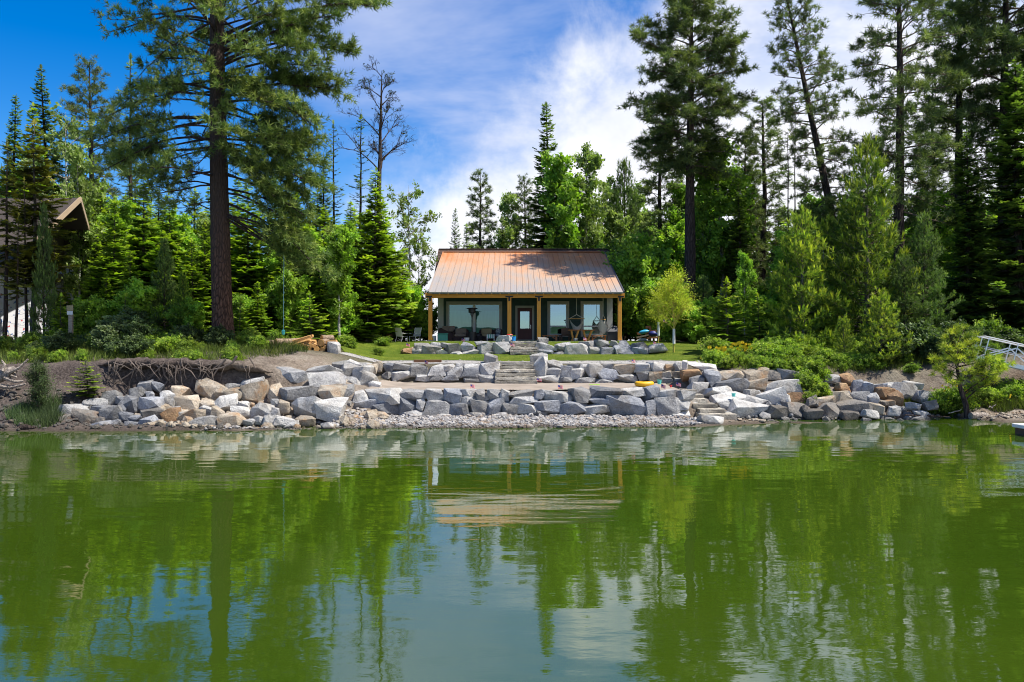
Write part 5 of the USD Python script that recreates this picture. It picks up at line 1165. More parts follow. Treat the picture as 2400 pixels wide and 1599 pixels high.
# --- single trees, left to right
T = [  # kind, px, top row, depth, label, width factor
    ('fir_dark', 22, 222, 62, 'dark fir with pointed top at the far left edge behind the house', 1.0), ('fir_dark', 118, 160, 66, 'tall dense dark fir left of the round-topped pine', 1.05), ('fir_c', 70, 245, 60, 'fir between the leftmost dark fir and the tall dense one', .9),
    ('pine_open', 212, 135, 64, 'round-topped pine between the tall dark fir and the giant pine', 1.0), ('spruce_thin', 312, 135, 60, 'sparse thin spruce whose tip shows left of the giant pine', 1.1),
    ('fir_olive', 78, 285, 46, 'yellowish fir in front of the neighbour house roof', 1.05), ('dark_pine', 103, 480, 43.5, 'slender young pine in front of the neighbour house wall', .42), ('fir_lower_bare', 38, 500, 42.6, 'thin fir with twiggy lower limbs against the white wall', .9), ('sapling_fir', 140, 690, 42.4, 'small fir left of the sign post', 1.0), ('fir_lower_bare', 128, 560, 45, 'thin dark fir right of the white wall', .9), ('fir_lower_bare', 12, 330, 43, 'fir trunk with bare lower limbs at the left frame edge', .9), ('fir_lower_bare', 62, 420, 44.5, 'thin fir with bare lower limbs before the white wall', .8),
    ('aspen_thin', 150, 255, 56, 'pale birch with white limbs rising behind the neighbour roof', .9), ('aspen_b', 185, 350, 55, 'pale green birch above the peak of the neighbour roof', .8),
    ('fir_b', 262, 470, 49, 'bright fir right of the neighbour gable', 1.05), ('fir_a', 330, 410, 52, 'bright green fir left of the giant trunk, second from the gable', 1.0), ('fir_a', 405, 455, 50, 'broad bright fir just left of the giant trunk', 1.05), ('fir_b', 455, 560, 47, 'low bright fir tucked left of the giant trunk', 1.2), ('fir_b', 300, 590, 46.5, 'low dense fir between sign post and giant trunk', 1.2), ('dark_pine', 385, 560, 45.5, 'soft young pine left of the giant trunk', .75), ('fir_c', 225, 520, 50, 'fir directly behind the wooden sign post', .9), ('young_pine', 430, 640, 44.8, 'waist-slim young pine close to the giant trunk', .8),
    ('fir_a', 580, 420, 52, 'bright fir right behind the giant trunk', 1.0), ('fir_b', 640, 450, 53, 'bright fir behind the hanging rope', 1.0), ('fir_b', 600, 660, 46.5, 'low bright fir just right of the giant trunk', 1.35), ('fir_a', 705, 430, 55, 'fir behind the right side of the giant pine crown', 1.0), ('sapling_fir', 728, 685, 45.6, 'small bright fir behind the firewood stack', 1.45), ('fir_b', 745, 560, 50, 'mid-height fir above the firewood stack', 1.1),
    ('aspen', 796, 520, 49.5, 'aspen with pale slim trunk behind the right end of the firewood', 1.15), ('fir_dark_b', 760, 360, 60, 'dark fir beside the right edge of the giant pine', .9), ('spruce_thin', 785, 285, 64, 'thin dark spruce left of the tall bare tree', 1.0), ('spruce_thin', 840, 262, 62, 'airy bluish spruce just left of the tall bare tree', 1.05), ('dead_tree', 888, 135, 62, 'tall bare tree with fine dark branches against the sky', 1.0),
    ('fir_a', 868, 395, 54, 'tallest bright fir of the group left of the cabin', 1.0), ('fir_b', 905, 470, 56, 'bright fir under the bare tree', 1.1), ('fir_a', 815, 470, 57, 'bright fir behind the slim aspen', 1.0), ('fir_b', 922, 612, 57.5, 'fir reaching the left porch post', 1.35), ('fir_b', 862, 600, 53, 'low dense bright fir behind the cube table', 1.3), ('sapling_fir', 965, 700, 58, 'small fir beside the left porch post', 1.2),
    ('aspen_thin', 962, 430, 64, 'sparse birch left of the cabin roof against white cloud', 1.0), ('aspen_thin', 985, 520, 66, 'small sparse birch nearest to the cabin roof', .8), ('fir_dark', 985, 690, 75, 'dark fir seen between the left porch post and wall', .9),
    ('spruce', 1062, 488, 80, 'small pointed spruce behind the left end of the cabin ridge', .9), ('pine_slim', 1128, 398, 78, 'slim pine behind the cabin roof left of the tall spruce', 1.25), ('fir_dark_b', 1182, 500, 80, 'dark fir above the middle of the cabin ridge', .8), ('aspen_b', 1195, 450, 84, 'pale aspen left of the tall spruce', .9), ('spruce', 1291, 238, 76, 'tall dark spruce rising highest behind the cabin', 1.15), ('pine_open', 1230, 410, 84, 'open dark pine at the left foot of the tall spruce', .9),
    ('aspen', 1318, 362, 74, 'bright aspen right below the tall spruce', 1.05), ('aspen_b', 1372, 340, 76, 'tall airy aspen right of the tall spruce', .95), ('fir_dark', 1245, 480, 82, 'narrow fir below the tall spruce at its left', .8), ('aspen_b', 1425, 415, 80, 'pale aspen left of the pointed young pine', .9), ('dark_pine', 1463, 378, 80, 'pointed young pine on the skyline right of the aspens', .75), ('aspen_b', 1490, 430, 84, 'pale aspen right of the pointed skyline pine', .9),
    ('fir_c', 1100, 520, 84, 'faint fir beside the slim pine above the roof', .9), ('aspen_thin', 1155, 520, 86, 'faint birch behind the cabin ridge', .9),
    ('bushy', 1448, 560, 68, 'bright leafy tree touching the right end of the cabin roof', 1.1), ('bushy', 1478, 585, 63, 'dense leafy bush at the right corner of the cabin', 1.05), ('bushy', 1405, 530, 80, 'leafy bush peeping over the right of the cabin ridge', 1.0),
    ('pine_slim', 1549, 250, 72, 'slim dark-trunked pine left of the tall right-hand pine', 1.3), ('pine_tall', 1617, -60, 61.4, 'tall pine with straight brown trunk right of the willows', 1.18),
    ('aspen', 1688, 330, 64, 'bright aspen right of the tall straight pine', 1.2), ('aspen', 1650, 470, 63.5, 'low aspen with white trunk behind the straight pine', .75), ('pine_slim', 1782, 228, 70, 'dark pine with narrow top right of the bright aspen', 1.5), ('pine_slim', 1745, 330, 66, 'pine with dark forked trunk behind the yellow willow', 1.3), ('snag', 1848, 310, 60, 'bare thin trunk left of the leaning pine', .8), ('snag', 1862, 290, 61, 'second bare thin trunk, closer to the leaning pine', .8),
    ('pine_leaning', 2012, -90, 60, 'leaning pine whose trunk slants up to the left', 1.0), ('pine_open', 2106, -190, 54, 'tall pine with thick straight dark trunk right of the leaning one', 1.0),
    ('pine_open', 2250, -120, 60, 'open-crowned pine between the thick trunk and the cedar', 1.0), ('pine_slim', 2180, 180, 66, 'slim pine in the gap right of the thick trunk', 1.3),
    ('cedar', 2390, 130, 50, 'huge dark drooping cedar filling the right frame edge', 1.05), ('pine_tall', 2350, -260, 57, 'dense tall pine rising over the cedars at the right edge', .95), ('cedar', 2270, 300, 51, 'dark drooping cedar left of the huge one', .9), ('cedar', 2480, -150, 56, 'cedar half outside the right frame edge', 1.0),
    ('young_pine', 2030, 325, 47.5, 'large dense young pine with pale candles right of centre bank', .95), ('young_pine_b', 1885, 490, 47, 'bright young pine with pale shoots on the right bank', 1.0), ('small_pine', 2066, 675, 42.6, 'small bright pine at the top of the right rocks', 1.2), ('small_pine', 1978, 735, 43.5, 'little pine left of the small bright one', 1.0), ('dark_pine', 2165, 500, 47, 'darker rounded young pine right of the large one', .95), ('dark_pine', 2120, 600, 45.5, 'low dark pine between the large pine and the gangway', 1.1),
    ('sapling_fir', 1702, 655, 48.0, 'bushy small fir right of the young willow', 1.2), ('aspen', 1745, 588, 48.8, 'young bright aspen over the yellow flowers', .7), ('sapling_fir', 1780, 690, 49, 'second small fir behind the yellow flowers', 1.1),
    ('sapling_fir', 205, 838, 35.7, 'little fir growing out of the eroded left bank', 1.5), ('willow_shrub', 92, 835, 34.3, 'thin dark willow shrub at the left waterline', 1.0)]
for (k, px, top, d, lab, wd) in T:
    plant(k, lab, 'tree' if k != 'willow_shrub' else 'shrub', px, top, d, wide=wd, rz=90 if k == 'pine_leaning' and False else (0 if k == 'pine_leaning' else None))

# young willows with white trunk wraps
for (key, px, top, d, lab, y0, y1) in (('willow_a', 1579.5, 622, 49.0, 'young golden willow in the lawn with white-wrapped trunk', 771, 806), ('willow_b', 1543.6, 668, 53.6, 'second golden willow, partly behind the first, near the rack', 755, 787)):
    X = PX(px, d); gz = float(ground(X, d))
    plant(key, lab, 'tree', px, top, d, z=gz)
    single('trunk_wrap', MB().tube([(X, d, PZ(y1, d)), (X, d, PZ(y0, d))], [.085, .075], 10), M['white_paint'], 'white wrap around the trunk of the '+('front' if key == 'willow_a' else 'rear')+' young willow', 'trunk wrap', smooth=40)

# --- forest behind, tree by tree
gf = np.random.RandomState(55)
ZN = [(-9e9, 'beyond the left frame edge'), (0, 'behind the neighbour house'), (215, 'between the neighbour gable and the giant pine'), (440, 'directly behind the giant pine trunk'), (600, 'behind the hanging rope and firewood'), (800, 'behind the tall bare tree left of the cabin'), (1040, 'behind the left half of the cabin roof'), (1240, 'behind the right half of the cabin roof'),
      (1470, 'behind the yellow willows'), (1600, 'right of the tall straight pine'), (1760, 'behind the two bare thin trunks'), (1900, 'behind the leaning pine'), (2060, 'around the thick straight dark trunk'), (2210, 'behind the gangway and cedars'), (2400, 'beyond the right frame edge')]
def zone(px): return [z for (a, z) in ZN if px >= a][-1]
SKYL = np.array([[-700, 300], [0, 360], [150, 420], [300, 400], [450, 470], [620, 440], [760, 420], [900, 520], [950, 600], [980, 700], [1030, 700], [1060, 560], [1180, 500], [1300, 470], [1420, 470], [1520, 440], [1700, 400], [1850, 470], [2000, 440], [2200, 420], [2400, 330], [3100, 250]])
NAMES = {'fir_a': 'bright fir standing in the forest behind', 'fir_b': 'bright fir standing in the forest behind', 'fir_c': 'bright fir standing in the forest behind', 'fir_dark': 'dark fir in the depth of the forest', 'fir_dark_b': 'dark fir in the depth of the forest', 'aspen': 'green broadleaf tree among the conifers of the forest', 'aspen_b': 'green broadleaf tree among the conifers of the forest', 'pine_slim': 'slim pine in the depth of the forest', 'pine_tall': 'slim pine in the depth of the forest', 'bushy': 'leafy undergrowth tree at the forest foot', 'dark_pine': 'slim pine in the depth of the forest', 'cedar': 'dark fir in the depth of the forest'}
for k in range(330):
    px = gf.uniform(-420, 2820); d = gf.uniform(60, 100); low = k >= 230
    if low: d = gf.uniform(75, 125)
    if 975 < px < 1045 or (1000 < px < 1470 and d < 78): continue
    if 1000 < px < 1470 and gf.rand() < .25: continue
    right = px > 1480
    top = np.interp(px, SKYL[:, 0], SKYL[:, 1])+(gf.uniform(0, 190) if not low else gf.uniform(120, 240))
    kind = gf.choice(['fir_a', 'fir_b', 'fir_c', 'fir_dark', 'fir_dark_b', 'aspen', 'aspen_b', 'pine_slim'], p=[.18, .14, .16, .14, .1, .1, .08, .10] if not right else [.06, .05, .08, .22, .18, .12, .08, .21])
    nm = NAMES[kind].split(' in the')[0].split(' standing')[0].split(' among')[0]+' '+zone(px); plant(kind, nm, 'tree', px, top, d, nm+' in the forest', wide=gf.uniform(.9, 1.3)*(1.5 if low else 1))
for k in range(70):                                          # undergrowth along the forest foot
    px = gf.choice([gf.uniform(-100, 930), gf.uniform(1480, 2480)]); d = gf.uniform(52, 66)
    if 1440 < px < 1560 and d < 60: continue
    kind = gf.choice(['bushy', 'fir_b', 'sapling_fir', 'bushy', 'dark_pine']); 
    if px > 1560 and d < 55: d += 5
    nm = {'bushy': 'leafy undergrowth tree at the forest foot', 'fir_b': 'bright fir standing in the forest behind', 'sapling_fir': 'small fir of the undergrowth at the forest foot', 'dark_pine': 'slim pine in the depth of the forest'}[kind]
    nm = nm.split(' in the')[0].split(' standing')[0].split(' at the')[0].split(' of the')[0]+' low in the undergrowth '+zone(px)
    plant(kind, nm, 'tree', px, 0, d, nm, h=gf.uniform(2.2, 5.0), wide=gf.uniform(1.0, 1.5))

FILL = [('fir_b', 945, 590, 61), ('bushy', 958, 665, 60), ('bushy', 990, 720, 66), ('bushy', 910, 690, 60), ('fir_a', 455, 440, 58), ('fir_c', 500, 430, 62), ('aspen', 425, 500, 55), ('fir_c', 560, 410, 60), ('fir_c', 20, 330, 66), ('aspen_b', 60, 400, 63), ('fir_a', 610, 470, 57), ('fir_c', 690, 400, 62), ('fir_b', 245, 640, 46.5), ('bushy', 205, 690, 45.0), ('sapling_fir', 290, 690, 44.2), ('bushy', 345, 660, 46.2), ('fir_b', 372, 610, 48.5), ('bushy', 440, 700, 45.0), ('fir_a', 480, 520, 51), ('sapling_fir', 560, 700, 44.6), ('bushy', 588, 690, 47.5), ('fir_b', 660, 560, 50.5), ('bushy', 690, 640, 49.5), ('fir_a', 770, 480, 53.5), ('bushy', 780, 690, 52), ('fir_b', 835, 560, 54.5), ('bushy', 845, 690, 55), ('fir_b', 888, 640, 55.5), ('bushy', 930, 690, 58.5), ('fir_a', 540, 470, 55), ('fir_a', 350, 470, 56), ('fir_a', 240, 430, 57), ('aspen', 300, 470, 54), ('aspen_b', 480, 500, 57), ('aspen', 640, 560, 52), ('aspen', 720, 520, 56), ('bushy', 1545, 640, 66), ('bushy', 1600, 700, 68), ('bushy', 1520, 660, 70), ('aspen', 1580, 520, 70), ('bushy', 1690, 700, 56), ('aspen', 1850, 540, 56), ('bushy', 1800, 690, 54), ('aspen_b', 1930, 480, 60), ('bushy', 2200, 640, 54), ('aspen', 2190, 450, 60)]
FN = {'fir_c': 'loose tall fir', 'fir_b': 'small bright fir', 'fir_a': 'taller bright fir', 'bushy': 'leafy small tree', 'sapling_fir': 'sapling fir', 'aspen': 'fresh green aspen', 'aspen_b': 'pale green aspen'}
for (k, px, top, d) in FILL: ln = FN[k]+' '+zone(px)+(', in front' if d < 47 else ', set back' if d < 54 else ', deep inside'); plant(k, ln, 'tree', px, top, d, ln, wide=gf.uniform(1.0, 1.35))

# --- shrubs
S_ = []
for k in range(58): S_.append((gf.uniform(-30, 620), gf.uniform(39.2, 44.5), gf.choice(['shrub', 'shrub_b', 'shrub']), gf.uniform(.45, 1.0), 'left'))
for (px, d, h) in ((255, 41.2, 1.6), (290, 40.6, 1.8), (330, 40.8, 1.7), (270, 39.8, 1.2), (310, 42, 2.0)): S_.append((px, d, 'shrub_dark', h, 'dark'))
for k in range(16): S_.append((gf.uniform(-10, 560), gf.uniform(37.9, 38.6), 'shrub', gf.uniform(.4, .8), 'left'))
for k in range(20): S_.append((gf.uniform(620, 900), gf.uniform(46, 50) if k % 2 else gf.uniform(51, 54), gf.choice(['shrub', 'shrub_b']), gf.uniform(.45, .95), 'mid'))
for k in range(52): S_.append((gf.uniform(1660, 2120), gf.uniform(42.3, 48.5), gf.choice(['shrub', 'shrub_b', 'shrub_b']), gf.uniform(.6, 1.5), 'right'))
for k in range(22): S_.append((gf.uniform(1700, 2150), gf.uniform(41.3, 42.6), 'shrub' if k % 3 else 'shrub_b', gf.uniform(.45, .95), 'right'))
for k in range(18): S_.append((gf.uniform(-20, 520), gf.uniform(38.6, 42.5), 'shrub_dark' if k % 2 else 'shrub', gf.uniform(.6, 1.3), 'left'))
for (px, d, h) in ((1900, 39.7, 1.1), (1925, 39.2, 1.0), (1880, 40.2, .9), (1905, 41.0, 1.4), (1870, 41.3, 1.2), (1895, 38.8, .8)): S_.append((px, d, 'shrub', h, 'rocks'))
for (px, d, h) in ((2190, 38.9, 1.2), (2215, 39.1, 1.4), (2175, 39.4, .9), (2240, 39.3, 1.3), (2320, 39.6, .9), (2375, 39.6, 1.0), (2395, 39.9, 1.2), (2150, 39.8, .6), (2120, 40.2, .6), (2350, 40.1, .8)): S_.append((px, d, 'shrub_b', h, 'shore'))
for k in range(26): S_.append((gf.uniform(2090, 2440), gf.uniform(42.5, 46.5), 'shrub_dark' if k % 3 else 'shrub', gf.uniform(.8, 2.2), 'shade'))
SL = {'left': ('leafy shrub on the left bank', 'shrubs along the top of the left bank'), 'dark': ('dark small-leaved bush on the left bank', 'dark bushes left of the giant pine'), 'mid': ('leafy shrub near the lawn', 'shrubs behind the firewood stack'), 'right': ('bright green shrub on the right bank', 'shrubs along the top of the right bank'), 'rocks': ('green shrub spilling over right boulders', 'shrubs growing out of the right boulders'), 'shore': ('bright low shrub on the right shore', 'shrubs along the right shore'), 'shade': ('shaded bush under dark trees', 'bushes in shade behind the gangway')}
SZ = [(-9e9, 'at the frame edge'), (30, 'in front of the neighbour house'), (110, 'left of the sign post'), (175, 'right of the sign post'), (400, 'at the foot of the giant pine'), (560, 'left of the firewood stack'), (640, 'behind the firewood stack'), (780, 'left of the cabin lawn'), (1500, 'by the yellow flowers'), (1800, 'above the tan boulders'), (1900, 'below the large young pine'), (2020, 'around the small bright pine'), (2100, 'left of the leaning pine'), (2270, 'right of the leaning pine')]
for (px, d, key, h, w) in S_:
    sz = [z for (a, z) in SZ if px >= a][-1]; ln = (SL[w][0].replace('on the left bank', 'on the eroded edge') if d < 39 else SL[w][0])+', '+sz+(', low' if h < .75 else ', waist-high' if h < 1.15 else ', tall'); plant(key, ln, 'shrub', px, 0, d, ln, h=h, wide=gf.uniform(.9, 1.4))

# --- grasses
def blades(pts, h, w, seed, lean=.35, base=None):
    g = np.random.RandomState(seed); n = len(pts); a = g.uniform(0, 6.28, n); hh = h*g.uniform(.5, 1.2, n); z = rough_ground(pts[:, 0], pts[:, 1]) if base is None else base
    b = np.stack([pts[:, 0], pts[:, 1], z-.02], -1); s = np.stack([np.cos(a), np.sin(a), 0*a], -1)*w/2; tp = b+np.stack([g.normal(0, lean, n)*hh, g.normal(0, lean, n)*hh, hh], -1)
    v = np.stack([b-s, b+s, tp], 1).reshape(-1, 3); return trimesh.Trimesh(v, np.arange(3*n).reshape(-1, 3), process=False), np.repeat(np.clip(g.normal(.45, .22, n), 0, 1), 3)


def scatter(poly, n, seed):
    g = np.random.RandomState(seed); x0, y0, x1, y1 = poly.bounds; p = g.uniform((x0, y0), (x1, y1), (int(n*3), 2)); return p[shapely.contains_xy(poly, p[:, 0], p[:, 1])][:n]


m, t_ = blades(scatter(LAWN.buffer(-.05), 90000, 1), .055, .022, 2, .5); m.vertices[:, 2] += .045
single('lawn_grass', m, M['lawn_blade'], 'short mown grass of the lawn around the cabin', 'grass', kind='stuff', tint=t_)
BANK_L = Polygon([(-27, 37.5), (-20, 37.75), (-15, 37.8), (-12.6, 39.0), (-10.8, 42.0), (-11.5, 46), (-27, 47)])
m, t_ = blades(scatter(BANK_L, 22000, 3), .45, .026, 4)
single('bank_grass', m, M['grass'], 'tall wild grass along the top of the left bank', 'grass', kind='stuff', tint=t_)
BANK_R = Polygon([(10.6, 42.8), (13, 41.8), (17.5, 41.6), (20.5, 41.8), (24, 43), (27, 43), (27, 49), (13.5, 50), (12.2, 46)])
m, t_ = blades(scatter(BANK_R, 20000, 5), .48, .022, 6)
single('bank_grass', m, M['grass'], 'tall wild grass among the shrubs of the right bank', 'grass', kind='stuff', tint=t_)
SHO = [Point(PX(px, d), d).buffer(r) for (px, d, r) in ((2150, 38.9, .35), (2165, 39.6, .5), (2125, 39.4, .4), (2190, 39.2, .6), (2340, 39.3, .7), (2380, 39.4, .7), (2330, 39.9, .8), (2230, 39.2, .5), (2290, 39.6, .5))]
m, t_ = blades(scatter(shapely.union_all(SHO), 6000, 7), .55, .022, 8)
single('shore_grass', m, M['grass'], 'clumps of bright grass on the narrow right beach', 'grass', kind='stuff', tint=t_)
WL = [Point(PX(px, d), d).buffer(r) for (px, d, r) in ((85, 33.6, .8), (60, 33.9, .7), (110, 33.5, .6), (95, 34.6, .8))]
m, t_ = blades(scatter(shapely.union_all(WL), 2500, 9), .6, .022, 10)
single('reeds', m, M['leaf_dark'], 'dark rushes round the willow shrub at the left waterline', 'grass', kind='stuff', tint=t_)

# yellow flowers, each a stem with a bloom
stage.CreateClassPrim('/World/Shapes/yellow_flower'); yf = Thing('yellow_flower', None, None, (0, 0, 0), path='/World/Shapes/yellow_flower')
yf.part('stem', MB().tube([(0, 0, 0), (.03, .01, .35), (.02, 0, .72)], [.010, .008, .006], 4), M['grass'], tint=np.full(14, .4))
pet = MB()
for k in range(9):
    a = k*6.283/9; e = np.array([math.cos(a), -.35*math.sin(a)-.06, .9*math.sin(a)]); s = np.array([-math.sin(a), 0, math.cos(a)])*.028; o = np.array([.02, -.02, .74])
    pet.add([o, o+e*.05+s, o+e*.10, o+e*.05-s], [[0, 1, 2], [0, 2, 3]])
yf.part('petals', pet, M['flower']); yf.part('centre', MB().lathe([(0, .765), (.02, .755), (.022, .735), (0, .725)], (.02, -.025, 0), 7), M['yellow'])


def flower(px, py, d):
    p = P(px, py, d); q = numbered('/World/yellow_flower'); o = UsdGeom.Xform.Define(stage, q); s = gf.uniform(1.0, 1.5) if px < 2050 else gf.uniform(.6, .85)
    o.AddTranslateOp().Set((float(p[0]), d, float(p[2]-.74*s))); o.AddRotateZOp().Set(float(gf.uniform(-40, 40))); o.AddScaleOp().Set((s, s, s))
    o.GetPrim().GetReferences().AddInternalReference('/World/Shapes/yellow_flower'); o.GetPrim().SetInstanceable(True)
    right = px > 2100; tag(o.GetPrim(), 'yellow daisy-like flower near the leaning shore pine' if right else 'yellow daisy-like flower in the shrubs beside the lawn', 'flower', 'yellow flowers at the right shore' if right else 'yellow flowers in the shrubs right of the lawn')


FB = [(155, 1048), (165, 1075), (178, 1068), (185, 1085), (195, 1050), (205, 1070), (212, 1055), (220, 1090), (228, 1052), (235, 1075), (245, 1048), (250, 1062), (285, 1045), (295, 1025), (310, 1030), (322, 1055), (330, 1022), (340, 1040), (350, 1018), (358, 1045), (370, 1030), (378, 1052), (395, 1030), (110, 1110), (300, 1060), (335, 1065), (262, 1090), (405, 1055), (150, 1120), (365, 1065)]
for (cx, cy) in FB: flower(1600+cx*.3955, 400+cy*.3955, 44.0)
for (cx, cy) in ((685, 850), (738, 862), (845, 855), (640, 880), (850, 920), (585, 925), (725, 830), (1395, 975), (1390, 1000), (560, 858), (865, 935)): flower(2100+cx*.1913, 740+cy*.1913, 38.6)

# ------------------------------------------------------------------ things on the porch
rp = np.random.RandomState(21)
PD = 56.4


def X_(cx, off=980, sc=.11045, d=PD): return PX(off+cx*sc, d)


def Z_(cy, off=680, sc=.11045, d=PD): return PZ(off+cy*sc, d)


def wicker_chair(label, x, y, w, z0=FL, cat='armchair', cushion='cushion', wick='wicker', seat=.42, back=1.0, rz=0, group=None):
    th = Thing('armchair', label, cat, (x, y, z0), group)
    a = w/2
    th.part('base', MB().box((x-a, y-.38, z0+.02), (x+a, y+.36, z0+seat-.10), .03), M[wick])
    bk = trimesh.creation.extrude_polygon(Polygon([(-a, 0)]+[(a*1.0*math.cos(t)*(1.0), back-seat-.18+.2*math.sin(t)) for t in np.linspace(math.pi, 0, 9)]+[(a, 0)]), .13)
    v = bk.vertices; th.part('backrest', trimesh.Trimesh(np.stack([v[:, 0]+x, y+.30+v[:, 2]+.18*v[:, 1], v[:, 1]+z0+seat-.1], -1), bk.faces), M[wick])
    for s in (-1, 1): th.part('arm', MB().box((x+s*a, y-.36, z0+seat-.1), (x+s*(a-.13), y+.34, z0+seat+.22), .03), M[wick])
    th.part('seat_cushion', MB().box((x-a+.14, y-.40, z0+seat-.1), (x+a-.14, y+.28, z0+seat+.06), .04), M[cushion])
    m = MB().box((-a+.16, 0, 0), (a-.16, .14, .46), .05).mesh(); m.apply_transform(trimesh.transformations.rotation_matrix(-.25, (1, 0, 0))); m.apply_translation((x, y+.14, z0+seat+.05))
    th.part('back_cushion', m, M[cushion])
    return th


b0, b1 = X_(725), X_(1045)
wicker_chair('dark wicker armchair with taupe cushion below the large window, left of the heater', (b0+b1)/2, 57.2, b1-b0+.05)
b0, b1 = X_(1275), X_(1600)
wicker_chair('dark wicker armchair with tan cushions right of the patio heater', (b0+b1)/2, 57.6, b1-b0, cushion='cushion_tan')
b0, b1 = X_(1615), X_(1765)
th = wicker_chair('wicker chair under a patterned grey throw beside the porch post', (b0+b1)/2, 57.3, b1-b0+.15, cushion='throw')
sx0, sx1 = X_(415), X_(740)
th = Thing('sofa', 'dark wicker sofa with sloping arm at the left end of the porch', 'sofa', ((sx0+sx1)/2, 57.5, FL))
pr = Polygon([(sx0, 0), (sx1, 0), (sx1, .50), (sx0+.35, .84), (sx0, .92)]); e = trimesh.creation.extrude_polygon(pr, .14); v = e.vertices
th.part('arm', trimesh.Trimesh(np.stack([v[:, 0], 56.9+v[:, 2], v[:, 1]+FL], -1), e.faces), M['wicker'])
th.part('base', MB().box((sx0, 57.06, FL+.03), (sx1, 58.1, FL+.38), .03), M['wicker'])
th.part('backrest', MB().box((sx0, 58.1, FL+.03), (sx1, 58.25, FL+.95), .03), M['wicker'])
th.part('seat_cushion', MB().box((sx0+.1, 57.1, FL+.38), (sx1-.1, 58.05, FL+.52), .05), M['cushion'])
for k in range(2):
    m = MB().box((-.24, -.07, -.2), (.24, .07, .22), .05).mesh(); m.apply_translation((sx0+.45+.45*k, 57.75, FL+.86)); th.part('pillow', m, M['cushion'])
x0, x1 = X_(425), X_(640)
th = Thing('storage_box', 'teal plastic box standing in front of the wicker sofa', 'box', ((x0+x1)/2, 55.9, FL))
th.part('box_body', MB().box((x0, 55.75, FL), (x1, 56.2, Z_(940)), .04), M['teal'])
th.part('lid', MB().box((x0-.02, 55.73, Z_(938)), (x1+.02, 56.22, Z_(922)), .02), M['teal'])
hx = X_(1150)
th = Thing('patio_heater', 'tall black patio heater with dish top before the large window', 'heater', (hx, 56.0, FL))
th.part('base', MB().lathe([(.0, FL), (.33, FL), (.33, FL+.04), (.30, FL+.06), (.30, Z_(890)), (.0, Z_(885))], (hx, 56, 0), 18), M['black_metal'], smooth=30)
th.part('pole', MB().cyl((hx, 56, Z_(890)), (hx, 56, Z_(560)), .045, 8), M['black_metal'])
th.part('burner', MB().lathe([(.05, Z_(590)), (.13, Z_(500)), (.0, Z_(500))], (hx, 56, 0), 14), M['dark_grey'])
th.part('head', MB().lathe([(.13, Z_(500)), (.25, Z_(480)), (.26, Z_(405)), (.0, Z_(400))], (hx, 56, 0), 16), M['black_metal'])
th.part('reflector', MB().lathe([(.46, Z_(403)), (.30, Z_(388)), (.0, Z_(378)), ], (hx, 56, 0), 18), M['dark_grey'])
x0, x1 = X_(1205), X_(1320)
th = Thing('planter', 'dark round-topped fire bowl beside the patio heater base', 'fire bowl', ((x0+x1)/2, 56.6, FL))
th.part('bowl', MB().lathe([(.0, FL), (.22, FL), (.40, FL+.30), (.42, FL+.34), (.36, FL+.34), (.0, FL+.30)], ((x0+x1)/2, 56.6, 0), 16), M['black_metal'], smooth=40)
th.part('cover', MB().lathe([(.36, FL+.345), (.30, FL+.48), (.12, FL+.56), (.0, FL+.57)], ((x0+x1)/2, 56.6, 0), 16), M['black_metal'], smooth=40)
x0, x1 = X_(1460), X_(1622)
th = Thing('folding_stool', 'folding stool with white and green stripes before the tan armchair', 'stool', ((x0+x1)/2, 56.2, FL))
for k in range(7):
    w = (x1-x0)/7; th.part('stripe', MB().box((x0+k*w, 56.0, Z_(1022)), (x0+(k+1)*w, 56.03, Z_(948)+.02)), M['white_paint' if k % 2 == 0 else 'teal'])
th.part('frame', MB().box((x0, 56.04, Z_(1025)), (x1, 56.4, Z_(1005))).box((x0, 56.05, FL), (x0+.05, 56.4, Z_(950))).box((x1-.05, 56.05, FL), (x1, 56.4, Z_(950))).box((x0, 56.05, Z_(955)), (x1, 56.4, Z_(945))), M['white_paint'])


def bowl(label, x, y, r, h, m, z=FL, name='bowl', cat='bowl'):
    return single(name, MB().lathe([(.0, z+.005), (r*.8, z+.005), (r, z+h), (r*.93, z+h), (r*.75, z+.02), (.0, z+.02)], (x, y, 0), 14), m, label, cat, smooth=40)


bowl('white bowl on the porch in front of the taupe armchair', X_(1045), 55.5, .20, .22, M['white_paint'])
bowl('shiny steel bowl on the grass below the trestle table', X_(1170, 1220, .11045, 55.2), 55.2, .18, .20, M['steel'])
th = Thing('potted_jumble', 'small white crate and orange tin by the left porch post foot', 'crate', (X_(335), 56.2, FL))
th.part('crate', MB().box((X_(310), 56.0, FL), (X_(385), 56.4, FL+.36), .02), M['white_paint']); th.part('tin', MB().cyl((X_(322), 55.5, FL), (X_(322), 55.5, FL+.2), .09, 10), M['yellow'])
# bucket and red disc on the boulders beside the upper steps
bx = PX(980+2030*.11045, 50.0); bz = PZ(680+1080*.11045, 50.0)
th = Thing('bucket', 'blue plastic sand bucket next to the top of the upper steps', 'bucket', (bx, 50.0, bz))
th.part('body', MB().lathe([(0, bz), (.10, bz), (.135, bz+.28), (.12, bz+.28), (.09, bz+.02), (0, bz+.02)], (bx, 50, 0), 14), M['blue'], smooth=40)
th.part('handle', MB().tube([(bx+.13*math.cos(t), 50, bz+.27+.09*math.sin(t)) for t in np.linspace(0, 3.14, 8)], .008, 5), M['lime'])
rx, rz = PX(980+1945*.11045, 50.3), PZ(680+958*.11045, 50.3)
single('disc', MB().lathe([(0, rz), (.19, rz), (.2, rz+.02), (.17, rz+.06), (0, rz+.065)], (rx, 50.3, 0), 16), M['red'], 'red plastic lid lying on the boulder left of the upper steps', 'lid', smooth=30)
# trestle table, benches, wicker dining chair
o2 = 1220


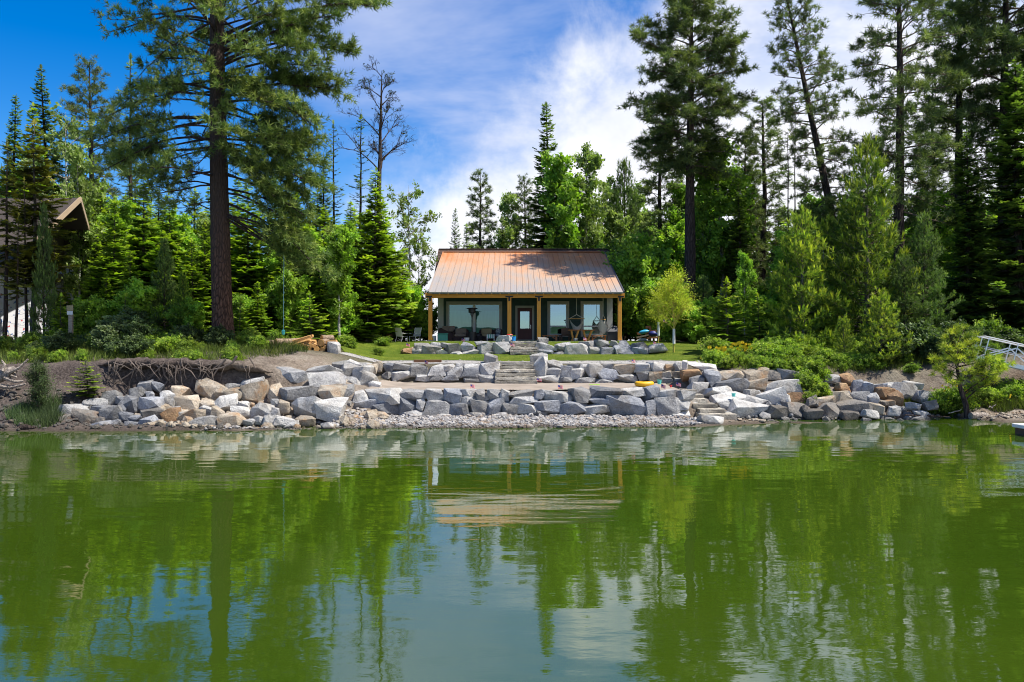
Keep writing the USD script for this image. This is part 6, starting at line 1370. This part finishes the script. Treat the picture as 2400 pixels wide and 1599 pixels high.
def bench(label, cx0, cx1, cyt, y, mat, w=.36):
    x0, x1, zt = X_(cx0, o2, d=y), X_(cx1, o2, d=y), PZ(680+cyt*.11045, y)
    th = Thing('bench', label, 'bench', ((x0+x1)/2, y, FL))
    for k in range(3): th.part('seat_plank', MB().box((x0, y-w/2+k*w/3+.005, zt-.05), (x1, y-w/2+(k+1)*w/3-.005, zt), .008), mat)
    for xx in (x0+.15, x1-.15):
        for s in (-1, 1): th.part('leg', MB().beam((xx, y+s*.13, FL), (xx, y+s*.09, zt-.05), .09, .05), mat)
    th.part('brace', MB().beam((x0+.2, y, FL+.12), ((x0+x1)/2-.1, y, zt-.06), .05, .06), mat)
    th.part('brace', MB().beam((x1-.2, y, FL+.12), ((x0+x1)/2+.1, y, zt-.06), .05, .06), mat)


bench('low reddish wooden bench right of the post by the door', 455, 800, 962, 56.2, M['wood_red'])
bench('brown wooden bench behind the low reddish bench under the narrow window', 730, 880, 948, 58.2, M['wood_brown'])
bench('long reddish wooden bench under the right-hand window', 1480, 1840, 962, 57.9, M['wood_red'])
y = 55.9; tx0, tx1, tz = X_(1012, o2, d=y), X_(1560, o2, d=y), PZ(680+842*.11045, y)
th = Thing('trestle_table', 'orange-brown timber table standing on two V-shaped trestles', 'table', ((tx0+tx1)/2, y, FL))
for k in range(6): th.part('top_plank', MB().box((tx0, y-.42+k*.14+.004, tz-.06), (tx1, y-.42+(k+1)*.14-.004, tz), .008), M['wood_red'])
for (l, r, b) in ((1075, 1225, 1135), (1335, 1510, 1405)):
    bxx = X_(b, o2, d=y)
    for s, q in ((-1, l), (1, r)):
        th.part('leg', MB().beam((bxx+s*.05, y-.25-.04*s, FL), (X_(q, o2, d=y), y-.25-.04*s, tz-.06), .10, .14, (0, 1, 0)), M['timber_x'])
        th.part('leg', MB().beam((bxx+s*.05, y+.25-.04*s, FL), (X_(q, o2, d=y), y+.25-.04*s, tz-.06), .10, .14, (0, 1, 0)), M['timber_x'])
    th.part('foot', MB().box((bxx-.22, y-.32, FL), (bxx+.22, y-.2, FL+.09), .01), M['timber_x'])
y = 57.0; x = (X_(850, o2, d=y)+X_(1050, o2, d=y))/2
th = Thing('dining_chair', 'brown wicker dining chair with rounded back left of the trestle table', 'chair', (x, y, FL))
bk = trimesh.creation.extrude_polygon(Polygon([(-.30, 0)]+[(.31*math.cos(t), .38+.10*math.sin(t)) for t in np.linspace(math.pi, 0, 9)]+[(.30, 0)]), .07); v = bk.vertices
th.part('backrest', trimesh.Trimesh(np.stack([v[:, 0]+x, y-.28+v[:, 2], v[:, 1]+FL+.46], -1), bk.faces), M['wicker_brown'])
th.part('seat', MB().box((x-.30, y-.28, FL+.36), (x+.30, y+.3, FL+.46), .03), M['wicker_brown'])
for sx in (-1, 1):
    for sy in (-1, 1): th.part('leg', MB().box((x+sx*.29, y+sy*.27, FL), (x+sx*.23, y+sy*.21, FL+.37)), M['wicker_brown'])


def hammock(label, cxt, cyt, bar, cyb, seat, y, turn):
    x = X_(cxt, o2, d=y); zt = PZ(680+cyt*.11045, y)
    hw = (bar[1]-bar[0])/2*.11045/F*y; zb = PZ(680+cyb*.11045, y); zs = PZ(680+seat*.11045, y)
    th = Thing('hammock_chair', label, 'hammock chair', (x, y, zt))
    c, s = math.cos(turn), math.sin(turn); full = .52
    e = lambda u, w, z: (x+u*c*1.0-w*s, y+u*s+w*c, z)
    th.part('rope', MB().cyl((x, y, 6.86), (x, y, zt), .018, 5), M['rope'])
    for u in (-1, 1): th.part('rope', MB().cyl((x, y, zt), e(u*full, 0, zb), .022, 5), M['rope'])
    th.part('spreader_bar', MB().cyl(e(-full-.06, 0, zb), e(full+.06, 0, zb), .03, 8), M['cut_wood'])
    n, k = 17, 7; v = []
    for i in range(n):
        u = -full+2*full*i/(n-1); fr = abs(u)/full
        zc = zs+(zb-zs)*fr**1.7
        for j in range(k):
            w = (j/(k-1)-.5); dep = (1-fr**2)
            v.append(e(u*(1-.0*dep), w*.75*dep*1.0, zc-.34*dep*(1-(2*w)**2)*.9+.16*dep*(2*abs(w))**2))
    f = []
    for i in range(n-1):
        for j in range(k-1):
            a = i*k+j; f += [[a, a+1, a+k+1], [a, a+k+1, a+k]]
    th.part('sling', (np.array(v), np.array(f)), M['canvas'], smooth=True)


hammock('cream hammock chair hanging between the two narrow windows', 1190, 520, (1070, 1320), 608, 830, 56.6, 0.0)
hammock('cream hammock chair turned edge-on hanging near the right corner of the porch', 1752, 520, (1712, 1815), 622, 850, 56.9, 1.15)
y = 56.6; x0, x1 = X_(1838, o2, d=y), X_(2120, o2, d=y)
th = Thing('covered_grill', 'dark grey outdoor fireplace with tapered hood by the right porch post', 'grill', ((x0+x1)/2, y, FL))
zb, zm, zt = FL, PZ(680+885*.11045, y), PZ(680+752*.11045, y)
th.part('firebox', MB().box((x0, y-.35, zb), (x1, y+.4, zm), .02), M['black_metal'])
th.part('hood', trimesh.convex.convex_hull(np.array([(a, b, zm+.002) for a in (x0-.03, x1+.03) for b in (y-.38, y+.43)]+[(a, b, zt) for a in (x0+.48, x1-.35) for b in (y-.05, y+.2)])), M['dark_grey'])

# ------------------------------------------------------------------ garden things left of the cabin
d = 55.5; cx = PX(600+1807*.17, d)
th = Thing('side_table', 'dark brown cube table on the lawn edge left of the cabin', 'table', (cx, d, 3.6))
th.part('top', MB().box((cx-.33, d-.3, PZ(640+868*.17, d)), (cx+.33, d+.3, PZ(640+850*.17, d)), .01), M['wood_brown'])
th.part('body', MB().box((cx-.31, d-.28, 3.55), (cx+.31, d+.28, PZ(640+869*.17, d))), M['wicker'])


def lawn_chair(x, d, label, mat, rz):
    th = Thing('lawn_chair', label, 'chair', (x, d, 3.6)); c, s = math.cos(rz), math.sin(rz)
    q = lambda u, w, z: (x+u*c-w*s, d+u*s+w*c, 3.6+z)
    for u in (-.27, .27):
        th.part('frame', MB().tube([q(u, -.3, 0), q(u, -.28, .42), q(u, .22, .40), q(u*1.0, .42, 1.05)], .016, 6), M['aluminium'])
        th.part('leg', MB().tube([q(u, .34, 0), q(u, .2, .40)], .016, 6), M['aluminium'])
        th.part('armrest', MB().beam(q(u, -.28, .62), q(u, .3, .64), .05, .025), M['white_paint'])
    th.part('seat', quadm(q(-.25, -.28, .43), q(.25, -.28, .43), q(.25, .22, .41), q(-.25, .22, .41), .02), mat)
    th.part('backrest', quadm(q(-.25, .23, .44), q(.25, .23, .44), q(.25, .42, 1.02), q(-.25, .42, 1.02), .02), mat)


lawn_chair(PX(600+2005*.17, 55.2), 55.2, 'white folding lawn chair at the left edge of the cabin lawn', M['white_paint'], 2.6)
lawn_chair(PX(600+2190*.17, 55.6), 55.6, 'grey folding lawn chair nearest to the left porch post', M['trim_light'], -.5)
x, d = PX(600+2090*.17, 56), 56.0
th = Thing('garden_table', 'thin dark garden table between the two folding lawn chairs', 'table', (x, d, 3.6))
th.part('top', MB().box((x-.45, d-.35, 4.22), (x+.5, d+.35, 4.25)), M['black_metal'])
for sx in (-.4, .45):
    for sy in (-.3, .3): th.part('leg', MB().cyl((x+sx, d+sy, 3.6), (x+sx, d+sy, 4.22), .015, 5), M['black_metal'])

# firewood
S = .17
fw_d = 43.9


def log(name, p, q, r, label=None, rng=rp):
    p, q = np.asarray(p, float), np.asarray(q, float)
    th = Thing('log', label, 'log', (p+q)/2, 'logs of the firewood stack' if label in LOGS else None)
    n = 14; ax = (q-p)/np.linalg.norm(q-p)
    pts = np.array([p+(q-p)*t for t in np.linspace(0, 1, 4)])
    v, f = tube(pts, [r*(1+.05*rng.normal()) for _ in pts], n, False); th.part('bark', trimesh.Trimesh(v, f), M['log_bark'], smooth=50)
    for e, s in ((p, -1), (q, 1)):
        v, f = tube([e+ax*s*.0, e+ax*s*.015], [r*.96, r*.9], n, True); th.part('cut_end', trimesh.Trimesh(v, f), M['cut_wood'])


LOGS = {'short round log with bark and orange cut end in the firewood stack'}
SMALL = 'short round log with bark and orange cut end in the firewood stack'
SPLIT = 'split wedge of orange firewood lying in the stack'


def at(cx, cy, d): return P(600+cx*S, 640+cy*S, d)


for (cx, cy, r, d, L, dirx, lab) in ((118, 980, 52, 43.2, .75, .30, 'large round log at the far left of the firewood stack'), (272, 962, 56, 43.2, 2.5, .72, 'longest thick log of the firewood stack, reaching back right'),
                             (895, 965, 52, 43.6, .8, .15, 'large round log near the right boulder of the firewood stack'), (905, 900, 42, 44.2, .7, .7, 'log lying on top at the right of the firewood stack')):
    p = at(cx, cy, d); v = np.array([dirx, math.sqrt(1-dirx**2), 0.04]); log('log', p, p+v*L, r*S/F*d, lab)
for (cx, cy, r) in ((370, 1010, 33), (590, 1010, 34), (640, 990, 26), (480, 1045, 32), (570, 1065, 28), (650, 1070, 30), (690, 1020, 36), (760, 1005, 30), (735, 1050, 32), (835, 1050, 40), (915, 1058, 36), (945, 1025, 24), (800, 1010, 26)):
    p = at(cx, cy, 43.5); log('log', p, p+np.array([rp.uniform(-.25, .3), 1, rp.uniform(-.04, .04)])*rp.uniform(.45, .6), r*S/F*43.5, SMALL)
for (cx, cy, ang, L) in ((560, 945, .35, 1.1), (620, 915, .28, 1.4), (640, 930, .3, 1.0), (690, 920, .1, .5), (740, 945, -.1, .7), (760, 965, .05, .6), (800, 980, -.5, .45), (600, 960, .3, .8), (700, 985, .0, .5), (1020, 950, .12, .75), (770, 1020, .6, .45), (540, 990, .25, .6)):
    p = at(cx, cy, 43.6+rp.uniform(-.1, .5)); w = rp.uniform(.13, .2)
    e = trimesh.creation.extrude_polygon(Polygon([(-w/2, 0), (w/2, -.01), (w*.35, w*.8), (-w*.1, w)]), L); e.apply_translation((0, 0, -L/2))
    e.apply_transform(trimesh.transformations.euler_matrix(math.pi/2, rp.uniform(0, 6), 0)); e.apply_transform(trimesh.transformations.euler_matrix(0, 0, math.pi/2+rp.uniform(-.5, .5)))
    e.apply_transform(trimesh.transformations.rotation_matrix(-ang, (0, 1, 0))); e.apply_translation(p)
    single('firewood', e, M['split_wood'], SPLIT, 'firewood', 'split firewood in the stack')

# rope swing hanging from the big pine
d = 42.6; xr = PX(665.5, d)
th = Thing('rope_swing', 'thin teal rope with knotted end hanging from the big pine', 'rope swing', (xr, d, PZ(785, d)))
th.part('rope', MB().tube([(xr+.02, d, PZ(470, d)), (xr, d, PZ(600, d)), (xr-.03, d, PZ(776, d))], .020, 5), M['rope_teal'])
for py in (686, 708, 748): th.part('knot', MB().tube([(xr-.01, d, PZ(py-2, d)), (xr-.01, d, PZ(py, d)), (xr-.01, d, PZ(py+2, d))], [.02, .045, .02], 7), M['rope_teal'])
th.part('seat_knot', MB().lathe([(0, PZ(786, d)), (.07, PZ(784, d)), (.09, PZ(779, d)), (.10, PZ(776, d)), (.04, PZ(773, d)), (0, PZ(772, d))], (xr-.03, d, 0), 10), M['turquoise'], smooth=40)
# post with board
d = 42.0; x = PX(166, d)
th = Thing('sign_post', 'wooden post carrying a yellow and white board on the left bank', 'sign', (x, d, 3.3))
th.part('post', MB().box((x-.10, d-.07, 3.0), (x+.10, d+.07, PZ(735, d)), .01), M['wood_grey'])
th.part('board', MB().box((x-.17, d-.10, PZ(729, d)), (x+.17, d-.075, PZ(716, d))), M['cushion_tan'])
th.part('board', MB().box((x-.15, d-.10, PZ(738, d)), (x+.15, d-.075, PZ(729.5, d))), M['white_paint'])
# inflatable boat, buckets, shovel on the sand
d = 39.0; c = P(1510, 900, d)
th = Thing('inflatable_boat', 'small yellow inflatable boat lying on the sand at the right', 'boat', c)
n = 20; ring = [(c[0]+.36*math.cos(t)*(1+.0*math.cos(2*t)), d+.22*math.sin(t), c[2]-.02+.03*abs(math.cos(t))) for t in np.linspace(0, 2*np.pi, n+1)]
th.part('hull_tube', MB().tube(ring, .125, 10, False), M['yellow'], smooth=True)
th.part('floor', MB().lathe([(0, c[2]-.05), (.30, c[2]-.05), (.30, c[2]-.10), (0, c[2]-.10)], (c[0], d, 0), 14), M['yellow'])
for s in (-1, 1): th.part('grab_handle', MB().tube([(c[0]+s*.44+.03*s*math.sin(t), d-.08+.05*math.cos(t), c[2]+.03) for t in np.linspace(0, 3.14, 6)], .014, 5), M['dark_grey'])


def pail(px, py, d, r, h, mat, label):
    p = P(px, py, d); th = Thing('bucket', label, 'bucket', p)
    th.part('body', MB().lathe([(0, p[2]), (r*.75, p[2]), (r, p[2]+h), (r*.9, p[2]+h), (r*.7, p[2]+.02), (0, p[2]+.02)], (p[0], d, 0), 14), M[mat], smooth=40)
    th.part('rim', MB().lathe([(r, p[2]+h-.02), (r*1.08, p[2]+h), (r*.95, p[2]+h+.005)], (p[0], d, 0), 14), M[mat])


pail(800+2192*.34, 560+1001*.34, 39.2, .11, .2, 'turquoise', 'turquoise toy bucket on the rocks right of the yellow boat')
pail(1600+302*.3955, 400+1340*.3955, 38.2, .10, .16, 'turquoise', 'turquoise cup on the boulders right of the side steps')
pail(800+2272*.34, 560+1025*.34, 39.0, .06, .12, 'red', 'tiny red toy pail on the rocks at the end of the sand')
p = P(800+1745*.34, 560+1010*.34, 39.2)
th = Thing('toy_shovel', 'lime green toy shovel lying on the sand', 'toy', p)
th.part('handle', MB().cyl(p+(-.25, 0, .04), p+(.08, .05, .03), .018, 6), M['lime']); th.part('blade', MB().box(p+(.08, -.03, .01), p+(.26, .12, .05), .01), M['lime'])
p = P(800+548*.34, 560+1025*.34, 40.0)
single('toy_ball', MB().lathe([(0, p[2]-.06), (.05, p[2]-.04), (.07, p[2]), (.05, p[2]+.04), (0, p[2]+.06)], (p[0], 40, 0), 10), M['white_paint'], 'small white ball lying at the left of the sand', 'ball', smooth=True)
x0, x1 = PX(970, 44.0), PX(1035, 44.0)
single('timber_plank', MB().box((x0, 43.9, ground(x0, 44.0)-.02), (x1, 44.1, ground(x0, 44.0)+.16), .01), M['wood_brown'], 'dark timber edging plank along the gravel above the middle wall', 'plank')

# small flags
FLAGS = [(448, 752, 49.6, 'small striped flag at the left end of the upper boulder wall'), (827, 716, 49.9, 'small striped flag on the upper wall below the fire bowl'), (578, 875, 43.5, 'small striped flag on the middle wall at left above the sand'),
         (893, 1045, 37.6, 'small striped flag on the lower wall left of its centre'), (155, 1048, 38.6, 'small striped flag among the rocks at the left end of the sand'), (1495, 1050, 37.6, 'small striped flag on the lower wall right of its centre'),
         (1668, 712, 50.0, 'small striped flag on the upper wall below the trestle table'), (2002, 868, 43.0, 'small striped flag on the middle wall above the yellow boat'), (2145, 738, 50.2, 'small striped flag near the right end of the upper wall'),
         (2199, 1042, 38.4, 'small striped flag in the rocks just right of the yellow boat'), (2303, 1030, 38.8, 'small striped flag in the rocks beyond the turquoise bucket'), (1352, 998, 42.1, 'small striped flag at the foot of the lower steps'), (1915, 735, 50.0, 'small striped flag on the bluish boulders of the upper wall'), (1167, 752, 49.2, 'small striped flag at the left side of the upper steps')]
stage.CreateClassPrim('/World/Shapes/flag')
fl = Thing('flag', None, None, (0, 0, 0), path='/World/Shapes/flag')
fl.part('stick', MB().cyl((0, 0, -.12), (0, 0, .30), .006, 5), M['cut_wood'])
w, h = .24, .16
v = []; NX = 7


def cloth(x0, x1, z0, z1, off=0):
    m = MB(); xs_ = np.linspace(x0, x1, NX)
    for a, b in zip(xs_[:-1], xs_[1:]):
        ya, yb = .02*math.sin(a*24)-off, .02*math.sin(b*24)-off
        m.quad((a, ya, z0-.25*a), (b, yb, z0-.25*b), (b, yb, z1-.25*b), (a, ya, z1-.25*a))
    return m


fl.part('cloth', cloth(.005, w, .30-h, .30), M['flag_white'])
for k in range(4): fl.part('stripe', cloth(.005, w, .30-h+k*h/3.5, .30-h+(k+.5)*h/3.5, .003), M['flag_red'])
fl.part('stripe', cloth(.005, w, .30-h+0.001, .30-h+.0015, .0032), M['flag_red'])
fl.part('canton', cloth(.005, w*.42, .30-h*.54, .30, .006), M['flag_blue'])


def flag_at(p, label, rz, tilt=0):
    q = numbered('/World/flag'); x = UsdGeom.Xform.Define(stage, q)
    x.AddTranslateOp().Set(tuple(map(float, p))); x.AddRotateXYZOp().Set((0, tilt, math.degrees(rz)))
    x.GetPrim().GetReferences().AddInternalReference('/World/Shapes/flag'); x.GetPrim().SetInstanceable(True)
    tag(x.GetPrim(), label, 'flag', 'small striped flags stuck among the stones')


for (cx, cy, d, lab) in FLAGS: flag_at(P(800+cx*.34, 560+cy*.34, d)-(0, .15, 0), lab, rp.uniform(-.7, .7), rp.uniform(-12, 12))
flag_at(P(1460+636*.14664, 620+950*.14664, 53.2), 'small striped flag hanging from the branch of the rear willow', 0.2, 8)

# timber rack with paddle board right of the cabin
d = 60.0; S3 = .14664; q3 = lambda cx, cy, dd=d: P(1460+cx*S3, 620+cy*S3, dd)
th = Thing('timber_rack', 'brown timber rack in the trees right of the cabin', 'rack', q3(430, 1230))
th.part('post', MB().beam(q3(435, 1240), q3(432, 1010), .16, .16), M['wood_brown']); th.part('post', MB().beam(q3(585, 1240, 61), q3(585, 1050, 61), .14, .14), M['wood_brown'])
th.part('rail', MB().beam(q3(225, 1110), q3(590, 1050, 60.6), .12, .16), M['wood_brown']); th.part('rail', MB().beam(q3(365, 1010), q3(440, 992), .14, .2), M['wood_brown'])
th.part('rail', MB().beam(q3(215, 1170), q3(420, 1125), .3, .1), M['wood_grey']); th.part('rail', MB().beam(q3(230, 1190), q3(590, 1160, 60.8), .3, .1), M['wood_brown'])
th.part('post', MB().beam(q3(365, 1060), q3(375, 1000), .1, .1), M['wood_brown'])
pp = [q3(250, 1095, 59.6)+(q3(420, 1060, 59.6)-q3(250, 1095, 59.6))*t for t in np.linspace(0, 1, 8)]
single('paddle_board', MB().tube(pp, [.02, .10, .14, .15, .15, .13, .1, .03], 8), M['sky_blue'], 'light blue paddle board lying on the timber rack', 'board', smooth=40)
c = q3(480, 1110, 59.7); m = trimesh.creation.icosphere(2, .27); m.vertices *= (1.2, .7, .8); m.vertices *= (1+.25*(meshkit.fbm(m.vertices*5+3, 2, 4)-.5))[:, None]; m.apply_translation(c)
single('life_jacket', m, M['navy'], 'dark blue life jacket hung on the timber rack', 'life jacket', smooth=40)
c = q3(318, 1222, 58.5)
single('tarp', MB().tube([c+(-.5, 0, -.02), c+(-.2, 0, .10), c+(.2, 0, .10), c+(.5, 0, -.04)], [.03, .09, .09, .03], 8), M['white_paint'], 'white folded sheet on the ground below the timber rack', 'sheet', smooth=40)
# log and driftwood on the shores
d = 37.6; a, b = P(2275, 975, d), P(2311, 974, d+.3)
th = Thing('log', 'weathered grey log lying at the foot of the leaning shore pine', 'log', (a+b)/2)
th.part('bark', MB().tube([a, (a+b)/2, b], [.16, .165, .155], 12), M['driftwood'], smooth=40)
th.part('cut_end', MB().tube([a-(.012, 0, 0), a], [.13, .15], 12), M['wood_grey'])
for (x0, y0, x1, y1, r, lab) in ((2225, 968, 2255, 960, .03, 'thin bleached driftwood stick left of the leaning pine'), (2318, 955, 2332, 948, .03, 'short bleached stick right of the weathered log'), (2300, 985, 2345, 983, .06, 'dark wet driftwood branch at the right waterline'), (2120, 985, 2225, 981, .05, 'long dark wet branch along the right waterline'), (2335, 975, 2372, 979, .05, 'yellowish driftwood piece on the right beach')):
    d = 37.2 if y0 > 970 else 37.8
    a, b = P(x0, y0, d), P(x1, y1, d); pts = [a+(b-a)*t+rp.normal(0, .03, 3) for t in np.linspace(0, 1, 6)]
    for q in pts: q[2] = max(q[2], float(ground(q[0], q[1]))+r*.5)
    single('driftwood', MB().tube(pts, [r*.7, r, r, r*.9, r*.7, r*.4], 6), M['driftwood'] if y0 < 980 else M['bark_dark'], lab, 'driftwood')
# stump with roots on the left bank
st = Thing('stump', 'bleached tree stump with twisting roots on the far left bank', 'stump', P(25, 880, 35.6))
c = P(18, 880, 35.6)
st.part('trunk', MB().tube([c+(-.9, .3, -.25), c+(-.3, .1, 0), c+(.1, 0, .15), c+(.3, .1, .3)], [.22, .28, .24, .15], 10), M['driftwood'], smooth=40)
for (pts, r) in (([(18, 875), (45, 862), (66, 842)], .09), ([(10, 885), (35, 895), (55, 893)], .10), ([(0, 905), (25, 908), (60, 900)], .11), ([(5, 870), (12, 855), (4, 845)], .08), ([(25, 880), (38, 885), (34, 872), (26, 868)], .06), ([(20, 900), (10, 925), (5, 940)], .03)):
    q = [P(a, b, 35.35+.1*i) for i, (a, b) in enumerate(pts)]
    st.part('root', MB().tube(q, np.linspace(r, r*.45, len(q)), 7), M['driftwood'], smooth=40)
single('sunken_log', MB().tube([P(42, 1004, 32.7), P(60, 1001, 32.8), P(82, 1003, 32.9)], [.08, .13, .06], 8), M['bark_dark'], 'dark wet log end at the left waterline', 'log', smooth=40)
# roots hanging from the undercut lip
rt = Thing('hanging_roots', 'bare tree roots hanging from the undercut edge of the bank', 'roots', P(420, 860, 37.2))
for k in range(70):
    px = rp.choice([rp.normal(300, 25), rp.normal(400, 20), rp.normal(480, 30), rp.uniform(250, 600)]); y0 = 846+rp.uniform(-4, 14)+max(0, (px-430)*-.01); d = 37.1-rp.uniform(0, .35) - (px > 480)*0.0
    L = abs(rp.normal(0, 30))+12; dx = rp.normal(0, 26)
    q = [P(px+dx*t+rp.normal(0, 2.2), y0+L*t**1.1+rp.normal(0, 1.5), d-.12*math.sin(3*t)) for t in np.linspace(0, 1, 5)]
    rt.part('root', MB().tube(q, np.linspace(rp.uniform(.012, .035), .005, 5), 4), M['root'])
for (pts, r) in (([(555, 835), (545, 850), (520, 862), (490, 868), (440, 862)], .06), ([(530, 842), (515, 858), (500, 880), (492, 893)], .05), ([(382, 862), (386, 880), (394, 892), (405, 886)], .05), ([(320, 862), (300, 880), (262, 903)], .045), ([(585, 838), (592, 850), (598, 862)], .05), ([(392, 894), (378, 915), (370, 922)], .035), ([(455, 855), (480, 858), (505, 852), (540, 856)], .04)):
    q = [P(a, b, 36.95) for a, b in pts]; rt.part('root', MB().tube(q, np.linspace(r, r*.4, len(q)), 6), M['root'], smooth=40)
